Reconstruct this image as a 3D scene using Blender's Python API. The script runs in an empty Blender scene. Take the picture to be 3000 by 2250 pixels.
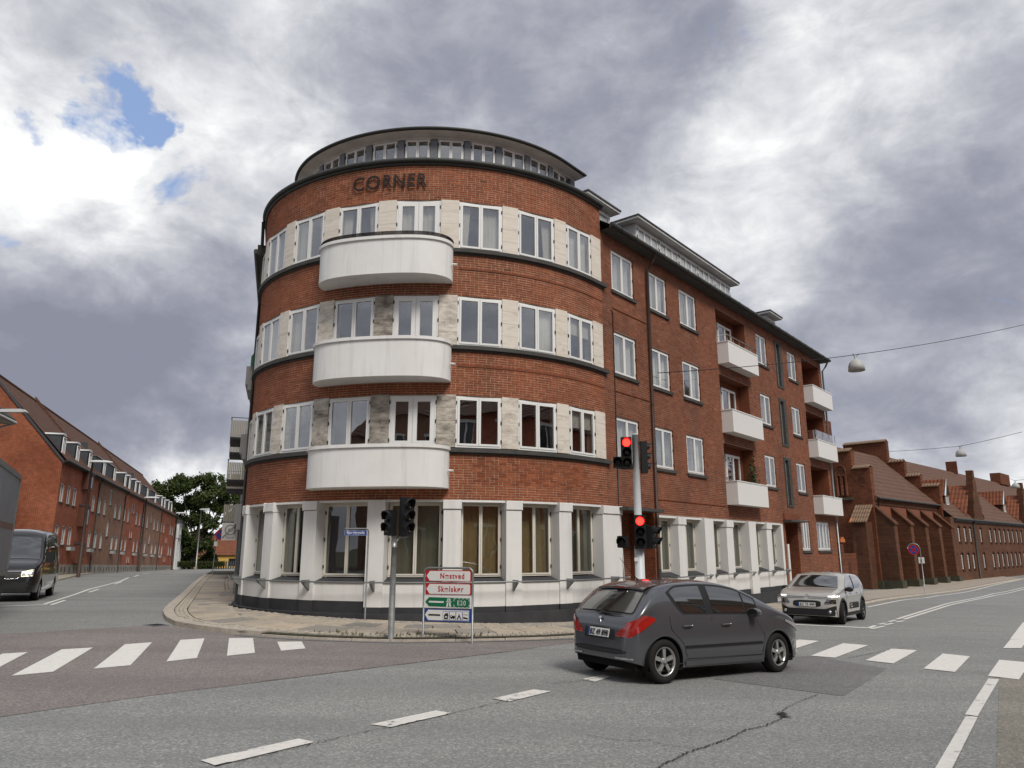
import bpy, math, random
import numpy as np
from mathutils import Vector, Matrix
sc = bpy.context.scene
COL = sc.collection
RAD = math.radians
# ------------------------------------------------------------------ camera, world, sun
EYE = np.array([0.0, 0.0, 1.70])
cd = bpy.data.cameras.new('camera'); cam = bpy.data.objects.new('camera', cd); COL.objects.link(cam)
cam.location = (0, 0, 1.70); cam.rotation_euler = (RAD(90 + 12.67), 0, 0)
cd.sensor_width = 36; cd.lens = 2130 / 3000 * 36; cd.clip_start = 0.05; cd.clip_end = 3000
sc.camera = cam
sc.view_settings.view_transform = 'Standard'; sc.view_settings.look = 'None'
sc.view_settings.exposure = 0.34; sc.view_settings.gamma = 1; sc.view_settings.use_curve_mapping = False
sc.cycles.max_bounces = 7; sc.cycles.diffuse_bounces = 3; sc.cycles.glossy_bounces = 3
sc.cycles.transparent_max_bounces = 10; sc.cycles.caustics_reflective = False; sc.cycles.caustics_refractive = False
SUN_EL, SUN_AZ = RAD(48), RAD(152)        # behind the camera, to the right

def nn(nt, t, **kw):
    n = nt.nodes.new(t)
    for k, v in kw.items():
        if k == 'op': n.operation = v
        elif k == 'bt': n.blend_type = v
        elif k in ('data_type', 'noise_dimensions', 'sky_type', 'sun_disc', 'sun_elevation', 'sun_rotation', 'feature', 'wave_type', 'bands_direction', 'attribute_name', 'distance_metric'): setattr(n, k, v)
        else: n.inputs[int(k[1:]) if k[0] == 'i' and k[1:].isdigit() else k].default_value = v
    return n
def lk(nt, a, b): nt.links.new(a, b)
def math_(nt, op, a, b=None, c=None, clamp=False):
    n = nt.nodes.new('ShaderNodeMath'); n.operation = op; n.use_clamp = clamp
    for i, x in enumerate((a, b, c)):
        if x is None: continue
        if isinstance(x, (int, float)): n.inputs[i].default_value = x
        else: nt.links.new(x, n.inputs[i])
    return n.outputs[0]
def ramp(nt, fac, stops, interp='LINEAR'):
    n = nt.nodes.new('ShaderNodeValToRGB'); n.color_ramp.interpolation = interp
    e = n.color_ramp.elements
    while len(e) < len(stops): e.new(0.5)
    for el, (p, c) in zip(e, stops):
        el.position = p; el.color = (*c, 1) if len(c) == 3 else c
    nt.links.new(fac, n.inputs[0]); return n.outputs[0]
def mixc(nt, fac, a, b, bt='MIX'):
    n = nt.nodes.new('ShaderNodeMix'); n.data_type = 'RGBA'; n.blend_type = bt; n.clamp_factor = True
    for i, x in ((0, fac), (6, a), (7, b)):
        if hasattr(x, 'node'): nt.links.new(x, n.inputs[i])
        elif isinstance(x, (int, float)): n.inputs[i].default_value = x
        else: n.inputs[i].default_value = (*x, 1)
    return n.outputs[2]

def pdir(X, Y):                     # direction of a spot of sky, from its place in the 3000x2250 photograph
    u = (X - 1500) / 2130; v = (1125 - Y) / 2130; c, s = math.cos(RAD(12.67)), math.sin(RAD(12.67))
    return Vector((u, c - v * s, s + v * c)).normalized()

w = bpy.data.worlds.new('World'); sc.world = w; w.use_nodes = True
nt = w.node_tree; nt.nodes.clear()
wo = nn(nt, 'ShaderNodeOutputWorld'); bg = nn(nt, 'ShaderNodeBackground'); bg.inputs[1].default_value = 0.1
lk(nt, bg.outputs[0], wo.inputs[0])
sky = nn(nt, 'ShaderNodeTexSky', sky_type='NISHITA', sun_disc=False, sun_elevation=SUN_EL, sun_rotation=SUN_AZ)
tc = nn(nt, 'ShaderNodeTexCoord')
DIR = tc.outputs['Generated']
sx = nn(nt, 'ShaderNodeSeparateXYZ'); lk(nt, DIR, sx.inputs[0])
den = math_(nt, 'ADD', math_(nt, 'MAXIMUM', sx.outputs[2], 0.0), 0.30)
cx = nn(nt, 'ShaderNodeCombineXYZ'); lk(nt, math_(nt, 'DIVIDE', sx.outputs[0], den), cx.inputs[0]); lk(nt, math_(nt, 'DIVIDE', sx.outputs[1], den), cx.inputs[1])
mpc = nn(nt, 'ShaderNodeMapping'); mpc.inputs['Scale'].default_value = (1, 1, 1.7); mpc.inputs['Location'].default_value = (3.1, 1.7, 0.4); lk(nt, DIR, mpc.inputs[0])
n1 = nn(nt, 'ShaderNodeTexNoise', Scale=3.1, Detail=12.0, Roughness=0.58); lk(nt, mpc.outputs[0], n1.inputs['Vector'])
n2 = nn(nt, 'ShaderNodeTexNoise', Scale=8.5, Detail=12.0, Roughness=0.60, Distortion=0.35); lk(nt, mpc.outputs[0], n2.inputs['Vector'])
n3 = nn(nt, 'ShaderNodeTexNoise', Scale=4.5, Detail=6.0, Roughness=0.6); lk(nt, DIR, n3.inputs['Vector'])
wv = nn(nt, 'ShaderNodeVectorMath', op='SUBTRACT', i1=(0.5, 0.5, 0.5)); lk(nt, n3.outputs['Color'], wv.inputs[0])
ws = nn(nt, 'ShaderNodeVectorMath', op='SCALE'); ws.inputs['Scale'].default_value = 0.34; lk(nt, wv.outputs[0], ws.inputs[0])
wd = nn(nt, 'ShaderNodeVectorMath', op='ADD'); lk(nt, DIR, wd.inputs[0]); lk(nt, ws.outputs[0], wd.inputs[1])
def blobs(lst):
    acc = None
    for X, Y, r, amp in lst:
        d = pdir(X, Y)
        dn = nn(nt, 'ShaderNodeVectorMath', op='DISTANCE', i1=tuple(d)); lk(nt, wd.outputs[0], dn.inputs[0])
        q = math_(nt, 'DIVIDE', dn.outputs['Value'], r / 2130)
        g = math_(nt, 'MULTIPLY', math_(nt, 'POWER', 2.718, math_(nt, 'MULTIPLY', math_(nt, 'MULTIPLY', q, q), -1.0)), amp)
        acc = g if acc is None else math_(nt, 'ADD', acc, g)
    return acc
# brighter and darker masses of cloud (the rest of the dome is even broken cloud)
CL = [(150, 700, 300, .34), (520, 700, 240, .24), (60, 330, 240, .26), (620, 330, 180, .22), (900, 420, 150, .20), (820, 830, 90, .30), (480, 1640, 300, .34), (650, 1520, 260, .34),
      (2200, 200, 220, .18), (2300, 620, 300, .22), (2750, 300, 350, .16), (2000, 880, 230, .22), (1330, 560, 120, .26), (1620, 180, 110, .16), (2900, 1400, 300, .40), (2500, 1330, 150, .2), (900, 60, 200, .12),
      (1150, 420, 230, -.12), (1650, 480, 330, -.18), (1250, 120, 420, -.10), (1950, 300, 150, -.20), (1880, 180, 150, -.12), (350, 1080, 330, -.34), (80, 980, 300, -.32), (620, 830, 130, -.20), (350, 1280, 330, -.22), (600, 1250, 200, -.14),
      (2700, 1000, 420, -.34), (2500, 1250, 220, -.16), (2900, 900, 260, -.14), (2980, 560, 250, -.12)]
cl = math_(nt, 'ADD', blobs(CL), 0.47)
cl = math_(nt, 'ADD', cl, math_(nt, 'MULTIPLY', math_(nt, 'SUBTRACT', n1.outputs[0], 0.5), 1.25))
cl = math_(nt, 'ADD', cl, math_(nt, 'MULTIPLY', math_(nt, 'SUBTRACT', n2.outputs[0], 0.5), 0.95), clamp=True)
cc = ramp(nt, cl, [(0.0, (2.1, 2.2, 2.75)), (0.22, (2.6, 2.7, 3.25)), (0.42, (3.5, 3.6, 4.1)), (0.58, (4.6, 4.7, 5.1)), (0.74, (6.0, 6.1, 6.35)), (0.88, (7.5, 7.55, 7.6)), (1.0, (9.0, 9.0, 8.9))])
BL = [(290, 200, 70, .6), (340, 285, 70, .65), (395, 395, 62, .75), (455, 425, 52, .6), (350, 440, 60, .5), (200, 345, 75, .65), (110, 220, 60, .5), (60, 120, 50, .4)]
bm = math_(nt, 'ADD', blobs(BL), math_(nt, 'MULTIPLY', math_(nt, 'SUBTRACT', 0.58, n2.outputs[0]), 2.6))
bm = math_(nt, 'MULTIPLY', math_(nt, 'SUBTRACT', bm, 0.62), 2.4, clamp=True)
skc = mixc(nt, 0.55, sky.outputs[0], (3.1, 4.3, 7.2))
fin = mixc(nt, bm, cc, skc)
lk(nt, fin, bg.inputs[0])

sd = bpy.data.lights.new('sun', 'SUN'); sd.energy = 2.1; sd.angle = RAD(20); sd.color = (1.0, 0.955, 0.88)
so = bpy.data.objects.new('sun', sd); COL.objects.link(so)
sv = Vector((math.cos(SUN_EL) * math.sin(SUN_AZ), math.cos(SUN_EL) * math.cos(SUN_AZ), math.sin(SUN_EL)))
so.rotation_euler = sv.to_track_quat('Z', 'Y').to_euler(); so.location = (0, -20, 40)

# ------------------------------------------------------------------ terrain heights (metres above the photographer's feet)
CP = np.array([(0,0,-1.70),(-10,0,-1.62),(10,0,-1.80),(0,8,-1.80),(2.1,11,-1.88),(-7.7,21.2,-1.69),(-9,15,-1.72),(-3.7,19.4,-1.84),(-1,19.5,-1.95),(.92,20.2,-2.03),(10.2,21.9,-2.15),(9.5,29.9,-2.28),(11.9,32.9,-2.38),
(17,38,-2.5),(24,47.5,-2.9),(29.1,56.5,-3.12),(39.6,66.7,-3.0),(58.9,86.5,-3.0),(100,130,-3.0),(14,11,-2.02),(25,25,-2.35),(-18.6,30.6,-1.88),(-14,24,-1.78),(-27.6,46,-1.95),(-33.7,56.3,-1.98),(-53.9,119,-3.4),(-30,80,-2.5),(-40,15,-1.7),(60,30,-2.6),
(-110,220,-5.2),(0,-30,-1.7),(60,-30,-1.8),(-60,-30,-1.5),(0,60,-2.6),(0,130,-3),(170,200,-3.0)], float)
_n = len(CP); _d = np.hypot(CP[:, None, 0] - CP[None, :, 0], CP[:, None, 1] - CP[None, :, 1])
_P = np.c_[np.ones(_n), CP[:, :2]]
_w = np.linalg.solve(np.block([[_d - np.eye(_n) * 0.6, _P], [_P.T, np.zeros((3, 3))]]), np.r_[CP[:, 2], 0, 0, 0])
def G(x, y):
    x = np.asarray(x, float); y = np.asarray(y, float)
    d = np.sqrt((x[..., None] - CP[:, 0]) ** 2 + (y[..., None] - CP[:, 1]) ** 2 + 1.0)
    return d @ _w[:_n] + _w[_n] + _w[_n + 1] * x + _w[_n + 2] * y + 1.70
def g(x, y): return float(G(x, y))

# ------------------------------------------------------------------ mesh builder
ORG = {}
class MB:
    def __init__(s): s.v = []; s.f = []; s.m = []; s.t = []; s.sm = []
    def vert(s, p): s.v.append((float(p[0]), float(p[1]), float(p[2]))); return len(s.v) - 1
    def face(s, pts, m=0, t=0.5, sm=False):
        b = len(s.v); s.v += [(float(p[0]), float(p[1]), float(p[2])) for p in pts]
        s.f.append(tuple(range(b, b + len(pts)))); s.m.append(m); s.t.append(t); s.sm.append(sm)
    def box(s, fn, a0, a1, b0, b1, c0, c1, m=0, t=0.5, na=1):
        # fn maps (along, out, up) to the world; na subdivides the first axis (curved walls)
        A = [a0 + (a1 - a0) * i / na for i in range(na + 1)]
        base = len(s.v)
        for a in A:
            for b, c in ((b0, c0), (b1, c0), (b1, c1), (b0, c1)): s.vert(fn(a, b, c))
        for i in range(na):
            o = base + 4 * i
            for k in range(4):
                k2 = (k + 1) % 4
                s.f.append((o + k, o + k2, o + 4 + k2, o + 4 + k)); s.m.append(m); s.t.append(t); s.sm.append(False)
        for q in ((base, base + 1, base + 2, base + 3), (base + 4 * na, base + 4 * na + 3, base + 4 * na + 2, base + 4 * na + 1)):
            s.f.append(q); s.m.append(m); s.t.append(t); s.sm.append(False)
    def ring(s, pts_list, m=0, closed=False, cap=True, sm=True, t=0.5):   # list of rings, each the same number of points
        base = len(s.v); n = len(pts_list[0])
        for r in pts_list:
            for p in r: s.vert(p)
        for i in range(len(pts_list) - 1):
            for k in range(n):
                k2 = (k + 1) % n
                s.f.append((base + i * n + k, base + i * n + k2, base + (i + 1) * n + k2, base + (i + 1) * n + k)); s.m.append(m); s.t.append(t); s.sm.append(sm)
        if cap:
            s.f.append(tuple(base + k for k in range(n))); s.m.append(m); s.t.append(t); s.sm.append(False)
            e = base + (len(pts_list) - 1) * n
            s.f.append(tuple(e + k for k in reversed(range(n)))); s.m.append(m); s.t.append(t); s.sm.append(False)
    def tube(s, path, r, n=8, m=0, cap=True):
        P = [Vector(p) for p in path]; rings = []
        R = r if isinstance(r, (list, tuple)) else [r] * len(P)
        for i, p in enumerate(P):
            d = (P[min(i + 1, len(P) - 1)] - P[max(i - 1, 0)]).normalized()
            a = d.cross(Vector((0, 0, 1)))
            if a.length < 0.05: a = d.cross(Vector((1, 0, 0)))
            a.normalize(); b = d.cross(a)
            rings.append([p + (a * math.cos(2 * math.pi * k / n) + b * math.sin(2 * math.pi * k / n)) * R[i] for k in range(n)])
        s.ring(rings, m, cap=cap)
    def lathe(s, prof, c, n=16, m=0, axis='z'):
        c = Vector(c); rings = []
        for r, h in prof:
            rg = []
            for k in range(n):
                x, y = r * math.cos(2 * math.pi * k / n), r * math.sin(2 * math.pi * k / n)
                rg.append(c + (Vector((x, y, h)) if axis == 'z' else Vector((x, h, y)) if axis == 'y' else Vector((h, x, y))))
            rings.append(rg)
        s.ring(rings, m)
    def grid(s, rows, m=0, sm=True, t=0.5):
        base = len(s.v); n = len(rows[0])
        for r in rows:
            for p in r: s.vert(p)
        for i in range(len(rows) - 1):
            for k in range(n - 1):
                s.f.append((base + i * n + k, base + i * n + k + 1, base + (i + 1) * n + k + 1, base + (i + 1) * n + k)); s.m.append(m); s.t.append(t); s.sm.append(sm)
    def prism(s, poly, off, m=0):      # extrude polygon (list of 3D pts) by vector off
        n = len(poly); off = Vector(off); P = [Vector(p) for p in poly]; Q = [p + off for p in P]
        s.face(P, m); s.face(list(reversed(Q)), m)
        for k in range(n): s.face([P[k], P[(k + 1) % n], Q[(k + 1) % n], Q[k]], m)
    def mesh(s, name, mats, org=(0, 0, 0)):
        me = bpy.data.meshes.new(name)
        V = np.array(s.v, float) - np.array(org, float)
        me.from_pydata(V.tolist(), [], s.f)
        for m_ in mats: me.materials.append(m_)
        me.polygons.foreach_set('material_index', s.m); me.polygons.foreach_set('use_smooth', s.sm)
        at = me.attributes.new('tint', 'FLOAT', 'FACE'); at.data.foreach_set('value', s.t)
        me.update(); return me
    def obj(s, name, mats, parent=None, loc=None):
        if not isinstance(mats, (list, tuple)): mats = [mats]
        org = ORG.get(parent.name, (0, 0, 0)) if parent else (loc or (0, 0, 0))
        o = bpy.data.objects.new(name, s.mesh(name, mats, org)); COL.objects.link(o)
        if parent: o.parent = parent
        elif loc: o.location = loc
        ORG[o.name] = org
        return o
def thing(name, label, cat, loc, group=None, kind=None, rz=0):
    o = bpy.data.objects.new(name, None); COL.objects.link(o); o.location = loc; o.rotation_euler = (0, 0, rz)
    o.empty_display_size = 0.3
    if label: o['label'] = label
    if cat: o['category'] = cat
    if group: o['group'] = group
    if kind: o['kind'] = kind
    ORG[o.name] = tuple(loc) if not rz else (0, 0, 0)
    return o
def tag(o, label=None, cat=None, group=None, kind=None):
    for k, v in (('label', label), ('category', cat), ('group', group), ('kind', kind)):
        if v: o[k] = v
    return o
def inst(name, me, parent, loc, rz=0, scale=None):
    o = bpy.data.objects.new(name, me); COL.objects.link(o); o.parent = parent; o.location = loc; o.rotation_euler = (0, 0, rz)
    if scale: o.scale = scale
    return o
def copy_tree(o, parent=None):
    c = o.copy(); COL.objects.link(c)
    if parent: c.parent = parent
    for ch in o.children: copy_tree(ch, c)
    return c
def bevel(o, w=0.01, seg=1):
    md = o.modifiers.new('bevel', 'BEVEL'); md.width = w; md.segments = seg; md.limit_method = 'ANGLE'; md.angle_limit = RAD(40); return o

# ------------------------------------------------------------------ materials
def mat(name, col, rough=0.7, noise=None, spec=0.35, metal=0.0, bump=None, emit=None, coords='Object', streak=None, coat=0.0):
    m = bpy.data.materials.new(name); m.use_nodes = True; t = m.node_tree; b = t.nodes['Principled BSDF']
    b.inputs['Roughness'].default_value = rough; b.inputs['Specular IOR Level'].default_value = spec; b.inputs['Metallic'].default_value = metal
    b.inputs['Coat Weight'].default_value = coat; b.inputs['Coat Roughness'].default_value = 0.05
    b.inputs['Base Color'].default_value = (*col, 1)
    tcn = t.nodes.new('ShaderNodeTexCoord'); c = None
    if noise:       # (scale, amount, dark colour)
        n = nn(t, 'ShaderNodeTexNoise', Scale=noise[0], Detail=6.0, Roughness=0.65); lk(t, tcn.outputs[coords], n.inputs['Vector'])
        f = ramp(t, n.outputs[0], [(0.35, (0, 0, 0)), (0.68, (1, 1, 1))])
        c = mixc(t, math_(t, 'MULTIPLY', f, noise[1]), col, noise[2])
    if streak:      # vertical rain marks: (scale, amount, colour)
        mp = nn(t, 'ShaderNodeMapping'); mp.inputs['Scale'].default_value = (streak[0], streak[0], streak[0] * 0.07); lk(t, tcn.outputs[coords], mp.inputs[0])
        n = nn(t, 'ShaderNodeTexNoise', Scale=1.0, Detail=5.0, Roughness=0.6); lk(t, mp.outputs[0], n.inputs['Vector'])
        f = ramp(t, n.outputs[0], [(0.52, (0, 0, 0)), (0.75, (1, 1, 1))])
        c = mixc(t, math_(t, 'MULTIPLY', f, streak[1]), c if c else col, streak[2])
    if c: lk(t, c, b.inputs['Base Color'])
    if bump:        # (scale, strength, distance)
        n = nn(t, 'ShaderNodeTexNoise', Scale=bump[0], Detail=4.0); lk(t, tcn.outputs[coords], n.inputs['Vector'])
        bp = nn(t, 'ShaderNodeBump', Strength=bump[1], Distance=bump[2]); lk(t, n.outputs[0], bp.inputs['Height']); lk(t, bp.outputs[0], b.inputs['Normal'])
    if emit: b.inputs['Emission Color'].default_value = (*emit[0], 1); b.inputs['Emission Strength'].default_value = emit[1]
    return m
def brick_mat(name, stops, dirt=(0.06, 0.028, 0.018), dirt_amt=0.55, rough=0.85):
    m = bpy.data.materials.new(name); m.use_nodes = True; t = m.node_tree; b = t.nodes['Principled BSDF']
    b.inputs['Roughness'].default_value = rough; b.inputs['Specular IOR Level'].default_value = 0.25
    a = nn(t, 'ShaderNodeAttribute', attribute_name='tint')
    c = ramp(t, a.outputs['Fac'], stops)
    g_ = nn(t, 'ShaderNodeNewGeometry')
    n = nn(t, 'ShaderNodeTexNoise', Scale=0.55, Detail=7.0, Roughness=0.7); lk(t, g_.outputs['Position'], n.inputs['Vector'])
    f = ramp(t, n.outputs[0], [(0.42, (0, 0, 0)), (0.72, (1, 1, 1))])
    c = mixc(t, math_(t, 'MULTIPLY', f, dirt_amt), c, dirt)
    mp = nn(t, 'ShaderNodeMapping'); mp.inputs['Scale'].default_value = (2.2, 2.2, 0.35); lk(t, g_.outputs['Position'], mp.inputs[0])
    n = nn(t, 'ShaderNodeTexNoise', Scale=1.0, Detail=8.0, Roughness=0.72); lk(t, mp.outputs[0], n.inputs['Vector'])
    c = mixc(t, math_(t, 'MULTIPLY', ramp(t, n.outputs[0], [(0.50, (0, 0, 0)), (0.72, (1, 1, 1))]), 0.45), c, (0.085, 0.045, 0.030))
    c = mixc(t, math_(t, 'MULTIPLY', ramp(t, n.outputs[0], [(0.22, (1, 1, 1)), (0.42, (0, 0, 0))]), 0.30), c, (0.42, 0.17, 0.085))
    n = nn(t, 'ShaderNodeTexNoise', Scale=60.0, Detail=3.0, Roughness=0.7); lk(t, g_.outputs['Position'], n.inputs['Vector'])
    c = mixc(t, 0.5, c, ramp(t, n.outputs[0], [(0.3, (0.35, 0.35, 0.35)), (0.7, (0.75, 0.75, 0.75))]), 'OVERLAY')
    lk(t, c, b.inputs['Base Color'])
    bp = nn(t, 'ShaderNodeBump', Strength=0.5, Distance=0.004); lk(t, n.outputs[0], bp.inputs['Height']); lk(t, bp.outputs[0], b.inputs['Normal'])
    return m
def coursed_mat(name, c1, c2, mortar, sx=4.4, rough=0.88, du=(1, 0, 0)):
    # far brickwork: bricks too small to tell apart; du is the wall direction used as texture x
    m = bpy.data.materials.new(name); m.use_nodes = True; t = m.node_tree; b = t.nodes['Principled BSDF']
    b.inputs['Roughness'].default_value = rough; b.inputs['Specular IOR Level'].default_value = 0.2
    g_ = nn(t, 'ShaderNodeNewGeometry'); dt = nn(t, 'ShaderNodeVectorMath', op='DOT_PRODUCT', i1=du); lk(t, g_.outputs['Position'], dt.inputs[0])
    s_ = nn(t, 'ShaderNodeSeparateXYZ'); lk(t, g_.outputs['Position'], s_.inputs[0])
    c_ = nn(t, 'ShaderNodeCombineXYZ'); lk(t, dt.outputs['Value'], c_.inputs[0]); lk(t, s_.outputs[2], c_.inputs[1])
    br = t.nodes.new('ShaderNodeTexBrick'); lk(t, c_.outputs[0], br.inputs['Vector'])
    br.inputs['Scale'].default_value = 1.0; br.inputs['Brick Width'].default_value = 0.24; br.inputs['Row Height'].default_value = 0.075 if sx > 4 else 0.09
    br.inputs['Mortar Size'].default_value = 0.008; br.inputs['Color1'].default_value = (*c1, 1); br.inputs['Color2'].default_value = (*c2, 1); br.inputs['Mortar'].default_value = (*mortar, 1)
    n = nn(t, 'ShaderNodeTexNoise', Scale=0.35, Detail=8.0, Roughness=0.72); lk(t, g_.outputs['Position'], n.inputs['Vector'])
    f = ramp(t, n.outputs[0], [(0.40, (0, 0, 0)), (0.70, (1, 1, 1))])
    c = mixc(t, math_(t, 'MULTIPLY', f, 0.6), br.outputs['Color'], tuple(x * 0.45 for x in c2))
    n = nn(t, 'ShaderNodeTexNoise', Scale=4.0, Detail=6.0, Roughness=0.75); lk(t, g_.outputs['Position'], n.inputs['Vector'])
    c = mixc(t, 0.6, c, ramp(t, n.outputs[0], [(0.3, (0.3, 0.3, 0.3)), (0.7, (0.72, 0.72, 0.72))]), 'OVERLAY')
    lk(t, c, b.inputs['Base Color']); return m
def tile_mat(name, c1, c2, e, up=(0, 0, 1), pitch=0.22, row=0.33):
    # far pantiles: ribs running down the slope (e = horizontal direction along the eave)
    m = bpy.data.materials.new(name); m.use_nodes = True; t = m.node_tree; b = t.nodes['Principled BSDF']; b.inputs['Roughness'].default_value = 0.8
    b.inputs['Specular IOR Level'].default_value = 0.25
    g_ = nn(t, 'ShaderNodeNewGeometry'); dt = nn(t, 'ShaderNodeVectorMath', op='DOT_PRODUCT', i1=e); lk(t, g_.outputs['Position'], dt.inputs[0])
    s_ = nn(t, 'ShaderNodeSeparateXYZ'); lk(t, g_.outputs['Position'], s_.inputs[0])
    rib = math_(t, 'SINE', math_(t, 'MULTIPLY', dt.outputs['Value'], 2 * math.pi / pitch))
    st = math_(t, 'FRACT', math_(t, 'MULTIPLY', s_.outputs[2], 1 / row))
    h = math_(t, 'ADD', math_(t, 'MULTIPLY', rib, 0.5), math_(t, 'MULTIPLY', st, 0.9))
    n = nn(t, 'ShaderNodeTexNoise', Scale=1.2, Detail=8.0, Roughness=0.75); lk(t, g_.outputs['Position'], n.inputs['Vector'])
    c = mixc(t, ramp(t, n.outputs[0], [(0.35, (0, 0, 0)), (0.65, (1, 1, 1))]), c1, c2)
    c = mixc(t, math_(t, 'MULTIPLY', math_(t, 'GREATER_THAN', st, 0.84), 0.45), c, (0.02, 0.014, 0.011))
    lk(t, c, b.inputs['Base Color'])
    bp = nn(t, 'ShaderNodeBump', Strength=0.9, Distance=0.05); lk(t, h, bp.inputs['Height']); lk(t, bp.outputs[0], b.inputs['Normal']); return m
def glass_mat(name, tint=(0.75, 0.8, 0.78), ior=1.9, rough=0.0):
    m = bpy.data.materials.new(name); m.use_nodes = True; t = m.node_tree; t.nodes.clear()
    o = nn(t, 'ShaderNodeOutputMaterial'); mx = nn(t, 'ShaderNodeMixShader'); tr = nn(t, 'ShaderNodeBsdfTransparent'); gl = nn(t, 'ShaderNodeBsdfGlossy'); lw = nn(t, 'ShaderNodeLayerWeight'); lw.inputs[0].default_value = 0.5
    F0 = ((ior - 1) / (ior + 1)) ** 2; fac = math_(t, 'ADD', math_(t, 'MULTIPLY', math_(t, 'POWER', lw.outputs['Facing'], 4.5), 1 - F0), F0)
    tr.inputs[0].default_value = (*tint, 1); gl.inputs['Roughness'].default_value = rough; gl.inputs[0].default_value = (0.95, 0.97, 1, 1)
    lk(t, fac, mx.inputs[0]); lk(t, tr.outputs[0], mx.inputs[1]); lk(t, gl.outputs[0], mx.inputs[2]); lk(t, mx.outputs[0], o.inputs[0])
    tcn = t.nodes.new('ShaderNodeNewGeometry'); n = nn(t, 'ShaderNodeTexNoise', Scale=1.6, Detail=1.0); lk(t, tcn.outputs['Position'], n.inputs['Vector'])
    bp = nn(t, 'ShaderNodeBump', Strength=0.12, Distance=0.02); lk(t, n.outputs[0], bp.inputs['Height']); lk(t, bp.outputs[0], gl.inputs['Normal'])
    return m
def asphalt(name, c0, c1, warm=0.0):
    m = bpy.data.materials.new(name); m.use_nodes = True; t = m.node_tree; b = t.nodes['Principled BSDF']
    g_ = nn(t, 'ShaderNodeNewGeometry')
    def N(s, d=5.0, r=0.6, dist=0.0):
        n = nn(t, 'ShaderNodeTexNoise', Scale=s, Detail=d, Roughness=r, Distortion=dist); lk(t, g_.outputs['Position'], n.inputs['Vector']); return n.outputs[0]
    big = ramp(t, N(0.22, 6, 0.65, 0.5), [(0.35, (0, 0, 0)), (0.68, (1, 1, 1))])
    c = mixc(t, big, c0, c1)
    v = nn(t, 'ShaderNodeTexVoronoi', Scale=55.0); lk(t, g_.outputs['Position'], v.inputs['Vector'])
    sp = nn(t, 'ShaderNodeSeparateColor'); lk(t, v.outputs['Color'], sp.inputs[0])
    st = ramp(t, sp.outputs[0], [(0.0, (0.28, 0.28, 0.28)), (0.45, (0.45, 0.45, 0.45)), (0.85, (0.58, 0.58, 0.58)), (1.0, (0.86, 0.86, 0.84))])
    c = mixc(t, 0.8, c, st, 'OVERLAY')
    c = mixc(t, math_(t, 'MULTIPLY', ramp(t, N(1.4, 8, 0.75), [(0.5, (0, 0, 0)), (0.8, (1, 1, 1))]), 0.22), c, tuple(x * 0.5 for x in c0))
    c = mixc(t, math_(t, 'MULTIPLY', ramp(t, N(0.6, 8, 0.7, 1.0), [(0.55, (0, 0, 0)), (0.75, (1, 1, 1))]), 0.25), c, tuple(min(1, x * 1.5) for x in c1))
    mp = nn(t, 'ShaderNodeMapping'); mp.inputs['Rotation'].default_value = (0, 0, RAD(-49)); mp.inputs['Scale'].default_value = (0.06, 0.95, 1); lk(t, g_.outputs['Position'], mp.inputs[0])
    n = nn(t, 'ShaderNodeTexNoise', Scale=1.0, Detail=5.0, Roughness=0.55); lk(t, mp.outputs[0], n.inputs['Vector'])       # wheel tracks along the lanes
    c = mixc(t, math_(t, 'MULTIPLY', ramp(t, n.outputs[0], [(0.46, (0, 0, 0)), (0.62, (1, 1, 1))]), 0.30), c, tuple(x * 0.62 for x in c0))
    c = mixc(t, math_(t, 'MULTIPLY', ramp(t, N(5.5, 4, 0.6), [(0.70, (0, 0, 0)), (0.78, (1, 1, 1))]), 0.45), c, tuple(x * 0.45 for x in c0))   # oil drips
    lk(t, c, b.inputs['Base Color']); b.inputs['Roughness'].default_value = 0.82; b.inputs['Specular IOR Level'].default_value = 0.35
    bp = nn(t, 'ShaderNodeBump', Strength=0.55, Distance=0.006); lk(t, v.outputs['Distance'], bp.inputs['Height']); lk(t, bp.outputs[0], b.inputs['Normal'])
    return m
def paint_mat(name, col, under, wear=0.5):
    m = bpy.data.materials.new(name); m.use_nodes = True; t = m.node_tree; b = t.nodes['Principled BSDF']
    g_ = nn(t, 'ShaderNodeNewGeometry'); n = nn(t, 'ShaderNodeTexNoise', Scale=2.2, Detail=10.0, Roughness=0.78, Distortion=0.4); lk(t, g_.outputs['Position'], n.inputs['Vector'])
    f = ramp(t, n.outputs[0], [(wear, (0, 0, 0)), (wear + 0.05, (1, 1, 1))])
    n2_ = nn(t, 'ShaderNodeTexNoise', Scale=14.0, Detail=5.0); lk(t, g_.outputs['Position'], n2_.inputs['Vector'])
    c = mixc(t, ramp(t, n2_.outputs[0], [(0.35, (0, 0, 0)), (0.7, (1, 1, 1))]), col, tuple(x * 0.86 for x in col))
    lk(t, mixc(t, f, c, under), b.inputs['Base Color']); b.inputs['Roughness'].default_value = 0.6; return m

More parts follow.
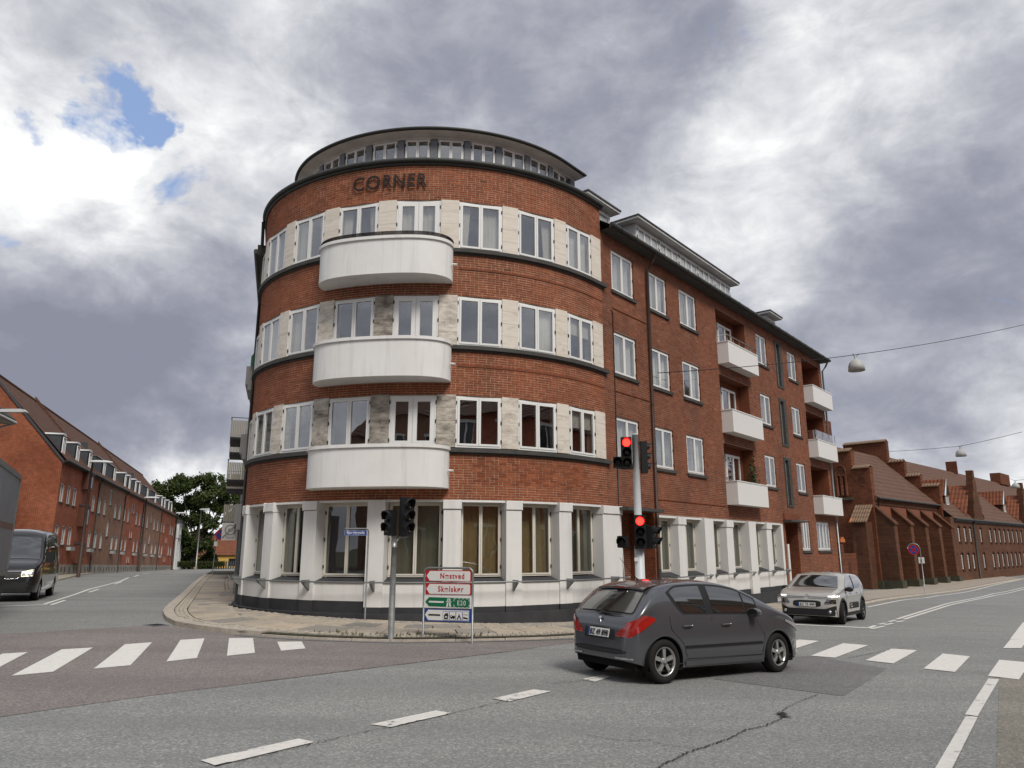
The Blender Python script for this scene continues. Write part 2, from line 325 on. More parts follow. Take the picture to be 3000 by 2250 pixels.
M = {}
RED = [(0.0, (0.13, 0.042, 0.024)), (0.12, (0.22, 0.060, 0.027)), (0.5, (0.275, 0.080, 0.034)), (0.85, (0.34, 0.103, 0.044)), (1.0, (0.39, 0.135, 0.06))]
BRN = [(0.0, (0.10, 0.038, 0.023)), (0.15, (0.18, 0.054, 0.028)), (0.5, (0.225, 0.073, 0.035)), (0.85, (0.29, 0.098, 0.05)), (1.0, (0.38, 0.15, 0.08))]
M['brick'] = brick_mat('red_brick', RED)
M['brick2'] = brick_mat('brown_red_brick', BRN)
M['mortar'] = mat('mortar', (0.56, 0.37, 0.26), 0.95, noise=(3.0, 0.7, (0.22, 0.13, 0.09)))
M['mortar2'] = mat('grey_mortar', (0.38, 0.25, 0.185), 0.95, noise=(2.0, 0.7, (0.17, 0.10, 0.07)))
M['white'] = mat('white_plaster', (0.76, 0.755, 0.735), 0.8, noise=(1.4, 0.22, (0.55, 0.53, 0.49)), bump=(60, 0.25, 0.004), streak=(5.0, 0.26, (0.40, 0.38, 0.34)))
M['balc'] = mat('balcony_plaster', (0.80, 0.795, 0.775), 0.75, noise=(1.3, 0.28, (0.60, 0.58, 0.54)), bump=(70, 0.22, 0.003), streak=(6.0, 0.34, (0.42, 0.40, 0.36)))
M['balc2'] = mat('box_balcony_plaster', (0.74, 0.73, 0.71), 0.8, noise=(1.0, 0.1, (0.6, 0.57, 0.53)), bump=(60, 0.2, 0.003))
M['frame'] = mat('white_window_paint', (0.80, 0.80, 0.78), 0.45, noise=(2.0, 0.08, (0.6, 0.6, 0.57)))
M['cream'] = mat('cream_window_paint', (0.72, 0.68, 0.59), 0.5, noise=(3.0, 0.2, (0.5, 0.46, 0.38)))
M['glass'] = glass_mat('window_glass', (0.90, 0.90, 0.88), 2.6)
M['glassd'] = glass_mat('shop_glass', (0.74, 0.74, 0.70), 1.9)
M['room'] = mat('room_interior', (0.13, 0.12, 0.11), 0.9)
M['sheer'] = mat('sheer_curtain', (0.80, 0.79, 0.74), 0.9, noise=(2.5, 0.3, (0.60, 0.59, 0.55)))
M['tan'] = mat('tan_curtain', (0.62, 0.48, 0.29), 0.9, noise=(3.0, 0.5, (0.40, 0.30, 0.17)))
M['grey_c'] = mat('grey_curtain', (0.42, 0.43, 0.38), 0.9, noise=(3.0, 0.5, (0.28, 0.29, 0.25)))
M['plum'] = mat('dark_red_curtain', (0.10, 0.07, 0.085), 0.9, noise=(3.0, 0.5, (0.03, 0.025, 0.04)))
M['black'] = mat('black_plinth_paint', (0.035, 0.036, 0.040), 0.7, noise=(2.0, 0.5, (0.07, 0.07, 0.072)))
M['zinc'] = mat('dark_zinc', (0.065, 0.07, 0.065), 0.55, noise=(2.0, 0.6, (0.035, 0.04, 0.036)), metal=0.2)
M['slate'] = mat('roof_felt', (0.05, 0.05, 0.052), 0.8, noise=(2.0, 0.5, (0.09, 0.09, 0.09)))
M['sill'] = mat('dark_stone_sill', (0.075, 0.072, 0.066), 0.8, noise=(3.0, 0.6, (0.03, 0.03, 0.028)))
M['attic'] = mat('grey_attic_boards', (0.70, 0.695, 0.68), 0.75, noise=(1.5, 0.5, (0.36, 0.36, 0.35)))
M['post'] = mat('lead_grey_post', (0.13, 0.14, 0.16), 0.6, noise=(3.0, 0.6, (0.24, 0.24, 0.25)))
M['steel'] = mat('galvanised_steel', (0.30, 0.31, 0.31), 0.45, noise=(8.0, 0.5, (0.17, 0.18, 0.18)), metal=0.75)
M['steeld'] = mat('weathered_steel', (0.16, 0.165, 0.165), 0.6, noise=(8.0, 0.7, (0.30, 0.31, 0.30)), metal=0.4)
M['pole'] = mat('light_grey_pole', (0.62, 0.64, 0.66), 0.4, noise=(4.0, 0.2, (0.45, 0.46, 0.47)))
M['sigblack'] = mat('signal_black', (0.010, 0.010, 0.011), 0.55)
M['letter'] = mat('black_letters', (0.018, 0.013, 0.011), 0.7)
M['rust'] = mat('brown_downpipe', (0.075, 0.042, 0.030), 0.6, noise=(3.0, 0.6, (0.035, 0.022, 0.018)))
def travertine():
    m = bpy.data.materials.new('travertine'); m.use_nodes = True; t = m.node_tree; b = t.nodes['Principled BSDF']; b.inputs['Roughness'].default_value = 0.8
    g_ = nn(t, 'ShaderNodeNewGeometry'); mp = nn(t, 'ShaderNodeMapping'); mp.inputs['Scale'].default_value = (1.2, 1.2, 14.0); lk(t, g_.outputs['Position'], mp.inputs[0])
    n = nn(t, 'ShaderNodeTexNoise', Scale=1.0, Detail=8.0, Roughness=0.7, Distortion=0.4); lk(t, mp.outputs[0], n.inputs['Vector'])
    c = ramp(t, n.outputs[0], [(0.25, (0.52, 0.44, 0.34)), (0.40, (0.66, 0.59, 0.50)), (0.6, (0.74, 0.69, 0.61)), (0.8, (0.68, 0.62, 0.54))])
    # black growth and rain stains held in the stone: 'tint' is how dirty that panel is
    a = nn(t, 'ShaderNodeAttribute', attribute_name='tint')
    mp2 = nn(t, 'ShaderNodeMapping'); mp2.inputs['Scale'].default_value = (2.2, 2.2, 5.5); lk(t, g_.outputs['Position'], mp2.inputs[0]); n2_ = nn(t, 'ShaderNodeTexNoise', Scale=1.0, Detail=9.0, Roughness=0.72); lk(t, mp2.outputs[0], n2_.inputs['Vector'])
    f = math_(t, 'MULTIPLY', math_(t, 'SUBTRACT', math_(t, 'ADD', n2_.outputs[0], math_(t, 'MULTIPLY', a.outputs['Fac'], 0.5)), 0.60), 2.6, clamp=True)
    c = mixc(t, math_(t, 'MULTIPLY', f, 0.88), c, (0.060, 0.046, 0.030))
    lk(t, c, b.inputs['Base Color']); return m
M['trav'] = travertine()

def curve_mesh(cu, m_):
    t_ = bpy.data.objects.new('tmp', cu); COL.objects.link(t_)
    dg = bpy.context.evaluated_depsgraph_get(); me = bpy.data.meshes.new_from_object(t_.evaluated_get(dg)); bpy.data.objects.remove(t_)
    me.materials.clear(); me.materials.append(m_); return me
def lettering(root, body, size, loc, rot, m_, name='lettering', align='CENTER', sx=1.0, ext=0.002, off=0.0, spacing=1.0):
    cu = bpy.data.curves.new(name, 'FONT'); cu.body = body; cu.size = size; cu.extrude = ext; cu.align_x = align; cu.offset = off; cu.space_character = spacing
    o = bpy.data.objects.new(name, curve_mesh(cu, m_)); COL.objects.link(o); o.parent = root; o.location = loc; o.rotation_euler = rot; o.scale = (sx, 1, 1); return o
# ================================================================== CORNER BUILDING
rng = random.Random(7)
K = 0.93
def Z(z): return K * z + 0.1934          # survey heights to metres
TC = np.array([-2.5334, 25.4746]); TR = 6.4542; AR, AL = 50.5, -72.5
def TA(a, b, z):                         # round tower: a in degrees, b outward, z metres; runs on straight beyond the tangents
    ac = min(max(a, AL), AR); n = np.array([math.sin(RAD(ac)), -math.cos(RAD(ac))]); t = np.array([-n[1], n[0]])
    if a < -45: b -= 0.24 * (min(27.5, -45 - a) / 27.5) ** 2      # the curve tightens towards the side street
    p = TC + n * (TR + b) + t * (RAD(a - ac) * TR)
    return (p[0], p[1], z)
def TS(s, b, z): return TA(math.degrees(s / TR), b, z)
WE = np.array([math.sin(RAD(39.5)), math.cos(RAD(39.5))]); WN = np.array([WE[1], -WE[0]]); W0 = np.array([2.8272, 21.855])
def WP(u, b, z):                         # right wing: u in survey units along the wall
    p = W0 + WE * (u * K) + WN * b; return (p[0], p[1], z)
def WS(s, b, z): p = W0 + WE * s + WN * b; return (p[0], p[1], z)
LE = np.array([math.sin(RAD(AL + 55)) , 0]); _a = RAD(-17.5); LE = np.array([math.sin(_a), math.cos(_a)]); LN = np.array([-LE[1], LE[0]])
L0 = np.array(TA(AL, 0, 0)[:2])
def LP(s, b, z): p = L0 + LE * s + LN * b; return (p[0], p[1], z)

BASE = (float(TC[0]), float(TC[1]), 0.0)
B = thing('corner_building', 'four storey red brick corner building with round tower, white curved balconies and white ground floor', 'building', BASE)

# ---- bricks: every course and brick is geometry; the largest on view are objects, the rest one part
def brick_rows(fn, s0, s1, z0, z1, holes=(), bl=0.228, bh=0.0515, ch=0.0667, j=0.012, seed=1, out=None):
    r = random.Random(seed); res = out if out is not None else []
    n = max(1, round((z1 - z0) / ch)); chh = (z1 - z0) / n
    for i in range(n):
        za = z0 + i * chh + (chh - bh) * 0.5; zb = za + bh; zm = (za + zb) / 2
        cuts = sorted((h[0], h[1]) for h in holes if h[2] - 0.01 < zm < h[3] + 0.01)
        iv = []; x = s0
        for a, b in cuts:
            if a > x: iv.append((x, a))
            x = max(x, b)
        if x < s1: iv.append((x, s1))
        for a, b in iv:
            x = a - (0.12 if i % 2 else 0) - r.random() * 0.02; k = i
            while x < b:
                L = bl if (k % 3) else (bl - j) / 2; k += 1
                xa, xb = max(x, a), min(x + L, b - 0.004)
                if xb - xa > 0.03: res.append((xa, xb, za, zb))
                x += L + j
    return res
def brick_mesh(fn, L, depth=0.007, seed=3):
    r = random.Random(seed); m = MB()
    for xa, xb, za, zb in L:
        d = depth * r.uniform(0.5, 1.25); t = min(1, max(0, r.gauss(0.50, 0.16)))
        b = len(m.v)
        for x, bb, z in ((xa, 0, za), (xb, 0, za), (xb, 0, zb), (xa, 0, zb), (xa + .002, d, za + .002), (xb - .002, d, za + .002), (xb - .002, d, zb - .002), (xa + .002, d, zb - .002)): m.v.append(tuple(map(float, fn(x, bb, z))))
        for q in ((4, 5, 6, 7), (0, 1, 5, 4), (1, 2, 6, 5), (2, 3, 7, 6), (3, 0, 4, 7)):
            m.f.append(tuple(b + i for i in q)); m.m.append(0); m.t.append(t); m.sm.append(False)
    return m
BANDS = [(Z(2.925), Z(4.27)), (Z(5.90), Z(7.30)), (Z(8.93), Z(10.31)), (Z(11.98), Z(13.26))]
S0, S1 = RAD(-92) * TR, RAD(55.95) * TR
near = []; rest = []
for k, (za, zb) in enumerate(BANDS):
    rows = brick_rows(TS, S0, S1, za, zb, seed=k)
    for q in rows:
        (near if (k == 0 and RAD(13) * TR < q[0] < RAD(46) * TR and Z(3.32) < q[2] < Z(4.0) and q[1] - q[0] > 0.15) else rest).append(q)
near = near[:300]
allr = [q for q in rest]
# 300 bricks of the first storey band as single objects sharing a few meshes
bm_ = []
for k in range(10):
    m = MB(); r = random.Random(k)
    for a0, a1 in ((-0.114, 0.114),):
        m.box(lambda a, b, c: (a, -b, c), a0, a1, -0.02, 0.006 + 0.003 * r.random(), 0, 0.054, t=0.12 + 0.085 * k)
    bm_.append(m.mesh('brick', [M['brick']]))
for q in near:
    am = math.degrees((q[0] + q[1]) / 2 / TR); p = TA(am, 0, q[2])
    inst('brick', rng.choice(bm_), B, (p[0] - BASE[0], p[1] - BASE[1], q[2]), RAD(am), scale=((q[1] - q[0]) / 0.228, 1, 1))
tag(brick_mesh(TS, allr).obj('brickwork', M['brick'], B), kind='stuff')

# ---- mortar wall rings behind the bricks, dark core inside
m = MB()
for za, zb in BANDS: m.box(lambda a, b, c: TA(a, b, c), -95, 55.95, -0.42, 0, za, zb, na=80)
m.obj('wall', M['mortar'], B)
m = MB(); m.box(TA, -95, 56, -2.2, -1.5, Z(-0.6), Z(13.2), na=60); m.box(TA, -95, 56, -2.0, -0.02, Z(13.05), Z(13.2), na=60)
for za, zb in BANDS: m.box(TA, -95, 55.9, -1.6, -0.43, za + 0.25, zb - 0.1, na=40)
m.obj('interior', M['room'], B)
# gutter round the tower top and string courses (dark sills)
m = MB(); m.tube([TA(a, 0.10, Z(13.28)) for a in np.linspace(-92, 56.3, 70)], 0.068, 8); m.tube([TA(a, 0.03, Z(13.19)) for a in np.linspace(-92, 56.3, 70)], 0.05, 6)
m.obj('gutter', M['zinc'], B)
for zt in (10.42, 7.40, 4.38):
    m = MB(); m.box(TA, -92, 57.5, -0.4, 0.11, Z(zt) - 0.12, Z(zt) - 0.012, na=90); m.box(TA, -92, 57.0, -0.4, 0.045, Z(zt) - 0.17, Z(zt) - 0.122, na=90)
    m.obj('sill_course', M['sill'], B)
# thin projecting brick string below each sill
for zt in (9.78, 6.78):
    m = MB(); m.box(TA, 9.5, 55.9, -0.02, 0.022, Z(zt) - 0.02, Z(zt) + 0.03, na=40); m.obj('string_course', M['brick2'], B)

# ---- windows
def frame_of(P, t, n): return lambda a, b, c: (P[0] + t[0] * a + n[0] * b, P[1] + t[1] * a + n[1] * b, c)
def tower_frame(a):
    n = (math.sin(RAD(a)), -math.cos(RAD(a))) if a < AR else tuple(WN); p = TA(a, 0, 0); return frame_of(p, (-n[1], n[0]), n)
def window(root, F, w, z0, z1, name='window', fm='frame', gl='glass', door=False, sashes=2, depth=0.03, curtain=None, cmat='sheer', fw=0.045, sw=0.055, part_label=None, room=True, handle=False):
    m = MB(); h = w / 2
    for a0, a1, c0, c1 in ((-h, -h + fw, z0, z1), (h - fw, h, z0, z1), (-h + fw, h - fw, z1 - fw, z1), (-h + fw, h - fw, z0, z0 + fw)): m.box(F, a0, a1, -depth - 0.06, -depth, c0, c1)
    if door: sw = 0.115
    inner = (w - 2 * fw) / sashes; panes = []
    for i in range(sashes):
        a0 = -h + fw + i * inner + 0.004; a1 = a0 + inner - 0.008; c0, c1 = z0 + fw + 0.004, z1 - fw - 0.004
        for x0, x1, y0, y1 in ((a0, a0 + sw, c0, c1), (a1 - sw, a1, c0, c1), (a0 + sw, a1 - sw, c1 - sw, c1), (a0 + sw, a1 - sw, c0, c0 + sw)): m.box(F, x0, x1, -depth - 0.045, -depth + 0.014, y0, y1)
        panes.append((a0 + sw, a1 - sw, c0 + sw, c1 - sw))
    for s_ in (-1, 1):                   # hinges
        for q in (0.13, 0.5, 0.87): m.box(F, s_ * (h - 0.012) - 0.012, s_ * (h - 0.012) + 0.012, -depth, -depth + 0.022, z0 + (z1 - z0) * q - 0.045, z0 + (z1 - z0) * q + 0.045, m=1)
    W_ = m.obj(name, [M[fm], M['sigblack']], root)
    if part_label: W_['label'] = part_label
    for a0, a1, c0, c1 in panes:
        q = MB(); q.box(F, a0, a1, -depth - 0.022, -depth - 0.014, c0, c1); q.obj('pane', M[gl], W_)
    if curtain:
        q = MB(); H = z1 - z0
        def drape(xa, xb, c0, c1, pinch=0.0):
            rows = []
            for k in range(6):
                zz = c1 + (c0 - c1) * k / 5; rw = []
                for i in range(25):
                    f = i / 24; x = xa + (xb - xa) * f * (1 - pinch * k / 5)
                    rw.append(F(x, -depth - 0.16 - 0.022 * math.sin(f * 38 + xa * 9) - 0.01 * math.sin(f * 90), zz))
                rows.append(rw)
            q.grid(rows)
        for kind, side in curtain:
            if kind == 'full': drape(-h + fw if side <= 0 else 0.02, h - fw if side >= 0 else -0.02, z0 + 0.04, z1 - 0.04)
            elif kind == 'side': drape(side * (h - fw), side * (h * 0.42), z0 + 0.04, z1 - 0.04, 0.25)
            elif kind == 'blind': q.box(F, -h + fw if side <= 0 else 0.02, h - fw if side >= 0 else -0.02, -depth - 0.12, -depth - 0.11, z1 - 0.05 - H * 0.38, z1 - 0.05)
        q.obj('curtain', M[cmat], W_)
    return W_
TWC = [(-63.3, 'A'), (-47.9, 'B'), (-32.5, 'C'), (-16.8, 'D'), (-0.95, 'E'), (14.8, 'F'), (30.35, 'G'), (45.6, 'H')]
FL = [(10.43, 11.965), (7.405, 8.91), (4.40, 5.885)]
cur = {(0, 'E'): [('full', 0)], (0, 'D'): [('side', -1), ('side', 1)], (0, 'C'): [('side', -1), ('side', 1)], (0, 'F'): [('full', 1), ('side', -1)], (0, 'G'): [('side', 1)], (0, 'H'): [('full', 0)], (0, 'B'): [('full', 0)],
       (1, 'H'): [('blind', 0)], (1, 'B'): [('full', 0)], (1, 'C'): [('side', -1)], (2, 'H'): [('blind', 0)], (2, 'B'): [('blind', 0)], (1, 'G'): [('full', 1)]}
for fi, (zb, zt) in enumerate(FL):
    for a, nm in TWC:
        wdt = 2 * TR * math.sin(RAD(5.55 if nm != 'H' else 5.2)) * 1.005
        window(B, tower_frame(a), wdt, Z(zb), Z(zt), name='balcony_door' if nm == 'E' else 'window', door=(nm == 'E'), curtain=cur.get((fi, nm)))
    # travertine panels between the windows, each of stacked slabs
    edges = [(-73, -68.9)] + [(TWC[i][0] + 5.62, TWC[i + 1][0] - 5.62) for i in range(7)] + [(50.85, 55.6)]
    for i, (a0, a1) in enumerate(edges):
        dirt = 0.12
        if fi == 2 and i in (3, 4, 5): dirt = 0.62 if i != 4 else 0.72
        if fi == 2 and i in (2, 6): dirt = 0.30
        if fi == 1 and i == 4: dirt = 0.70
        if fi == 1 and i in (3, 5): dirt = 0.34
        if fi == 0: dirt = 0.05
        m = MB(); ns = 4; zz = [Z(zb) + (Z(zt) + 0.03 - Z(zb)) * k / ns for k in range(ns + 1)]
        for k in range(ns): m.box(TA, a0, a1, -0.3, 0.028 + 0.004 * rng.random(), zz[k] + 0.002, zz[k + 1] - 0.002, t=dirt + rng.uniform(-.04, .04), na=2)
        m.obj('stone_panel', M['trav'], B)
# ---- curved balconies
def plan(ac, hw, D, n=40, p=4.5):
    pts = []
    for i in range(n + 1):
        t_ = -1 + 2 * i / n; t_ = math.sin(t_ * math.pi / 2) if True else t_
        pts.append((ac + hw * t_, D * max(0.0, 1 - abs(t_) ** p) ** 0.5))
    return pts
for zb, zt in ((9.30, 10.36), (6.27, 7.33), (3.22, 4.28)):
    pl = plan(-9.0, 16.9, 0.80); zb, zt = Z(zb), Z(zt)
    m = MB()
    outer = lambda z, e=0.0, f=1.0: [TA(-9 + (a + 9) * f, b + e if b > 0.01 else -0.03, z) for a, b in pl]
    back = lambda z: [TA(a, -0.03, z) for a, b in reversed(pl)]
    m.grid([outer(zb), outer(zb + (zt - zb) / 2), outer(zt)])
    m.grid([outer(zb), [TA(a, -0.03, zb) for a, b in pl]], sm=False)
    m.grid([outer(zt - 0.02, -0.13, .975), [TA(-9 + (a + 9) * .975, b - 0.13 if b > 0.14 else -0.03, zb + 0.12) for a, b in pl]])
    m.grid([[TA(-9 + (a + 9) * .975, max(-0.03, b - 0.13), zb + 0.12) for a, b in pl], [TA(a, -0.03, zb + 0.12) for a, b in pl]], sm=False)
    bo = m.obj('balcony', M['balc'], B)
    m = MB(); e = 0.045; F_ = 1.012
    o0, o1 = outer(zt, e, F_), outer(zt + 0.085, e, F_); i1 = outer(zt + 0.085, -0.15, .97); i0 = outer(zt, -0.15, .97)
    m.grid([i0, o0]); m.grid([o0, o1]); m.grid([o1, i1]); m.grid([i1, i0]); m.obj('coping', M['balc'], bo)
    m = MB(); s_ = TA(7.9, 0.10, 0); m.tube([TA(7.6, 0.30, zb + 0.45), TA(8.7, 0.34, zb + 0.44)], 0.03, 6); m.obj('water_spout', M['balc'], bo)
    if zt > Z(10):
        m = MB()
        for q in range(4): m.tube([TA(-9 + (a + 9) * 1.0, max(0.0, b - 0.02), zt + 0.115 + 0.032 * q) for a, b in pl], 0.014, 5)
        for q in range(1, 40, 4): a, b = pl[q]; m.tube([TA(a, max(0, b - 0.02), zt + 0.08), TA(a, max(0, b - 0.02), zt + 0.22)], 0.012, 5)
        m.obj('railing', M['letter'], bo)
# ---- CORNER lettering, each letter a metal shape standing off the wall
for ch, a in zip('CORNER', (-16.9, -12.9, -9.15, -5.95, -2.95, -0.35)):
    cu = bpy.data.curves.new('letter', 'FONT'); cu.body = ch; cu.size = 0.585 * (1.02 if ch in 'CO' else 1); cu.extrude = 0.012; cu.offset = 0.0015; cu.align_x = 'CENTER'; cu.materials.append(M['letter'])
    o = bpy.data.objects.new('letter', curve_mesh(cu, M['letter'])); COL.objects.link(o); o.parent = B
    p = TA(a, 0.07, Z(12.40) + 0.004); o.location = (p[0] - BASE[0], p[1] - BASE[1], p[2]); o.rotation_euler = (RAD(90), 0, RAD(a)); o.scale = (0.84 if ch not in 'CO' else 0.95, 1, 1)
# ---- ground floor of the tower
PIL = [(-74, -70), (-58.2, -54.2), (-42.4, -38.6), (-27.8, -23.8), (-10.7, -6.5), (6.8, 10.8), (21.5, 25.4), (36, 40), (52.7, 61.8)]
GT = 2.86
m = MB(); m.box(TA, -74, 61.8, -0.55, 0.0, Z(GT), Z(2.92), na=70); m.obj('lintel', M['white'], B)
for i, (a0, a1) in enumerate(PIL):
    zlow = Z(0.04) if a0 > -12 else Z(0.19)
    m = MB(); m.box(TA, a0, a1, -0.5, 0.055, zlow, Z(2.645) if i not in (4,) else Z(2.915), na=3)
    p = m.obj('pilaster', M['white'], B)
    if i not in (4,):
        m = MB(); m.box(TA, a0 - 0.12, a1 + 0.12, -0.5, 0.088, Z(2.66), Z(2.915), na=3); bevel(m.obj('capital', M['white'], p), 0.012)
    m = MB(); m.box(TA, a0, a1, -0.5, 0.052, Z(-0.25), zlow - 0.002, na=3); m.obj('plinth_block', M['black'], B)
gcur = {0: 'grey_c', 1: 'grey_c', 2: 'grey_c', 3: 'plum', 4: 'grey_c', 5: 'tan', 6: 'tan', 7: 'grey_c'}
for i in range(8):
    a0, a1 = PIL[i][1], PIL[i + 1][0]; zlow = Z(0.04) if a0 > -12 else Z(0.19)
    m = MB(); m.box(TA, a0, a1, -0.5, 0.0, zlow, Z(0.66), na=5); m.obj('spandrel', M['white'], B)
    m = MB(); m.box(TA, a0, a1, -0.5, -0.004, Z(-0.25), zlow - 0.002, na=5); m.obj('plinth_block', M['black'], B)
    m = MB(); n_ = 6
    m.grid([[TA(a, 0.03, Z(0.665)) for a in np.linspace(a0, a1, n_)], [TA(a, 0.03, Z(0.69)) for a in np.linspace(a0, a1, n_)], [TA(a, -0.32, Z(0.79)) for a in np.linspace(a0, a1, n_)]], sm=False); m.obj('window_sill', M['black'], B)
    # splayed white reveals
    c_ = (a0 + a1) / 2; wd = 2 * (TR - 0.33) * math.sin(RAD((a1 - a0) / 2 - 0.05))
    n = (math.sin(RAD(c_)), -math.cos(RAD(c_))); p = (TC[0] + n[0] * (TR - 0.31), TC[1] + n[1] * (TR - 0.31))
    window(B, frame_of(p, (-n[1], n[0]), n), wd - 0.02, Z(0.82), Z(GT) - 0.005, name='shop_window', fm='cream', gl='glassd', depth=0.02, fw=0.035, sw=0.04, curtain=[('full', 0)] if i != 2 else [('side', -1), ('side', 1)], cmat=gcur[i])
m = MB(); m.box(TA, -92, 59.5, -0.3, 0.17, -1.25, Z(-0.12), na=80); m.obj('plinth', M['black'], B)
# handrail on brackets
m = MB(); m.tube([TA(a, 0.30, Z(0.70)) for a in np.linspace(-74, 61.5, 70)], 0.021, 8); hr = m.obj('handrail', M['steel'], B)
for a in (-71, -55.5, -40, -25, -8.5, 8.8, 23.3, 38.2, 56):
    m = MB(); m.prism([TA(a - 0.25, 0.05, Z(0.74)), TA(a - 0.25, 0.32, Z(0.74)), TA(a - 0.25, 0.32, Z(0.66)), TA(a - 0.25, 0.05, Z(0.44))], Vector(TA(a + 0.25, 0.05, Z(0.74))) - Vector(TA(a - 0.25, 0.05, Z(0.74)))); m.obj('bracket', M['steeld'], hr)
# ---- attic ring: posts, windows, deep soffit and roof edge
RB = (5.6 - 6.94) * K
AW = [(-56.6, -47.0), (-44.3, -34.9), (-32.3, -23.2), (-20.4, -11.3), (-8.5, 0.1), (2.8, 11.5), (14.1, 22.7), (25.2, 34.4), (36.4, 45.5), (47.9, 57.0)]
for i, (a0, a1) in enumerate(AW):
    c_ = (a0 + a1) / 2; n = (math.sin(RAD(c_)), -math.cos(RAD(c_))); rr = TR + RB; p = (TC[0] + n[0] * rr, TC[1] + n[1] * rr)
    window(B, frame_of(p, (-n[1], n[0]), n), 2 * rr * math.sin(RAD((a1 - a0) / 2)), Z(13.35), Z(14.86), name='attic_window', depth=0.02, fw=0.03, sw=0.04, curtain=[('full', 0)] if i % 3 else None, cmat='grey_c')
pe = [-58.8] + [(AW[i][1] + AW[i + 1][0]) / 2 for i in range(9)] + [58.2]
for i, a in enumerate(pe):
    m = MB(); m.box(TA, a - 1.15, a + 1.15, RB - 0.1, RB + 0.05, Z(13.2), Z(14.82)); m.obj('attic_post', M['post'], B)
m = MB(); m.box(TA, -95, 59.3, RB - 0.15, RB + 0.02, Z(14.86), Z(14.95), na=60); m.box(TA, -95, -58.9, RB - 0.15, RB - 0.01, Z(13.1), Z(14.80), na=20); m.box(TA, -60, 59.3, RB - 0.8, RB - 0.7, Z(13.1), Z(14.9), na=30)
m.box(TA, 58.6, 59.3, RB - 3.5, RB, Z(13.1), Z(14.93)); m.obj('attic_wall', M['attic'], B)
m = MB(); rows = []
for b_, z_ in ((RB, 14.93), (RB + 0.38, 14.95), (RB + 0.42, 15.02), (RB + 0.30, 15.10), (RB - 2.5, 15.45), (-5.8, 15.7)): rows.append([TA(a, b_, Z(z_)) for a in np.linspace(-96, 60.5, 70)])
m.grid(rows[:2], m=1); m.grid(rows[1:], m=0)
for e in (0, -1): m.face([r[e] for r in rows], m=1)
ro = m.obj('attic_roof', [M['slate'], M['attic']], B)
m = MB(); m.tube([TA(a, RB + 0.43, Z(15.0)) for a in np.linspace(-96, 60.5, 70)], 0.042, 8); m.obj('roof_gutter', M['zinc'], ro)

# ================================================================== RIGHT WING
def wall_holes(m, fn, u0, u1, z0, z1, holes, depth, mi=0, mr=0, deep=None):
    zs = sorted({z0, z1} | {min(max(h[k], z0), z1) for h in holes for k in (2, 3)})
    for za, zb in zip(zs[:-1], zs[1:]):
        if zb - za < 1e-4: continue
        zm = (za + zb) / 2; x = u0
        for a, b in sorted((h[0], h[1]) for h in holes if h[2] < zm < h[3]) + [(u1, u1)]:
            if a > x + 1e-4: m.face([fn(x, 0, za), fn(a, 0, za), fn(a, 0, zb), fn(x, 0, zb)], mi)
            x = max(x, b)
    for i, h in enumerate(holes):
        a, b, c, d = h[:4]; dd = -(h[4] if len(h) > 4 else depth)
        for q in ([(a, 0, c), (a, dd, c), (a, dd, d), (a, 0, d)], [(b, 0, c), (b, dd, c), (b, dd, d), (b, 0, d)], [(a, 0, d), (b, 0, d), (b, dd, d), (a, dd, d)], [(a, 0, c), (b, 0, c), (b, dd, c), (a, dd, c)]):
            m.face([fn(*p) for p in q], mr)
WW = [(0.70, 2.24), (3.27, 4.79), (5.87, 7.41), (14.02, 15.37), (18.38, 19.72)]
FZ = [(10.40, 11.94), (7.40, 8.92), (4.41, 5.93)]
LG = [(9.35, 12.60), (20.65, 23.72)]; LZ = [(9.45, 12.0), (6.42, 8.98), (3.38, 5.97)]
ST = [(9.62, 12.10), (6.60, 9.06), (3.57, 6.04)]
H = []
for a, b in WW:
    for c, d in FZ: H.append((a * K, b * K, Z(c), Z(d), 0.3))
for a, b in LG:
    for c, d in LZ: H.append((a * K, b * K, Z(c), Z(d), 0.48 if a < 15 else 1.0))
for c, d in ST: H.append((16.52 * K, 17.48 * K, Z(c), Z(d), 0.28))
H += [(18.33 * K, 19.62 * K, Z(1.46), Z(2.97), .3), (20.75 * K, 23.02 * K, Z(1.46), Z(2.97), .3), (18.33 * K, 19.62 * K, Z(-0.05), Z(0.36), .3), (21.1 * K, 22.8 * K, Z(-0.05), Z(0.36), .3)]
H += [(0.85 * K, 3.02 * K, -1.3, Z(2.80), 0.95), (16.02 * K, 17.75 * K, -1.3, Z(2.82), 0.7), (-0.2, 0.76 * K, -1.3, Z(2.91), 0.02), (3.32 * K, 15.42 * K, -1.3, Z(2.74), 0.02)]
UE = 24.15 * K; ZT = Z(12.38)
m = MB(); wall_holes(m, WS, 0.0, UE, -1.3, ZT, H, 0.3, mr=1); m.box(WS, UE - 0.02, UE, -9, -0.01, -1.3, ZT); m.box(WS, 0.0, 0.02, -0.6, -0.01, Z(11.9), ZT)
m.obj('wing_wall', [M['mortar2'], M['brick2']], B)
rows = brick_rows(WS, 0.0, UE, -0.95, ZT, holes=[h[:4] for h in H], seed=11)
tag(brick_mesh(WS, rows, seed=9).obj('wing_brickwork', M['brick2'], B), kind='stuff')
m = MB(); m.box(WS, 0.3, UE - 0.1, -1.9, -1.8, -0.5, ZT)
for zf in (3.0, 6.05, 9.1): m.box(WS, 0.3, UE - 0.1, -1.85, -0.31, Z(zf) - 0.05, Z(zf) + 0.05)
m.obj('wing_interior', M['room'], B)
def wing_frame(u, b=0.0): p = W0 + WE * (u * K) + WN * b; return frame_of(p, tuple(WE), tuple(WN))
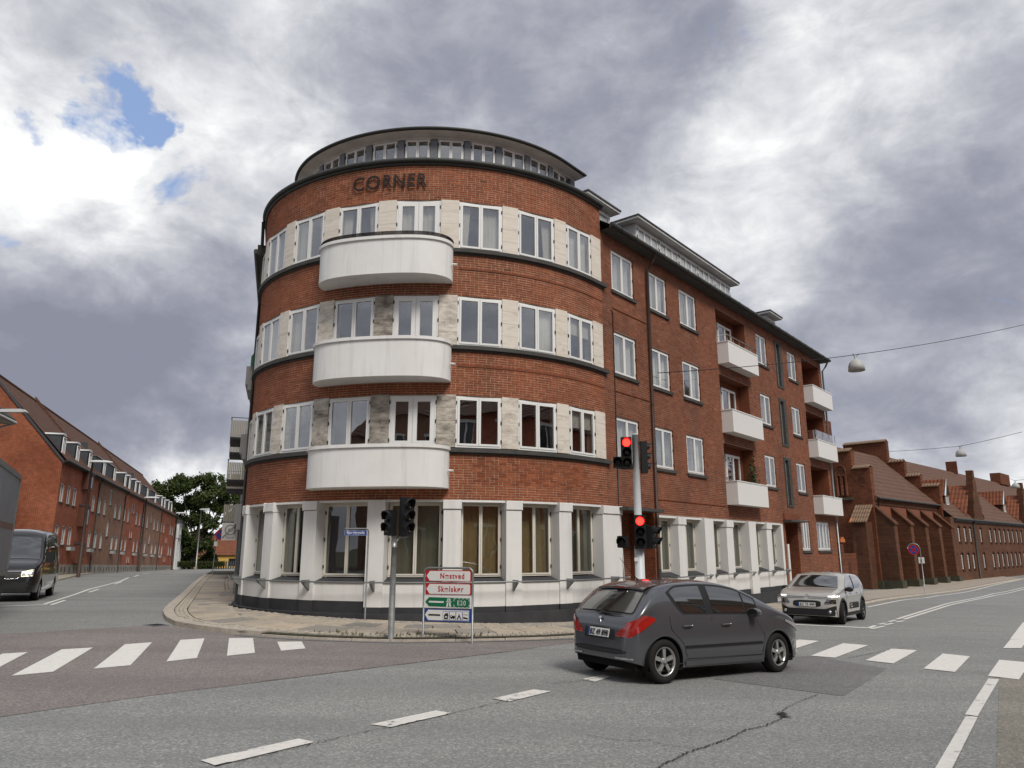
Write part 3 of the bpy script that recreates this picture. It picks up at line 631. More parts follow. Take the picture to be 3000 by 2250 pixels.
wc = [[('full', 0)], [('full', 0)], [('full', 0)], [('full', 0)], [('full', 0)], None, [('full', 0)], [('side', -1), ('side', 1)], [('full', 1)], None, [('full', 0)], [('side', 1)], None, [('full', 0)], [('side', -1)]]
k = 0
for a, b in WW:
    for c, d in FZ:
        u = (a + b) / 2; window(B, wing_frame(u), (b - a) * K - 0.01, Z(c) + 0.005, Z(d) - 0.005, depth=0.05, curtain=wc[k % 15]); k += 1
        m = MB(); m.box(WS, a * K - 0.06, b * K + 0.06, -0.05, 0.07, Z(c) - 0.10, Z(c) - 0.004); m.obj('window_sill', M['sill'], B)
for a, b, n_ in ((18.33, 19.62, 3), (20.75, 23.02, 4)):
    window(B, wing_frame((a + b) / 2), (b - a) * K - 0.01, Z(1.47), Z(2.96), depth=0.05, sashes=n_, curtain=[('side', -1), ('side', 1)])
    m = MB(); m.box(WS, a * K - 0.06, b * K + 0.06, -0.05, 0.07, Z(1.46) - 0.10, Z(1.46) - 0.004); m.obj('window_sill', M['sill'], B)
for a, b, n_ in ((18.33, 19.62, 3), (21.1, 22.8, 4)): window(B, wing_frame((a + b) / 2), (b - a) * K - 0.01, Z(-0.05), Z(0.35), name='basement_window', depth=0.05, sashes=n_, sw=0.035, fw=0.03)
for c, d in ST:      # stair windows in a dark stone surround
    m = MB()
    for a0, a1, z0, z1 in ((16.52, 16.68, c, d), (17.12, 17.48, c, d), (16.68, 17.12, d - 0.14, d), (16.68, 17.12, c, c + 0.10)): m.box(WP, a0, a1, -0.2, 0.035, Z(z0), Z(z1))
    s_ = m.obj('stair_window', M['sill'], B)
    F = wing_frame(16.9); m = MB(); h = 0.205
    for a0, a1, z0, z1 in ((-h, -h + .05, c + .1, d - .14), (h - .05, h, c + .1, d - .14), (-h, h, c + .1, c + .16), (-h, h, d - .2, d - .14), (-h, h, (c + d) / 2 - .02, (c + d) / 2 + .06)): m.box(F, a0, a1, -0.17, -0.10, Z(z0), Z(z1))
    m.obj('frame', M['frame'], s_)
    m = MB(); m.box(F, -h, h, -0.15, -0.14, Z(c + .1), Z(d - .14)); m.obj('pane', M['glass'], s_)
# loggias with box balconies
for li, (a, b) in enumerate(LG):
    for fi, (c, d) in enumerate(LZ):
        dl = .48 if li == 0 else 1.0; m = MB(); m.face([WS(a * K, -dl, Z(c)), WS(b * K, -dl, Z(c)), WS(b * K, -dl, Z(d)), WS(a * K, -dl, Z(d))])
        lg = m.obj('loggia', M['brick2'], B)
        window(B, wing_frame(a + (1.95 if li == 0 else 1.2), -dl + .09), 1.45, Z(c) + 0.1, Z(d) - 0.30, name='balcony_door', sashes=2 if li == 0 else 3, depth=0.02, fm='frame' if li == 0 else 'sill', curtain=[('side', -1)] if fi != 1 else None)
        z1 = Z((10.36, 7.34, 4.31)[fi]); z0 = Z((9.42, 6.40, 3.36)[fi]); u0, u1 = a * K - 0.02, (b + 0.12) * K if li == 0 else UE - 0.03; D = 0.47
        m = MB(); m.box(WS, u0, u0 + 0.10, 0.006, D, z0, z1); m.box(WS, u1 - 0.10, u1, 0.006, D, z0, z1); m.box(WS, u0 + 0.10, u1 - 0.10, D - 0.10, D - 0.001, z0, z1); m.box(WS, u0 + .1, u1 - .1, -0.3, D - .1, z0 + 0.004, z0 + 0.16)
        bo = m.obj('box_balcony', M['balc2'], B)
        m = MB(); m.box(WS, u0 - 0.02, u1 + 0.02, D - 0.11, D + 0.02, z1 + .001, z1 + 0.035); m.box(WS, u0 - 0.02, u0 + 0.11, 0.004, D - 0.112, z1 + .001, z1 + 0.035); m.box(WS, u1 - 0.11, u1 + 0.02, 0.004, D - 0.112, z1 + .001, z1 + 0.035); m.obj('coping', M['frame'], bo)
        if li == 0 and fi == 0:
            m = MB(); P = [WS(u0 + .04, 0.02, z1 + .30), WS(u0 + .04, D - .04, z1 + .30), WS(u1 - .04, D - .04, z1 + .30), WS(u1 - .04, 0.02, z1 + .30)]
            m.tube(P, 0.018, 6); [m.tube([WS(x, D - .04, z1), WS(x, D - .04, z1 + .30)], 0.014, 5) for x in np.linspace(u0 + .04, u1 - .04, 6)]; m.obj('railing', M['steel'], bo)
        if li == 1 and fi == 1:
            m = MB(); [m.box(WS, u0 + .05 + (u1 - u0 - .1) * q / 3 + .03, u0 + .05 + (u1 - u0 - .1) * (q + 1) / 3 - .03, D - .06, D - .045, z1 + .05, z1 + .50) for q in range(3)]; m.box(WS, u0 + .03, u0 + .045, .05, D - .05, z1 + .05, z1 + .5); m.obj('glass_screen', M['glass'], bo)
            m = MB(); [m.tube([WS(x, D - .05, z1), WS(x, D - .05, z1 + .52)], 0.014, 5) for x in np.linspace(u0 + .05, u1 - .05, 4)]; m.obj('railing', M['steel'], bo)
# climbing plant on the lowest middle balcony
m = MB(); r = random.Random(4)
for i in range(260):
    p = Vector(WS(12.25 * K + r.gauss(0, .13), 0.05 + r.gauss(0, .09), Z(4.4) + abs(r.gauss(0, .45)))); q = Vector((r.uniform(-1, 1), r.uniform(-1, 1), r.uniform(-1, 1))) * .045; s_ = Vector((r.uniform(-1, 1), r.uniform(-1, 1), r.uniform(-1, 1))) * .045
    m.face([p - q, p + s_, p + q, p - s_])
M['leaf2'] = mat('climber_leaves', (0.035, 0.06, 0.018), 0.7, noise=(9, .6, (0.07, .08, .02)))
tag(m.obj('climbing_plant', M['leaf2'], None, loc=WS(12.25 * K, 0.05, Z(4.4))), 'thin green climber growing on the lowest box balcony nearest the round tower', 'plant')
# white ground floor bays of the wing
OPN = [(3.36, 4.71), (5.30, 6.77), (7.57, 8.97), (9.64, 11.15), (11.93, 13.39), (14.0, 15.36)]
m = MB(); m.box(WP, 3.33, 15.41, -0.5, 0.0, Z(2.66), Z(2.735)); m.obj('lintel', M['white'], B)
for i, (a, b) in enumerate(OPN):
    m = MB(); m.box(WP, a, b, -0.5, -0.01, Z(-0.10 if i > 1 else 0.0), Z(0.60)); m.obj('spandrel', M['white'], B)
    m = MB(); m.grid([[WP(a, 0.02, Z(.60)), WP(b, 0.02, Z(.60))], [WP(a, 0.02, Z(.63)), WP(b, .02, Z(.63))], [WP(a, -.30, Z(.745)), WP(b, -.30, Z(.745))]], sm=False); m.obj('window_sill', M['black'], B)
    window(B, wing_frame((a + b) / 2, -0.28), (b - a) * K - 0.01, Z(0.75), Z(2.655), name='shop_window', fm='cream', gl='glassd', depth=0.02, fw=0.035, sw=0.045, curtain=[('full', 0)], cmat='grey_c')
WPIL = [(4.71, 5.30, 0.05, -0.1, 1), (6.77, 7.57, 0.13, -0.28, 0), (8.97, 9.64, 0.05, -0.1, 1), (11.15, 11.93, 0.13, -0.30, 0), (13.39, 14.0, 0.05, -0.1, 1), (15.36, 15.62, 0.02, -0.3, 0), (3.12, 3.36, 0.0, -0.3, 0)]
for a, b, pr, zl, cap in WPIL:
    m = MB(); m.box(WP, a, b, -0.5, pr, Z(zl), Z(2.44) if cap else Z(2.725)); p = m.obj('pilaster', M['white'], B)
    if cap: m = MB(); m.box(WP, a - .02, b + .02, -0.5, pr + .035, Z(2.445), Z(2.725)); m.obj('capital', M['white'], p)
m = MB(); m.box(WP, 3.2, 15.55, -0.4, 0.045, -1.5, Z(-0.105)); m.box(WP, 3.2, 13.7, -0.4, 0.20, -1.5, Z(-0.30)); m.box(WP, 14.75, 15.62, -0.4, 0.20, -1.5, Z(-0.30)); m.box(WP, 13.7, 14.75, -0.4, 0.20, Z(-.42), Z(-0.30)); m.box(WP, 13.7, 14.75, -0.4, 0.20, -1.5, Z(-0.78)); m.obj('plinth', M['black'], B)
m = MB(); m.box(WP, 13.7, 14.75, -0.4, 0.05, Z(-0.8), Z(-0.42)); m.obj('cellar_hatch', M['attic'], B)
for a0, a1 in ((4.0, 7.1), (7.45, 11.4), (11.8, 15.7)):
    m = MB(); m.tube([WP(a0, 0.22, Z(.585)), WP(a1, 0.22, Z(.585))], 0.02, 8); hr = m.obj('handrail', M['steel'], B)
    for a in (a0 + .05, (a0 + a1) / 2, a1 - .1):
        m = MB(); m.prism([WP(a - .03, .0, Z(.62)), WP(a - .03, .24, Z(.62)), WP(a - .03, .24, Z(.56)), WP(a - .03, .0, Z(.36))], Vector(WP(a + .03, 0, 0)) - Vector(WP(a - .03, 0, 0))); m.obj('bracket', M['steeld'], hr)
# doors in their recesses, canopies
M['door'] = mat('dark_door', (0.045, 0.025, 0.018), 0.5)
for a, b, dp in ((0.85, 3.02, 0.93), (16.02, 17.75, 0.68)):
    m = MB(); m.box(WP, a, b, -dp - .02, -dp, -1.2, Z(2.81)); m.obj('recess_wall', M['mortar2'], B)
    rows = brick_rows(WS, a * K, b * K, -0.9, Z(2.8), seed=5)
    m = brick_mesh(lambda s, q, z: WS(s, q - dp, z), rows); tag(m.obj('recess_brickwork', M['brick2'], B), kind='stuff')
    rows = brick_rows(WS, 0.0, dp, -0.9, Z(2.8), seed=6); q_ = b * K
    m = brick_mesh(lambda s, q, z: WS(q_ - q, -s, z), rows); tag(m.obj('recess_brickwork', M['brick2'], B), kind='stuff')
m = MB(); m.box(WP, 1.15, 2.25, -0.92, -0.86, Z(-0.55), Z(1.95)); d_ = m.obj('door', M['door'], B)
m = MB(); m.box(WP, 1.07, 1.15, -0.9, -0.84, Z(-0.55), Z(2.02)); m.box(WP, 2.25, 2.33, -0.9, -0.84, Z(-.55), Z(2.02)); m.obj('frame', M['cream'], d_)
m = MB(); m.box(WP, 16.3, 17.4, -0.67, -0.6, Z(-0.75), Z(1.75)); d_ = m.obj('door', M['door'], B)
m = MB(); m.box(WP, 16.16, 16.36, -0.55, 0.0, Z(-0.9), Z(1.78)); m.obj('frame', M['frame'], d_)
m = MB(); m.box(WP, 0.55, 2.95, 0.002, 0.42, Z(2.80), Z(2.90)); m.obj('canopy', M['sill'], B)
m = MB(); m.box(WP, 15.75, 18.1, 0.002, 0.40, Z(2.83), Z(2.92)); m.obj('canopy', M['sill'], B)
m = MB(); m.box(WP, 15.85, 17.9, 0.009, 0.06, Z(2.94), Z(3.24)); m.obj('door_hood', M['brick2'], B)
# eaves, gutter, roof, downpipes
m = MB(); m.face([WS(0.0, 0.0, ZT), WS(UE + .25, 0.0, ZT), WS(UE + .25, .42, ZT), WS(0.0, .42, ZT)]); m.box(WS, 0.0, UE + .25, .38, .42, ZT + .002, ZT + .10); m.box(WS, UE + .2, UE + .25, -9, .38, ZT, ZT + .1); m.obj('eaves', M['sill'], B)
m = MB(); m.tube([WS(s, .46, ZT + .10) for s in np.linspace(0.0, UE + .3, 24)], .07, 8); [m.tube([WS(s - .02, .46, ZT + .10), WS(s + .02, .46, ZT + .10)], .082, 8) for s in np.arange(.6, UE, 0.95)]; m.obj('gutter', M['zinc'], B)
m = MB(); m.face([WS(0.0, .40, ZT + .11), WS(UE + .25, .40, ZT + .11), WS(UE - 3.5, -5.3, 15.6), WS(0.0, -5.3, 15.6)]); m.face([WS(0.0, -5.3, 15.6), WS(UE - 3.5, -5.3, 15.6), WS(UE + .25, -11, ZT + .11), WS(0.0, -11, ZT + .11)]); m.face([WS(UE + .25, .40, ZT + .11), WS(UE + .25, -11, ZT + .11), WS(UE - 3.5, -5.3, 15.6)]); m.obj('roof', M['slate'], B)
m = MB(); m.tube([WP(3.1, .44, ZT + .02), WP(3.1, .34, ZT - .22), WP(3.1, .10, ZT - .55), WP(3.1, .09, Z(.9))], .052, 8); m.tube([WP(3.1, .09, Z(.9)), WP(3.1, .09, -.9)], .06, 8, m=1); [m.tube([WP(3.1, .09, Z(q)), WP(3.1, .09, Z(q) + .05)], .062, 8) for q in (2.4, 4.5, 6.6, 8.7, 10.8)]; m.obj('downpipe', [M['rust'], M['steeld']], B)
m = MB(); m.tube([WS(UE - .05, .44, ZT), WS(UE - .02, .3, ZT - .25), WS(UE + .02, .08, ZT - .5), WS(UE + .02, .08, -.9)], .05, 8); m.obj('downpipe', M['steel'], B)
m = MB(); m.tube([WP(.55, .03, Z(9.62)), WP(.66, .03, Z(9.55)), WP(.66, .03, Z(4.45))], .016, 6); m.tube([WP(.66, .03, Z(4.4)), WP(.68, .04, Z(2.9)), WP(.76, .08, Z(.6))], .022, 6, m=1); m.obj('cable_conduit', [M['letter'], M['steel']], B)
for zq, a0, a1 in ((9.72, .7, 3.05), (6.78, .7, 3.05), (3.28, 3.2, 9.2)): m = MB(); m.box(WP, a0, a1, .006, .03, Z(zq), Z(zq) + .03); m.obj('string_course', M['brick2'], B)
# long box dormer and two small ones
def box_dormer(u0, u1, bf, z0, z1, groups, per, over=.35, roofm='attic'):
    m = MB(); m.box(WS, u0, u1, bf - 2.2, bf - .02, z0, z1 - .02); m.obj('dormer', M['attic'], B)
    gw = (u1 - u0) / groups
    for gI in range(groups):
        p = W0 + WE * (u0 + gw * (gI + .5)) + WN * bf
        window(B, frame_of(p, tuple(WE), tuple(WN)), gw - 0.10, z0 + .15, z1 - .12, name='dormer_window', sashes=per, depth=0.0, fw=.04, sw=.035, curtain=None)
    m = MB(); m.box(WS, u0 - over, u1 + over, bf - 2.4, bf + .30, z1, z1 + .07); m.box(WS, u0 - over - .02, u1 + over + .02, bf - 2.4, bf + .33, z1 + .071, z1 + .13, m=1); m.obj('dormer_roof', [M[roofm], M['slate']], B)
box_dormer(3.3, 11.7, -.5, Z(13.0), 13.33, 5, 3)
box_dormer(16.0, 17.25, -.5, Z(12.9), 13.02, 1, 2, over=.22)
box_dormer(0.15, 1.75, -.65, Z(12.9), 13.12, 1, 2, over=.22)
# ================================================================== LEFT WING (seen almost edge on)
m = MB(); m.box(LP, -0.3, 22, -8, 0, -1.0, ZT); m.obj('side_wing_wall', M['mortar2'], B)
rows = brick_rows(LP, 0.0, 9.0, 0.0, ZT - .1, seed=21); tag(brick_mesh(LP, rows, seed=22).obj('side_wing_brickwork', M['brick2'], B), kind='stuff')
m = MB(); m.face([LP(-.2, 0, ZT - .25), LP(22, 0, ZT - .25), LP(22, .34, ZT - .25), LP(-.2, .34, ZT - .25)]); m.box(LP, -.2, 22, .28, .34, ZT - .24, ZT - .08); m.box(LP, -.25, -.2, -.4, .34, ZT - .25, ZT + .12); m.obj('eaves', M['sill'], B)
m = MB(); m.tube([LP(s, .38, ZT - .12) for s in (-.25, 8, 22)], .08, 8); m.obj('gutter', M['zinc'], B)
m = MB(); m.face([LP(-.2, .33, ZT - .06), LP(22, .33, ZT - .06), LP(22, -4, 15), LP(-.2, -4, 15)]); m.obj('roof', M['slate'], B)
m = MB(); m.tube([TA(-66, .14, Z(13.2)), TA(-70, .16, Z(12.5)), TA(-72, .14, Z(12.3)), TA(-72, .13, -.4)], .055, 8); m.obj('downpipe', M['zinc'], B)
M['balc3'] = mat('grey_balcony_render', (0.42, 0.42, 0.41), 0.8, noise=(1, .3, (.33, .32, .3)))
for zb in (8.4, 5.35, 2.35):
    m = MB(); m.box(LP, 6.0, 9.3, 0.01, .62, Z(zb), Z(zb) + .22); m.box(LP, 6.0, 9.3, .50, .72, Z(zb) + .22, Z(zb) + 1.0); m.box(LP, 6.0, 6.12, .01, .5, Z(zb) + .22, Z(zb) + 1.0); bo = m.obj('side_balcony', M['balc3'], B)
# ================================================================== STREET SURVEY (metres on the ground)
KERB=[(-31.83,79.55),(-25.16,61.75),(-18.16,42.84),(-13.01,29.63),(-10.8,24.01),(-9.58,20.92),(-9.19,19.97),(-8.52,18.62),(-7.86,17.52),(-7.38,16.98),(-6.8,16.58),(-6.26,16.23),(-5.66,15.82),(-4.24,15.35),(-3.6,15.28),(-2.42,15.22),(-1.47,15.5),(-0.22,16.01),(1.39,16.84),(8.41,23.67),(14.12,31.03),(15.6,33.13),(20.86,40.18),(26.43,47.88),(39.93,62.61),(48.83,71.74)]
ZL0=[(-6.87,10.61),(-6.53,10.99),(-7.41,13.57),(-7.79,13.28)]
ZL1=[(-6.13,11.31),(-5.78,11.68),(-6.77,14.41),(-7.1,14.06)]
ZL2=[(-5.43,12.1),(-5.14,12.55),(-6.08,15.13),(-6.42,14.82)]
ZL3=[(-4.76,12.84),(-4.44,13.27),(-5.19,15.33),(-5.64,15.25)]
ZL4=[(-4.09,13.6),(-3.76,13.97),(-4.11,14.97),(-4.55,14.84)]
ZL5=[(-7.54,10.67),(-7.37,10.92),(-8.13,12.9),(-8.41,12.68)]
ZR0=[(5.3,15.43),(5.64,15.39),(6.85,17.07),(6.49,17.32)]
ZR1=[(5.58,14.36),(5.92,14.1),(7.57,16.29),(7.19,16.64)]
ZR2=[(6.33,13.79),(6.63,13.4),(8.15,15.45),(7.78,15.73)]
ZR3=[(6.83,12.81),(7.14,12.45),(8.67,14.56),(8.38,14.95)]
ZR4=[(7.42,12.06),(7.69,11.74),(9.25,13.75),(8.92,14.09)]
DA0=[(-2.61,6.63),(-2.42,6.48),(-1.83,7.29),(-2.01,7.41)]
DA1=[(-1.45,8.05),(-1.23,7.94),(-0.67,8.66),(-0.86,8.79)]
DA2=[(-0.24,9.56),(-0.03,9.39),(0.51,10.13),(0.29,10.26)]
DA3=[(1.01,11.19),(1.18,10.97),(1.48,11.48),(1.38,11.6)]
EDGE0=[(7.25,11.78),(7.39,11.74),(5.31,8.92),(5.22,9.01)]
EDGE1=[(5.19,8.94),(5.28,8.87),(3.75,6.75),(3.6,6.74)]
EDGE1b=[(3.6,6.74),(3.75,6.75),(3.17,5.95),(3.01,5.94)]
EDGE2=[(10.26,16.03),(10.66,16.06),(12.05,17.87),(11.65,17.89)]
EDGE3=[(11.68,17.95),(11.96,17.86),(16.37,23.8),(15.52,23.14)]
STOPR=[(7.82,21.58),(7.71,21.29),(9.47,20.42),(9.91,21.03),(9.7,20.92)]
STOPR2=[(9.7,20.92),(9.47,20.42),(10.19,21.33),(10.21,21.52)]
DBL1=[(12.18,24.05),(19.46,33.94),(31.43,49.41),(39.49,58.15)]
DBL2=[(12.31,23.9),(18.87,32.71),(29.75,46.66),(37.89,55.83)]
DSH=[(9.57,20.31),(10.39,21.27),(10.56,21.61),(11.14,22.27),(11.43,22.67),(11.99,23.29),(10.48,21.79),(10.97,22.35),(11.28,22.8),(11.88,23.55)]
EDGER=[(14.4,30.69),(19.48,37.56),(22.61,41.35),(25.86,45.91),(28.84,49.34),(38.98,61.14),(49.27,72.39)]
STOPL=[(-15.68,23.22),(-14.85,24.07),(-14.64,23.99)]
LL1=[(-15.02,24.33),(-19.83,35.35),(-23.58,45.35)]
LL2=[(-14.54,23.9),(-15.78,26.73)]
LL3=[(-18.34,32.72),(-19.5,35.59)]
LL4=[(-21.78,41.3),(-23.15,44.66)]
LL5=[(-25.52,50.03),(-28.25,57.05)]
LL6=[(-25.38,49.64),(-27.37,54.79)]
LL7=[(-29.37,59.55),(-31.23,64.29)]
REDB=[(-5.41,7.05),(-5.33,8.15),(-5.07,8.51),(-4.36,9.43),(-3.43,10.43),(-2.46,11.55),(-0.0,14.29)]
REDB2=[(0.26,14.51),(1.32,16.21)]
REDT=[(-9.86,15.71),(-8.41,17.08),(-8.2,17.22),(-7.93,17.38)]
DARK=[(2.97,11.42),(4.31,10.12),(4.59,10.52),(6.21,12.78),(5.62,14.37),(4.18,13.89)]
CR1=[(1.02,6.25),(1.24,6.63),(1.41,6.88),(1.58,7.12),(1.72,7.25),(1.9,7.43),(2.12,7.67),(2.41,8.08),(2.61,8.2),(2.96,8.62),(3.08,8.84)]
CR2=[(3.09,9.0),(3.56,9.67),(4.0,10.18)]
CR3=[(0.73,7.73),(1.0,7.56),(1.15,7.52),(1.31,7.56),(1.41,7.4),(1.57,7.32),(1.73,7.27)]
CR4=[(-2.52,6.39),(-2.42,6.48),(-1.82,7.23),(-1.4,7.78),(-1.2,7.96),(-0.66,8.66),(-0.0,9.52)]
CR5=[(0.54,10.73),(0.99,11.01),(1.5,11.66)]
CR6=[(6.15,14.09),(6.98,14.85),(7.81,15.69),(8.69,16.27)]
DRAIN=[(-8.28,17.33),(-8.17,17.18),(-7.86,17.25),(-8.0,17.45)]
LK=[(-29.04,49.21),(-31.22,54.08),(-37.16,68.19),(-45.96,92.05),(-48.04,105.72)]
LK0=[(-27.61,46.06),(-29.46,50.91)]
POLES=[(-2.43,15.35),(-3.6,18.67),(-1.83,15.83),(-0.78,15.24),(-11.2,30.16),(-28.29,70.92),(25.21,46.07),(-29.48,51.07),(-39.53,79.06),(-44.86,98.97),(-47.74,112.78),(5.09,30.85)]
WHEELS=[(2.12,10.91),(4.19,12.2),(9.43,21.65),(7.9,21.56),(10.72,23.27),(-16.74,26.62),(-18.53,30.45)]
CHURCH=[(28.64,62.48),(27.39,57.26),(27.2,52.83),(30.29,56.84),(38.04,64.15),(44.32,71.06),(56.44,82.8)]
# ================================================================== GROUND, ROADS, MARKINGS
def GG(x, y): return g(min(max(x, -120), 170), min(max(y, -35), 230))
M['asph'] = asphalt('asphalt', (0.235, 0.240, 0.232), (0.28, 0.282, 0.27))
M['asphr'] = asphalt('reddish_asphalt', (0.205, 0.182, 0.172), (0.245, 0.218, 0.205))
M['asphd'] = asphalt('fresh_asphalt', (0.175, 0.172, 0.170), (0.205, 0.20, 0.197))
M['path'] = asphalt('cycle_path_asphalt', (0.23, 0.215, 0.18), (0.27, 0.252, 0.215))
M['paint'] = paint_mat('road_paint', (0.76, 0.74, 0.69), (0.22, 0.205, 0.20), 0.625)
M['paintw'] = paint_mat('worn_road_paint', (0.72, 0.70, 0.65), (0.15, 0.15, 0.145), 0.57)
M['crack'] = mat('crack_filler', (0.022, 0.021, 0.020), 0.9)
M['earth'] = mat('ground_earth', (0.10, 0.10, 0.07), 0.95, noise=(.2, .8, (.06, .08, .035)))
def sheet(name, rows, dz, m_, parent=None, kind='structure'):
    m = MB(); m.grid([[(x, y, GG(x, y) + dz) for x, y in r] for r in rows], sm=True); o = m.obj(name, m_, parent)
    if not parent: o['kind'] = kind
    return o
sheet('ground', [[(x, y) for x in np.linspace(-420, 420, 57)] for y in np.linspace(-260, 600, 58)], -0.12, M['earth'])
sheet('road', [[(x, y) for x in np.linspace(-62, 66, 129)] for y in np.linspace(-4, 124, 129)], 0.0, M['asph'])
def resample(P, n):
    P = np.array(P, float); d = np.r_[0, np.cumsum(np.hypot(*np.diff(P, axis=0).T))]; t = np.linspace(0, d[-1], n)
    return np.c_[np.interp(t, d, P[:, 0]), np.interp(t, d, P[:, 1])]
def between(name, A, B_, n, k, dz, m_, parent=None, kind='structure'):
    a, b = resample(A, n), resample(B_, n)
    return sheet(name, [[tuple(a[i] + (b[i] - a[i]) * j / k) for i in range(n)] for j in range(k + 1)], dz, m_, parent, kind)
kb = KERB
between('asphalt_patch', [(-13, 2.2), (-8, 5.6)] + REDB[1:] + [(0.5, 15.0), (2.1, 17.15)], [(-17, 12.5)] + REDT + kb[9:19] + [(2.2, 17.5)], 90, 14, 0.004, M['asphr'])
between('asphalt_patch', [DARK[0], DARK[1], DARK[2]], [DARK[5], DARK[4], DARK[3]], 12, 8, 0.004, M['asphd'])
between('cycle_path', [(3.3, 5.5), EDGE0[1], (10.9, 16.0), (17, 23.8)], [(8, 2), (11, 8), (15, 13), (22, 20)], 30, 6, 0.004, M['path'])
def quad_mark(q, name='road_marking', dz=0.009, mt='paint', parent=None):
    q = [np.array(p) for p in q]; rows = [[tuple(q[0] + (q[1] - q[0]) * i / 3 + ((q[3] + (q[2] - q[3]) * i / 3) - (q[0] + (q[1] - q[0]) * i / 3)) * j / 8) for i in range(4)] for j in range(9)]
    return sheet(name, rows, dz, M[mt], parent)
def strip(P, w, name='road_marking', dz=0.009, mt='paint', n=None, jit=0, seed=0):
    r = random.Random(seed); n = n or max(4, int(len(P) * 8)); P = resample(P, n); rows = []
    for i in range(n):
        d = P[min(i + 1, n - 1)] - P[max(i - 1, 0)]; d /= max(1e-6, np.hypot(*d)); q = np.array([-d[1], d[0]]); o = r.gauss(0, jit)
        ww = w / 2 * (1 if not jit else r.uniform(.35, 1.3)); rows.append([tuple(P[i] + q * (o - ww)), tuple(P[i] + q * (o + ww))])
    return sheet(name, rows, dz, M[mt])
for q in (ZL0, ZL1, ZL2, ZL3, ZL4, ZL5): quad_mark(q, 'zebra_stripe')
for q in (ZR0, ZR1, ZR2, ZR3): quad_mark(q, 'zebra_stripe')
for q in (ZR4, EDGE2, EDGE3): quad_mark(q, 'edge_block_marking')
for q in (DA0, DA1, DA2, DA3): quad_mark(q, 'lane_dash', mt='paintw')
for q in (EDGE0, EDGE1, EDGE1b): quad_mark(q, 'edge_line', mt='paintw')
strip([(7.75, 21.5), (9.6, 20.6)], 0.26, 'stop_line'); strip([(9.58, 20.5), (10.2, 21.4)], 0.12, 'lane_line')
strip(DBL1, 0.12, 'lane_line', n=50); strip(DBL2, 0.12, 'lane_line', n=50); strip(EDGER, 0.14, 'edge_line', n=50)
for a, b in ((0, 1), (2, 3), (4, 5)): strip([DSH[a], DSH[b]], .11, 'lane_dash')
for a, b in ((6, 7), (8, 9)): strip([DSH[a], DSH[b]], .11, 'lane_dash')
strip([(-19.5, 20.2), STOPL[0], (-14.75, 24.05)], .28, 'stop_line'); strip(LL1 + [(-26.3, 51.6)], .13, 'lane_line', n=40); strip(LL2, .12, 'lane_dash'); strip(LL3, .12, 'lane_dash'); strip(LL4, .12, 'lane_dash')
strip([(-26.9, 53.5), (-28.8, 58)], .13, 'lane_dash'); strip([(-30, 61), (-31.6, 65.5)], .13, 'lane_dash')
for i, (c, w_) in enumerate(((CR1, .018), (CR2, .010), (CR3, .009), (CR4, .011), (CR5, .012), (CR6, .014))): strip(c, w_, 'asphalt_crack', dz=.012, mt='crack', n=len(c) * 14, jit=.011, seed=i)
strip([(3.02, 8.72), (3.10, 8.98)], .11, 'asphalt_crack', dz=.013, mt='crack', n=14, jit=.02, seed=5)
strip([REDB[4], REDB[6]], .012, 'asphalt_crack', dz=.012, mt='crack', n=40, jit=.008, seed=8)
strip([(p[0], p[1]) for p in kb[12:19]], .30, 'asphalt_ramp', dz=.011, mt='asphd', n=40)

# ================================================================== CORNER PAVEMENT
M['granite'] = mat('granite_kerb', (0.50, 0.445, 0.37), 0.85, noise=(6, .6, (.24, .21, .18)), bump=(40, .3, .004))
M['cobble'] = mat('granite_setts', (0.52, 0.47, 0.39), 0.9, noise=(7, .7, (.27, .235, .19)), bump=(50, .4, .004))
def slab_mat():
    m = bpy.data.materials.new('paving_slab'); m.use_nodes = True; t = m.node_tree; b = t.nodes['Principled BSDF']; b.inputs['Roughness'].default_value = .88
    a = nn(t, 'ShaderNodeAttribute', attribute_name='tint'); g_ = nn(t, 'ShaderNodeNewGeometry')
    c = ramp(t, a.outputs['Fac'], [(0, (.235, .222, .20)), (.35, (.33, .295, .25)), (.6, (.42, .36, .285)), (1, (.50, .415, .31))])
    n = nn(t, 'ShaderNodeTexNoise', Scale=2.2, Detail=9.0, Roughness=.75); lk(t, g_.outputs['Position'], n.inputs['Vector'])
    c = mixc(t, math_(t, 'MULTIPLY', ramp(t, n.outputs[0], [(.4, (0, 0, 0)), (.7, (1, 1, 1))]), .55), c, (.17, .15, .125))
    n = nn(t, 'ShaderNodeTexNoise', Scale=70.0, Detail=3.0); lk(t, g_.outputs['Position'], n.inputs['Vector'])
    c = mixc(t, .5, c, ramp(t, n.outputs[0], [(.3, (.35, .35, .35)), (.7, (.65, .65, .65))]), 'OVERLAY'); lk(t, c, b.inputs['Base Color'])
    bp = nn(t, 'ShaderNodeBump', Strength=.4, Distance=.004); lk(t, n.outputs[0], bp.inputs['Height']); lk(t, bp.outputs[0], b.inputs['Normal']); return m
M['slab'] = slab_mat()
M['sand'] = mat('joint_sand', (0.05, 0.042, 0.032), 1.0, noise=(5, .6, (.05, .06, .03)))
M['weed'] = mat('weed_leaves', (0.075, 0.095, 0.028), .8, noise=(20, .6, (.14, .13, .05)))
def inner(p):
    p = np.array(p, float); v = p - TC; a = math.degrees(math.atan2(v[0], -v[1]))
    if AL < a < AR: return np.array(TA(a, 0.19, 0)[:2])
    if a >= AR:
        s = float((p - W0) @ WE); return np.array(WS(max(s, -1.2), .22, 0)[:2])
    s = float((p - L0) @ LE); return np.array(LP(s, .12, 0)[:2])
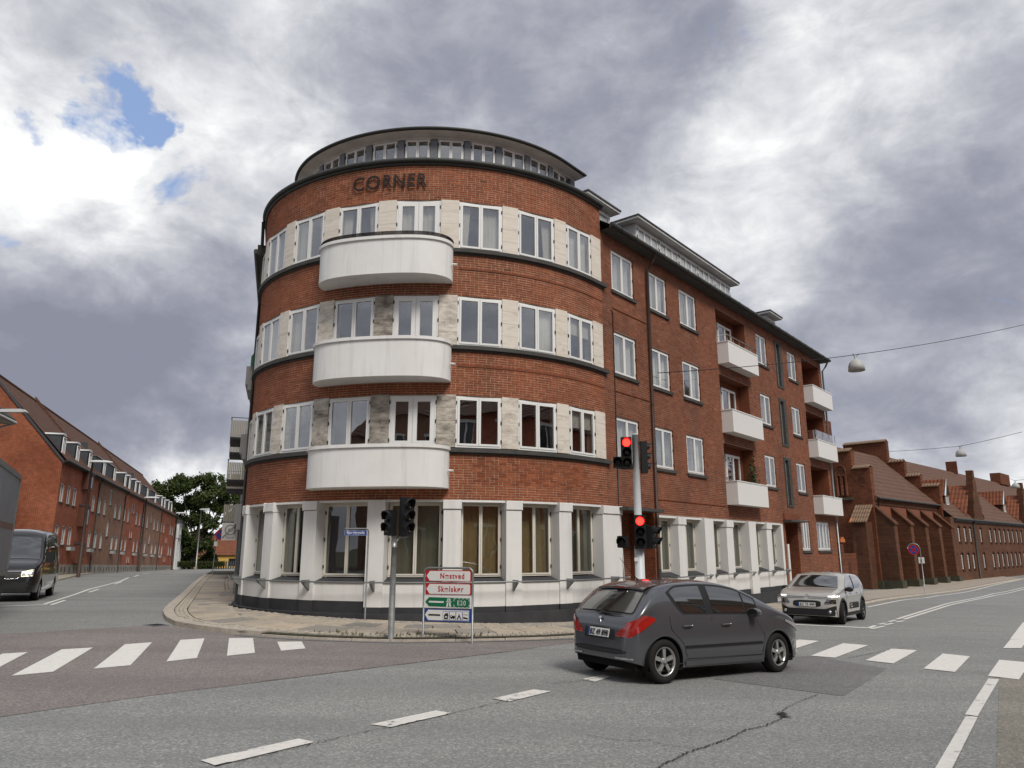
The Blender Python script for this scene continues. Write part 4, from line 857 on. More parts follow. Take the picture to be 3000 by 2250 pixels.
def smooth_poly(P, it=2):
    P = np.array(P, float)
    for _ in range(it): Q = np.repeat(P, 2, axis=0)[1:-1]; Q[0::2] = P[:-1] * .75 + P[1:] * .25; Q[1::2] = P[:-1] * .25 + P[1:] * .75; P = np.vstack([P[:1], Q, P[-1:]])
    return P
KP = smooth_poly([p for p in KERB if True]); KD = np.r_[0, np.cumsum(np.hypot(*np.diff(KP, axis=0).T))]
def KS(s): return np.array([np.interp(s, KD, KP[:, 0]), np.interp(s, KD, KP[:, 1])])
_sn = np.linspace(0, KD[-1], 600); _in = np.array([inner(KS(s)) for s in _sn])
def kp(s, d, wfix=None):           # point on the pavement: s metres along the kerb, d metres in from its face
    a = KS(s); b = np.array([np.interp(s, _sn, _in[:, 0]), np.interp(s, _sn, _in[:, 1])]); w_ = np.hypot(*(b - a))
    return a + (b - a) * (d / w_) if d >= 0 else b + (a - b) * (-d / w_)
KH = 0.10
def ph(x, y): return GG(x, y) + KH
sN = float(_sn[np.argmin([np.hypot(*(KS(s) - np.array((-9.19, 19.97)))) for s in _sn])])      # kerb tip
sR = float(_sn[np.argmin([np.hypot(*(KS(s) - np.array((14.1, 31.0)))) for s in _sn])])
s0 = sN - 42
PV = thing('pavement', None, None, (0, 18, 0), kind='structure')
between('paving_bed', [tuple(kp(s, .02)) for s in np.linspace(0, sR, 160)], [tuple(inner(KS(s))) for s in np.linspace(0, sR, 160)], 200, 6, KH - .03, M['sand'], PV)
def stone(m, s, e, d0, d1, z1, z0=-.06, jx=.0, t=.5, r=None, bt=.006):
    P = [kp(s, d0), kp(e, d0), kp(e, d1), kp(s, d1)]
    if r: P = [p + np.array([r.uniform(-jx, jx), r.uniform(-jx, jx)]) for p in P]
    c = sum(P) / 4; T = [c + (p - c) * (1 - bt / .1 if False else .985) for p in P]; dz = [z1 + (r.uniform(-.003, .003) if r else 0) for _ in range(4)]
    top = [(T[i][0], T[i][1], GG(*P[i]) + dz[i]) for i in range(4)]; mid = [(P[i][0], P[i][1], GG(*P[i]) + dz[i] - bt) for i in range(4)]; low = [(P[i][0], P[i][1], GG(*P[i]) + z0) for i in range(4)]
    m.face(top, t=t)
    for i in range(4): j = (i + 1) % 4; m.face([top[i], top[j], mid[j], mid[i]], t=t); m.face([mid[i], mid[j], low[j], low[i]], t=t)
r = random.Random(5)
s = s0
while s < sR:
    L = 1.0 if s < sN + 9 else 1.1; m = MB(); stone(m, s, s + L - .012, 0.0, .27, KH + (.006 if s < sN + 5.5 else -.045 if s < sN + 14 else .0), r=r, jx=.004); m.obj('kerb_stone', M['granite'], PV); s += L
lanes = [(.62, 1.66), (1.84, 2.78), (2.95, -.95), (-.93, -.06)]
ns = 0; rest = MB()
for li, (d0, d1) in enumerate(lanes):
    s = s0 + r.random()
    while s < sR - .5:
        L = r.choice((.80, .95, 1.1)) if li != 3 else r.uniform(.7, .95); a = kp(s, 0); b = inner(a); w_ = np.hypot(*(b - a))
        D0 = d0 if d0 >= 0 else w_ + d0; D1 = d1 if d1 >= 0 else w_ + d1
        if li == 3 and s > sN + 3.5: s += L; continue
        if w_ < 1.3 or D1 - D0 < .25: 
            if not (D0 < w_ - .3): s += L; continue
            D1 = w_ - .06
        D1 = min(D1, w_ - .03); D0_ = D0
        if D1 - D0 < .2: s += L; continue
        parts_ = [(D0, D1)] if li != 2 or D1 - D0 < 1.25 else [(D0, (D0 + D1) / 2 - .008), ((D0 + D1) / 2 + .008, D1)]
        for q0, q1 in parts_:
            tgt = MB() if ns < 290 and s > sN - 16 else rest
            stone(tgt, s, s + L - .034, q0, q1, KH + .004, r=r, jx=.007, t=min(1, max(0, r.gauss(.5, .27))), bt=.007)
            if tgt is not rest: tgt.obj('paving_slab', M['slab'], PV); ns += 1
        s += L
tag(rest.obj('distant_paving_slabs', M['slab'], PV), kind='stuff')
m = MB()
for d0, d1, rows_, smin, smax in ((.29, .60, 3, s0, sR), (1.68, 1.82, 1, s0, sR), (2.80, 2.93, 1, sN - 6, sR), (-.92, -.04, 8, sN + 4.0, sR)):
    for k in range(rows_):
        s = smin
        while s < smax:
            L = r.uniform(.09, .15); a = kp(s, 0); w_ = np.hypot(*(inner(a) - a)); D0 = d0 if d0 >= 0 else w_ + d0; D1 = d1 if d1 >= 0 else w_ + d1
            x0 = D0 + (D1 - D0) * k / rows_; x1 = D0 + (D1 - D0) * (k + 1) / rows_
            if x1 < w_ and x0 > .27: stone(m, s, s + L - .014, x0 + .005, x1 - .006, KH + r.uniform(-.008, .008), r=r, jx=.006, t=r.random(), bt=.012)
            s += L if s > sN - 15 else L * 1.3
tag(m.obj('granite_setts', M['cobble'], PV), kind='stuff')
# far side pavements
between('far_pavement', [tuple(KS(s)) for s in np.linspace(sR - 1, KD[-1], 40)], [(7.6 + i * 1.35, 32.0 + i * 1.55) for i in range(34)], 60, 10, KH, M['slab'], None)
m = MB(); P = [KS(s) for s in np.linspace(sR, KD[-1], 60)]; m.ring([[(p[0], p[1], ph(*p) + .004), (p[0] - .2, p[1] + .18, ph(*p) + .004), (p[0], p[1], GG(*p) - .05)] for p in P]); m.obj('far_kerb', M['granite'])['kind'] = 'structure'
LK_ = [(-20.5, 29.5), (-24.5, 38.2)] + [LK0[0]] + LK + [(-52, 117)]
HE = np.array([-14.3, 45.0]) / 47.2178; HN = np.array([HE[1], -HE[0]]); H0 = np.array([-32.0, 54.0])
between('left_pavement', LK_, [(-30 + .0, 28), (-33, 38)] + [tuple(H0 + HE * s_ - HN * .3) for s_ in (-8, 0, 20, 40, 60, 66)], 90, 6, KH, M['slab'])
m = MB(); P = resample(LK_, 80); m.ring([[(p[0], p[1], ph(*p) + .006), (p[0] - .25, p[1], ph(*p) + .006), (p[0], p[1], GG(*p) - .05)] for p in P]); m.obj('left_kerb', M['granite'])['kind'] = 'structure'
# drain grate
m = MB(); dc = np.mean(DRAIN, axis=0); z_ = GG(*dc)
Fd = lambda a, b, c: (dc[0] + a * .78 + b * .62, dc[1] - a * .62 + b * .78, z_ + c)
for a0, a1, b0, b1 in ((-.25, .25, -.17, -.14), (-.25, .25, .14, .17), (-.25, -.22, -.14, .14), (.22, .25, -.14, .14)): m.box(Fd, a0, a1, b0, b1, -.02, .016)
D_ = m.obj('drain_grate', M['steel'], None, loc=(dc[0], dc[1], z_)); tag(D_, 'small rectangular iron drain grate in the road by the kerb corner', 'drain')
m = MB(); [m.box(Fd, -.2 + k * .045, -.18 + k * .045, -.14, .14, -.02, .012) for k in range(10)]; q = m.obj('bar', M['sigblack'], D_)
# weeds along the kerb beneath the direction sign
m = MB(); r = random.Random(8)
for i in range(70):
    s = sN + r.choice((r.gauss(8.0, .5), r.gauss(9.3, .5), r.uniform(7, 11.5))); d = abs(r.gauss(.36, .12)); p = kp(s, d); z_ = ph(*p)
    for k in range(r.randint(3, 9)):
        a = r.uniform(0, 6.28); h_ = r.uniform(.015, .075 if i % 7 else .12); l_ = r.uniform(.02, .06); q = np.array([math.cos(a), math.sin(a)]); e_ = np.array([-q[1], q[0]]) * .008
        m.face([(p[0] + e_[0], p[1] + e_[1], z_), (p[0] - e_[0], p[1] - e_[1], z_), (p[0] + q[0] * l_ + e_[0], p[1] + q[1] * l_ + e_[1], z_ + h_)])
m.obj('weeds', M['weed'])['kind'] = 'stuff'

# ================================================================== SIGNS AND SIGNALS
def m_(n, c, rg=.5, **k): M[n] = mat(n, c, rg, **k)
m_('sign_red', (.42, .012, .016)); m_('sign_white', (.72, .71, .68), noise=(8, .15, (.55, .54, .5))); m_('sign_green', (.006, .13, .055)); m_('sign_blue', (.012, .055, .27)); m_('sign_black', (.01, .01, .01)); m_('sign_grey', (.30, .30, .29)); m_('sign_back', (.35, .36, .37), metal=.4)
PL_, PR_ = np.array([-1.83, 15.70]), np.array([-0.80, 15.38]); zb = ph(*((PL_ + PR_) / 2)); SE = (PR_ - PL_) / np.hypot(*(PR_ - PL_)); SN_ = np.array([SE[1], -SE[0]]); wS = np.hypot(*(PR_ - PL_))
DS = thing('direction_sign', 'steel framed direction sign with two red, one green and one blue arrow panel', 'road sign', (PL_[0], PL_[1], zb))
kx = wS / 785.0
def SF(a, b, c): p = PL_ + SE * a + SN_ * b; return (p[0], p[1], c)
def px(x, y, d=0.0): return SF((x - 787) * kx, d, zb + 1.36 - (y - 300) * kx)
m = MB(); rr = .11; path = [SF(0, 0, zb - .1), SF(0, 0, zb + 1.36 - rr)] + [SF(rr - rr * math.cos(q), 0, zb + 1.36 - rr + rr * math.sin(q)) for q in np.linspace(0.2, 1.57, 7)] + [SF(wS - rr + rr * math.sin(q), 0, zb + 1.36 - rr + rr * math.cos(q)) for q in np.linspace(0, 1.4, 7)] + [SF(wS, 0, zb + 1.36 - rr), SF(wS, 0, zb - .12)]
m.tube(path, .022, 10); m.obj('post_frame', M['steel'], DS)
for y in (508, 695, 885, 1082):
    m = MB(); m.tube([px(787, y), px(1572, y)], .006, 6); m.obj('rail', M['steel'], DS)
def poly(root, name, pts, mt, d, th=.004): m = MB(); m.prism([px(x, y, d) for x, y in pts], Vector((SN_[0] * th, SN_[1] * th, 0))); return m.obj(name, M[mt], root)
def rnd(x0, y0, x1, y1, r_=18, left=False):
    o = []
    for cx_, cy_, a0 in ((x1 - r_, y0 + r_, -90), (x1 - r_, y1 - r_, 0), (x0 + r_, y1 - r_, 90), (x0 + r_, y0 + r_, 180)):
        for q in range(0, 91, 30): a = RAD(a0 + q); o.append((cx_ + r_ * math.cos(a), cy_ + r_ * math.sin(a)))
    return o
ry = lambda sx=1: (RAD(90), 0, math.atan2(SE[1], SE[0]))
def stext(root, body, x, y, size, mt, sx=.8, d=.024, sp=1.22, off=.0008):
    p = px(x, y, d); o = ORG[root.name] if root.name in ORG else (0, 0, 0)
    return lettering(root, body, size, (p[0] - o[0], p[1] - o[1], p[2] - o[2]), ry(), M[mt], sx=sx, spacing=sp, off=off, ext=.0015)
for k, (y0, txt, cx_) in enumerate(((335, 'Næstved', 1248), (525, 'Skælskør', 1225))):
    m = MB(); m.prism([px(x, y, .006) for x, y in rnd(815, y0 - 2, 1562, y0 + 162, 14)], Vector((SN_[0] * .012, SN_[1] * .012, 0))); P1 = m.obj('panel', M['sign_red'], DS)
    y1 = y0 + 150; poly(P1, 'face', [(832, (y0 + y1) / 2 + 5), (884, y0 + 10), (1520, y0 + 10), (1536, y0 + 26), (1536, y1 - 12), (1520, y1 + 2), (884, y1 + 2)], 'sign_white', .018)
    stext(P1, txt, cx_, y0 + 118, .155, 'sign_red', sx=.82, off=.0035)
m = MB(); m.prism([px(x, y, .006) for x, y in rnd(803, 706, 1562, 880, 4)], Vector((SN_[0] * .012, SN_[1] * .012, 0))); P3 = m.obj('panel', M['sign_white'], DS)
poly(P3, 'face', [(818, 792), (878, 726), (1532, 733), (1532, 868), (878, 858)], 'sign_green', .018); poly(P3, 'bar', [(878, 780), (1118, 782), (1118, 806), (878, 804)], 'sign_white', .0225)
for q in ([(1180, 740), (1196, 740), (1192, 775), (1172, 775)], [(1204, 740), (1220, 740), (1228, 775), (1208, 775)], [(1155, 782), (1246, 784), (1240, 796), (1160, 794)], [(1172, 803), (1194, 803), (1188, 858), (1160, 858)], [(1204, 803), (1228, 803), (1238, 858), (1210, 858)]): poly(P3, 'motorway_symbol', q, 'sign_white', .0225)
for i in range(4):
    for yy in (738, 862): poly(P3, 'dash', [(1285 + i * 63, yy), (1318 + i * 63, yy), (1318 + i * 63, yy + 7), (1285 + i * 63, yy + 7)], 'sign_white', .0225)
for yy in (745, 825):
    for xx in (1280, 1520): poly(P3, 'dash', [(xx, yy), (xx + 7, yy), (xx + 7, yy + 36), (xx, yy + 36)], 'sign_white', .0225)
stext(P3, 'E20', 1402, 835, .135, 'sign_white', sx=.82, d=.0225, off=.0)
m = MB(); m.prism([px(x, y, .006) for x, y in rnd(812, 897, 1560, 1072, 16)], Vector((SN_[0] * .012, SN_[1] * .012, 0))); P4 = m.obj('panel', M['sign_blue'], DS)
poly(P4, 'face', [(818, 978), (870, 908), (1525, 908), (1525, 1056), (870, 1056)], 'sign_white', .018); poly(P4, 'bar', [(876, 968), (1065, 970), (1065, 992), (876, 990)], 'sign_black', .0225)
for i in range(4):
    x0 = 1108 + i * 104; poly(P4, 'pictogram_border', rnd(x0, 922, x0 + 104, 1052, 12), 'sign_blue', .0222, .001); poly(P4, 'pictogram_field', rnd(x0 + 5, 928, x0 + 99, 1046, 9), 'sign_white', .0236, .001)
pg = lambda q: poly(P4, 'pictogram', q, 'sign_black', .025, .001)
pg([(1120, 990), (1160, 945), (1178, 962), (1178, 945), (1192, 945), (1192, 975), (1202, 990), (1192, 990), (1192, 1036), (1130, 1036), (1130, 990)]); poly(P4, 'pictogram', [(1150, 992), (1174, 992), (1174, 1016), (1150, 1016)], 'sign_white', .0262, .001)
pg([(1226, 980), (1258, 980), (1258, 985), (1304, 985), (1304, 1022), (1226, 1022)]); pg(rnd(1238, 1014, 1258, 1034, 9)); pg(rnd(1276, 1014, 1296, 1034, 9)); poly(P4, 'pictogram', [(1236, 988), (1252, 988), (1252, 1002), (1236, 1002)], 'sign_white', .0262, .001)
pg([(1330, 1038), (1368, 958), (1406, 1038), (1388, 1038), (1368, 998), (1350, 1038)]); pg([(1364, 952), (1372, 952), (1372, 968), (1364, 968)])
pg([(1432, 1012), (1440, 990), (1450, 1000), (1508, 1012), (1508, 1032), (1432, 1022)]); stext(P4, 'HOTEL', 1470, 975, .034, 'sign_black', sx=1.0, d=.025, sp=1.0, off=0)
# street name sign
nb = np.array([-3.60, 18.62]); zn = ph(*nb); SS = thing('street_name_sign', 'blue street name plate reading Bjergbygade on a bent grey post', 'street sign', (nb[0], nb[1], zn))
NF = lambda a, b, c: (nb[0] + a, nb[1] - b, zn + c)
m = MB(); m.tube([NF(.0, 0, -.1), NF(0, 0, 2.13), NF(-.02, 0, 2.18), NF(-.07, 0, 2.20), NF(-.60, 0, 2.20)], .020, 8); m.obj('post', M['steeld'], SS)
m = MB(); m.box(NF, -.60, -.035, .0, .02, 2.03, 2.16); p_ = m.obj('name_plate', M['sign_blue'], SS)
for a0, a1, c0, c1 in ((-.59, -.045, 2.148, 2.152), (-.59, -.045, 2.038, 2.042), (-.592, -.588, 2.038, 2.152), (-.047, -.043, 2.038, 2.152)): m = MB(); m.box(NF, a0, a1, .02, .0225, c0, c1); m.obj('border', M['sign_white'], p_)
lettering(p_, 'Bjergbygade', .104, (-.318, -.024, 2.072), (RAD(90), 0, 0), M['sign_white'], sx=.90, off=.0005)
# signals
M['lens'] = mat('dark_lens', (0.02, .02, .022), .15, spec=.6); M['redon'] = mat('red_signal_lit', (.6, .01, .01), .4, emit=((1.0, .012, .008), 9.0))
def head(root, pos, ang, n, lit=None, w=.27, dep=.16, pitch=.265, visor=.19):
    # pos: centre of the back of the housing at its top; ang: heading its lenses face (0 = towards -y)
    ca, sa = math.cos(ang), math.sin(ang)
    def F(a, b, c): return (pos[0] + ca * a + sa * b, pos[1] + sa * a - ca * b, pos[2] + c)
    H_ = n * pitch + .04; m = MB(); m.box(F, -w / 2, w / 2, 0, dep, -H_, 0); m.box(F, -w / 2 - .012, w / 2 + .012, .0, .02, -H_ - .01, .01)
    hd = m.obj('signal_head', M['sigblack'], root)
    for i in range(n):
        zc = -.02 - pitch * (i + .5); m = MB(); c_ = Vector(F(0, dep + .001, zc)); f_ = Vector(F(0, dep + .012, zc)) - c_
        pts = lambda rr_, off: [Vector(F(rr_ * math.cos(q), dep + off, zc + rr_ * math.sin(q))) for q in np.linspace(0, 2 * math.pi, 20, endpoint=False)]
        m.ring([pts(.1, .0), pts(.1, .008), pts(.05, .02)]); ln = m.obj('lens', M['redon'] if lit == i else M['lens'], hd)
        m = MB(); A = np.linspace(RAD(-25), RAD(205), 16)
        vis = lambda rr_, o: [Vector(F(rr_ * math.cos(q), dep + o * (.55 + .45 * max(0, math.sin(q))), zc + rr_ * math.sin(q))) for q in A]
        m.grid([vis(.108, .0), vis(.112, visor)]); m.grid([vis(.118, .0), vis(.122, visor)]); m.grid([vis(.112, visor), vis(.122, visor)]); m.obj('visor', M['sigblack'], hd)
    return hd
t1 = np.array([-2.43, 15.35]); z1 = ph(*t1); T1 = thing('traffic_light', 'unlit traffic light with two black heads on a short weathered grey post', 'traffic light', (t1[0], t1[1], z1), group='traffic lights at the junction')
m = MB(); m.tube([(t1[0], t1[1], z1 - .1), (t1[0], t1[1], z1 + 1.25), (t1[0] + .005, t1[1], z1 + 1.92)], [.066, .060, .050], 12); m.obj('post', M['steeld'], T1)
m = MB(); m.tube([(t1[0], t1[1], z1 + 1.75), (t1[0], t1[1], z1 + 1.98)], .062, 12); m.tube([(t1[0], t1[1], z1 + 1.82), (t1[0] + .12, t1[1], z1 + 1.95), (t1[0] + .28, t1[1], z1 + 1.97)], .022, 8); m.obj('bracket', M['steel'], T1)
head(T1, (t1[0] - .055, t1[1] + .03, z1 + 2.50), RAD(-38), 2, w=.22, pitch=.235, visor=.13, dep=.13)
head(T1, (t1[0] + .17, t1[1] + .03, z1 + 2.76), RAD(52), 3, w=.22, pitch=.245, visor=.15, dep=.13)
t2 = np.array([3.24, 19.0]); z2 = ph(*t2); T2 = thing('traffic_light', 'tall white signal pole with two red lights lit, upper and lower, against the brick wall', 'traffic light', (t2[0], t2[1], z2), group='traffic lights at the junction')
m = MB(); m.tube([(t2[0], t2[1], z2 - .1), (t2[0], t2[1], z2 + 1.95), (t2[0], t2[1], z2 + 1.97), (t2[0], t2[1], 4.60)], [.125, .125, .105, .082], 16); m.tube([(t2[0], t2[1], 4.6), (t2[0], t2[1], 4.63)], [.082, .06], 16); m.obj('post', M['pole'], T2)
head(T2, (t2[0] - .24, t2[1] - .0, 4.52), RAD(-6), 3, lit=0, w=.26, pitch=.262)
head(T2, (t2[0] - .47, t2[1] - .0, 4.0), RAD(-10), 1, w=.22, pitch=.24)
head(T2, (t2[0] + .14, t2[1] + .05, 4.42), RAD(88), 3, w=.26, pitch=.262, visor=.13)
head(T2, (t2[0] + .02, t2[1] - .12, 2.50), RAD(-8), 3, lit=0, w=.27, pitch=.262)
head(T2, (t2[0] + .24, t2[1] - .02, 2.24), RAD(60), 2, w=.27, pitch=.262, visor=.22)
head(T2, (t2[0] - .40, t2[1] - .05, 1.98), RAD(-22), 1, w=.25, pitch=.24)
m = MB(); m.tube([(t2[0], t2[1], 1.70), (t2[0] - .44, t2[1] - .03, 1.70)], .016, 6); m.tube([(t2[0], t2[1], 1.68), (t2[0] + .25, t2[1] - .03, 1.68)], .016, 6); m.tube([(t2[0], t2[1], 3.72), (t2[0] - .46, t2[1], 3.72)], .016, 6); m.obj('bracket', M['sigblack'], T2)
m = MB(); m.box(lambda a, b, c: (t2[0] + a, t2[1] - b, c), -.15, -.06, .11, .15, 1.36, 1.45); m.box(lambda a, b, c: (t2[0] + a, t2[1] - b, c), -.14, -.06, .11, .13, .4, .98); m.obj('small_plate', M['sign_white'], T2)
# no stopping signs, 40 zone sign
def disc(root, c, r0, mt, d, name, nrm, th=.004, n=28):
    e = Vector((-nrm[1], nrm[0], 0)); m = MB(); c = Vector(c) + Vector((nrm[0], nrm[1], 0)) * d
    m.prism([c + e * r0 * math.cos(q) + Vector((0, 0, 1)) * r0 * math.sin(q) for q in np.linspace(0, 2 * math.pi, n, endpoint=False)], Vector((nrm[0], nrm[1], 0)) * th); return m.obj(name, M[mt], root)
def bar(root, c, L, w_, ang, mt, d, nrm, name='bar'):
    e = Vector((-nrm[1], nrm[0], 0)); u = e * math.cos(ang) + Vector((0, 0, 1)) * math.sin(ang); v = e * -math.sin(ang) + Vector((0, 0, 1)) * math.cos(ang); c = Vector(c) + Vector((nrm[0], nrm[1], 0)) * d
    m = MB(); m.prism([c - u * L - v * w_, c + u * L - v * w_, c + u * L + v * w_, c - u * L + v * w_], Vector((nrm[0], nrm[1], 0)) * .003); return m.obj(name, M[mt], root)
rb = np.array([25.21, 46.07]); zr = ph(*rb); nr = np.array([-.48, -.877]); RS = thing('no_stopping_sign', 'round red and blue no stopping sign with arrow plate before the church', 'road sign', (rb[0], rb[1], zr))
er = np.array([.877, -.48]); hd_ = rb - er * .30
m = MB(); m.tube([(rb[0], rb[1], zr - .1), (rb[0], rb[1], zr + 2.65)] + [(rb[0] - er[0] * (.34 - .34 * math.cos(q)), rb[1] - er[1] * (.34 - .34 * math.cos(q)), zr + 2.65 + .36 * math.sin(q)) for q in np.linspace(.3, 3.0, 9)], .03, 8); m.obj('post', M['steel'], RS)
c_ = (rb[0] - er[0] * .36, rb[1] - er[1] * .36, zr + 2.62); disc(RS, c_, .31, 'sign_red', 0, 'face', nr); disc(RS, c_, .25, 'sign_blue', .006, 'field', nr); [bar(RS, c_, .27, .035, a, 'sign_red', .012, nr) for a in (.785, -.785)]
m = MB(); q = Vector((rb[0], rb[1], zr + 1.98)); e = Vector((er[0], er[1], 0)); m.prism([q + e * x + Vector((0, 0, z)) for x, z in ((-.15, -.17), (.17, -.17), (.17, .2), (-.15, .2))], Vector((nr[0], nr[1], 0)) * .01 + Vector((0, 0, .0001))); p_ = m.obj('arrow_plate', M['sign_white'], RS); bar(RS, (q[0] + nr[0] * .02, q[1] + nr[1] * .02, q[2]), .09, .02, 1.57, 'sign_black', .02, nr, 'arrow')
nl = np.array([.37, -.93]); pz = np.array([-10.92, 29.6]); zz_ = ph(*pz); el = np.array([.93, .37])
ZS = thing('speed_zone_sign', 'square grey sign ending the 40 zone on a post beside the round tower', 'road sign', (pz[0], pz[1], zz_))
m = MB(); m.tube([(pz[0], pz[1], zz_ - .1), (pz[0], pz[1], zz_ + 2.78)], .03, 8); m.tube([(pz[0] + .1, pz[1], zz_ + 2.8), (pz[0] - .62, pz[1] - .1, zz_ + 2.8)], .022, 6); m.obj('post', M['steeld'], ZS)
cz = (pz[0] - .29, pz[1] - .1, zz_ + 2.42); e = Vector((el[0], el[1], 0)); m = MB(); m.prism([Vector(cz) + e * x + Vector((0, 0, z)) for x, z in ((-.31, -.34), (.31, -.34), (.31, .34), (-.31, .34))], Vector((nl[0], nl[1], 0)) * .01); m.obj('plate', M['sign_white'], ZS)
disc(ZS, (cz[0], cz[1], cz[2] + .06), .21, 'sign_grey', .011, 'ring', nl); disc(ZS, (cz[0], cz[1], cz[2] + .06), .16, 'sign_white', .016, 'ring_field', nl); bar(ZS, (cz[0], cz[1], cz[2] + .04), .40, .03, .80, 'sign_grey', .026, nl)
rz_ = math.atan2(el[1], el[0]); o_ = ORG[ZS.name]
lettering(ZS, '40', .20, (cz[0] - o_[0] + nl[0] * .024, cz[1] - o_[1] + nl[1] * .024, cz[2] - o_[2] - .01), (RAD(90), 0, rz_), M['sign_grey'], off=.004)
lettering(ZS, 'Zone', .13, (cz[0] - o_[0] + nl[0] * .015, cz[1] - o_[1] + nl[1] * .015, cz[2] - o_[2] - .27), (RAD(90), 0, rz_), M['sign_grey'], off=.002)
m = MB(); m.prism([Vector((pz[0] + .12, pz[1] + .25, zz_ + 1.78)) + Vector((.22 * math.cos(q), .0, .22 * math.sin(q))) for q in np.linspace(0, 6.28, 20, endpoint=False)], Vector((0, .01, 0))); m.obj('round_plate_back', M['sign_back'], ZS)
pl_ = np.array([-28.29, 70.92]); k_ = .62; pl_ = pl_ * k_; pl_ = np.array([-23.0, 57.6]); zl_ = ph(*pl_)
NS = thing('no_stopping_sign', 'round red and blue no parking sign at the kerb far down the left street', 'road sign', (pl_[0], pl_[1], zl_))
m = MB(); m.tube([(pl_[0], pl_[1], zl_ - .1), (pl_[0] + .12, pl_[1], zl_ + 3.1)], .035, 8); m.obj('post', M['steeld'], NS)
c_ = (pl_[0] + .42, pl_[1] - .05, zl_ + 3.02); disc(NS, c_, .40, 'sign_red', 0, 'face', nl); disc(NS, c_, .31, 'sign_blue', .006, 'field', nl); bar(NS, c_, .33, .045, -.785, 'sign_red', .012, nl)
m = MB(); m.box(lambda a, b, c: (pl_[0] + .1 + a, pl_[1] - b, zl_ + c), -.14, .14, .03, .05, 2.15, 2.50); m.obj('arrow_plate', M['sign_white'], NS)
# ================================================================== VEHICLES (local x forward, y left, z up)
def interp(P, x): return float(np.interp(x, [p[0] for p in P], [p[1] for p in P]))
def smooth_curve(P, it=2): return [tuple(p) for p in smooth_poly(P, it)]
def car_paint(name, c, flake=.25, rough=.32):
    m = mat(name, c, rough, spec=.5, metal=flake, coat=1.0); return m
M['tyre'] = mat('tyre_rubber', (.012, .012, .012), .85); M['alloy'] = mat('alloy_wheel', (.50, .50, .49), .35, metal=.7); M['alloyd'] = mat('dark_alloy', (.08, .08, .085), .4, metal=.6)
M['cglass'] = mat('tinted_car_glass', (.014, .017, .016), .02, spec=.9, coat=1.0); M['cglass'].node_tree.nodes['Principled BSDF'].inputs['Coat IOR'].default_value = 2.1; M['trim'] = mat('black_trim', (.014, .014, .015), .55); M['taill'] = mat('tail_light', (.34, .012, .008), .12, spec=.8, coat=1.0)
M['headl'] = mat('headlight_lens', (.45, .46, .46), .1, spec=.9, coat=1.0, metal=.3); M['dlight'] = mat('lit_running_light', (.9, .9, .9), .3, emit=((1, 1, 1), .9)); M['amber'] = mat('warm_running_light', (.8, .75, .5), .3, emit=((1, .86, .55), 1.2))
M['plate'] = mat('number_plate', (.68, .68, .66), .5); M['chrome'] = mat('chrome', (.75, .75, .75), .12, metal=1.0); M['under'] = mat('underbody', (.006, .006, .006), .95)
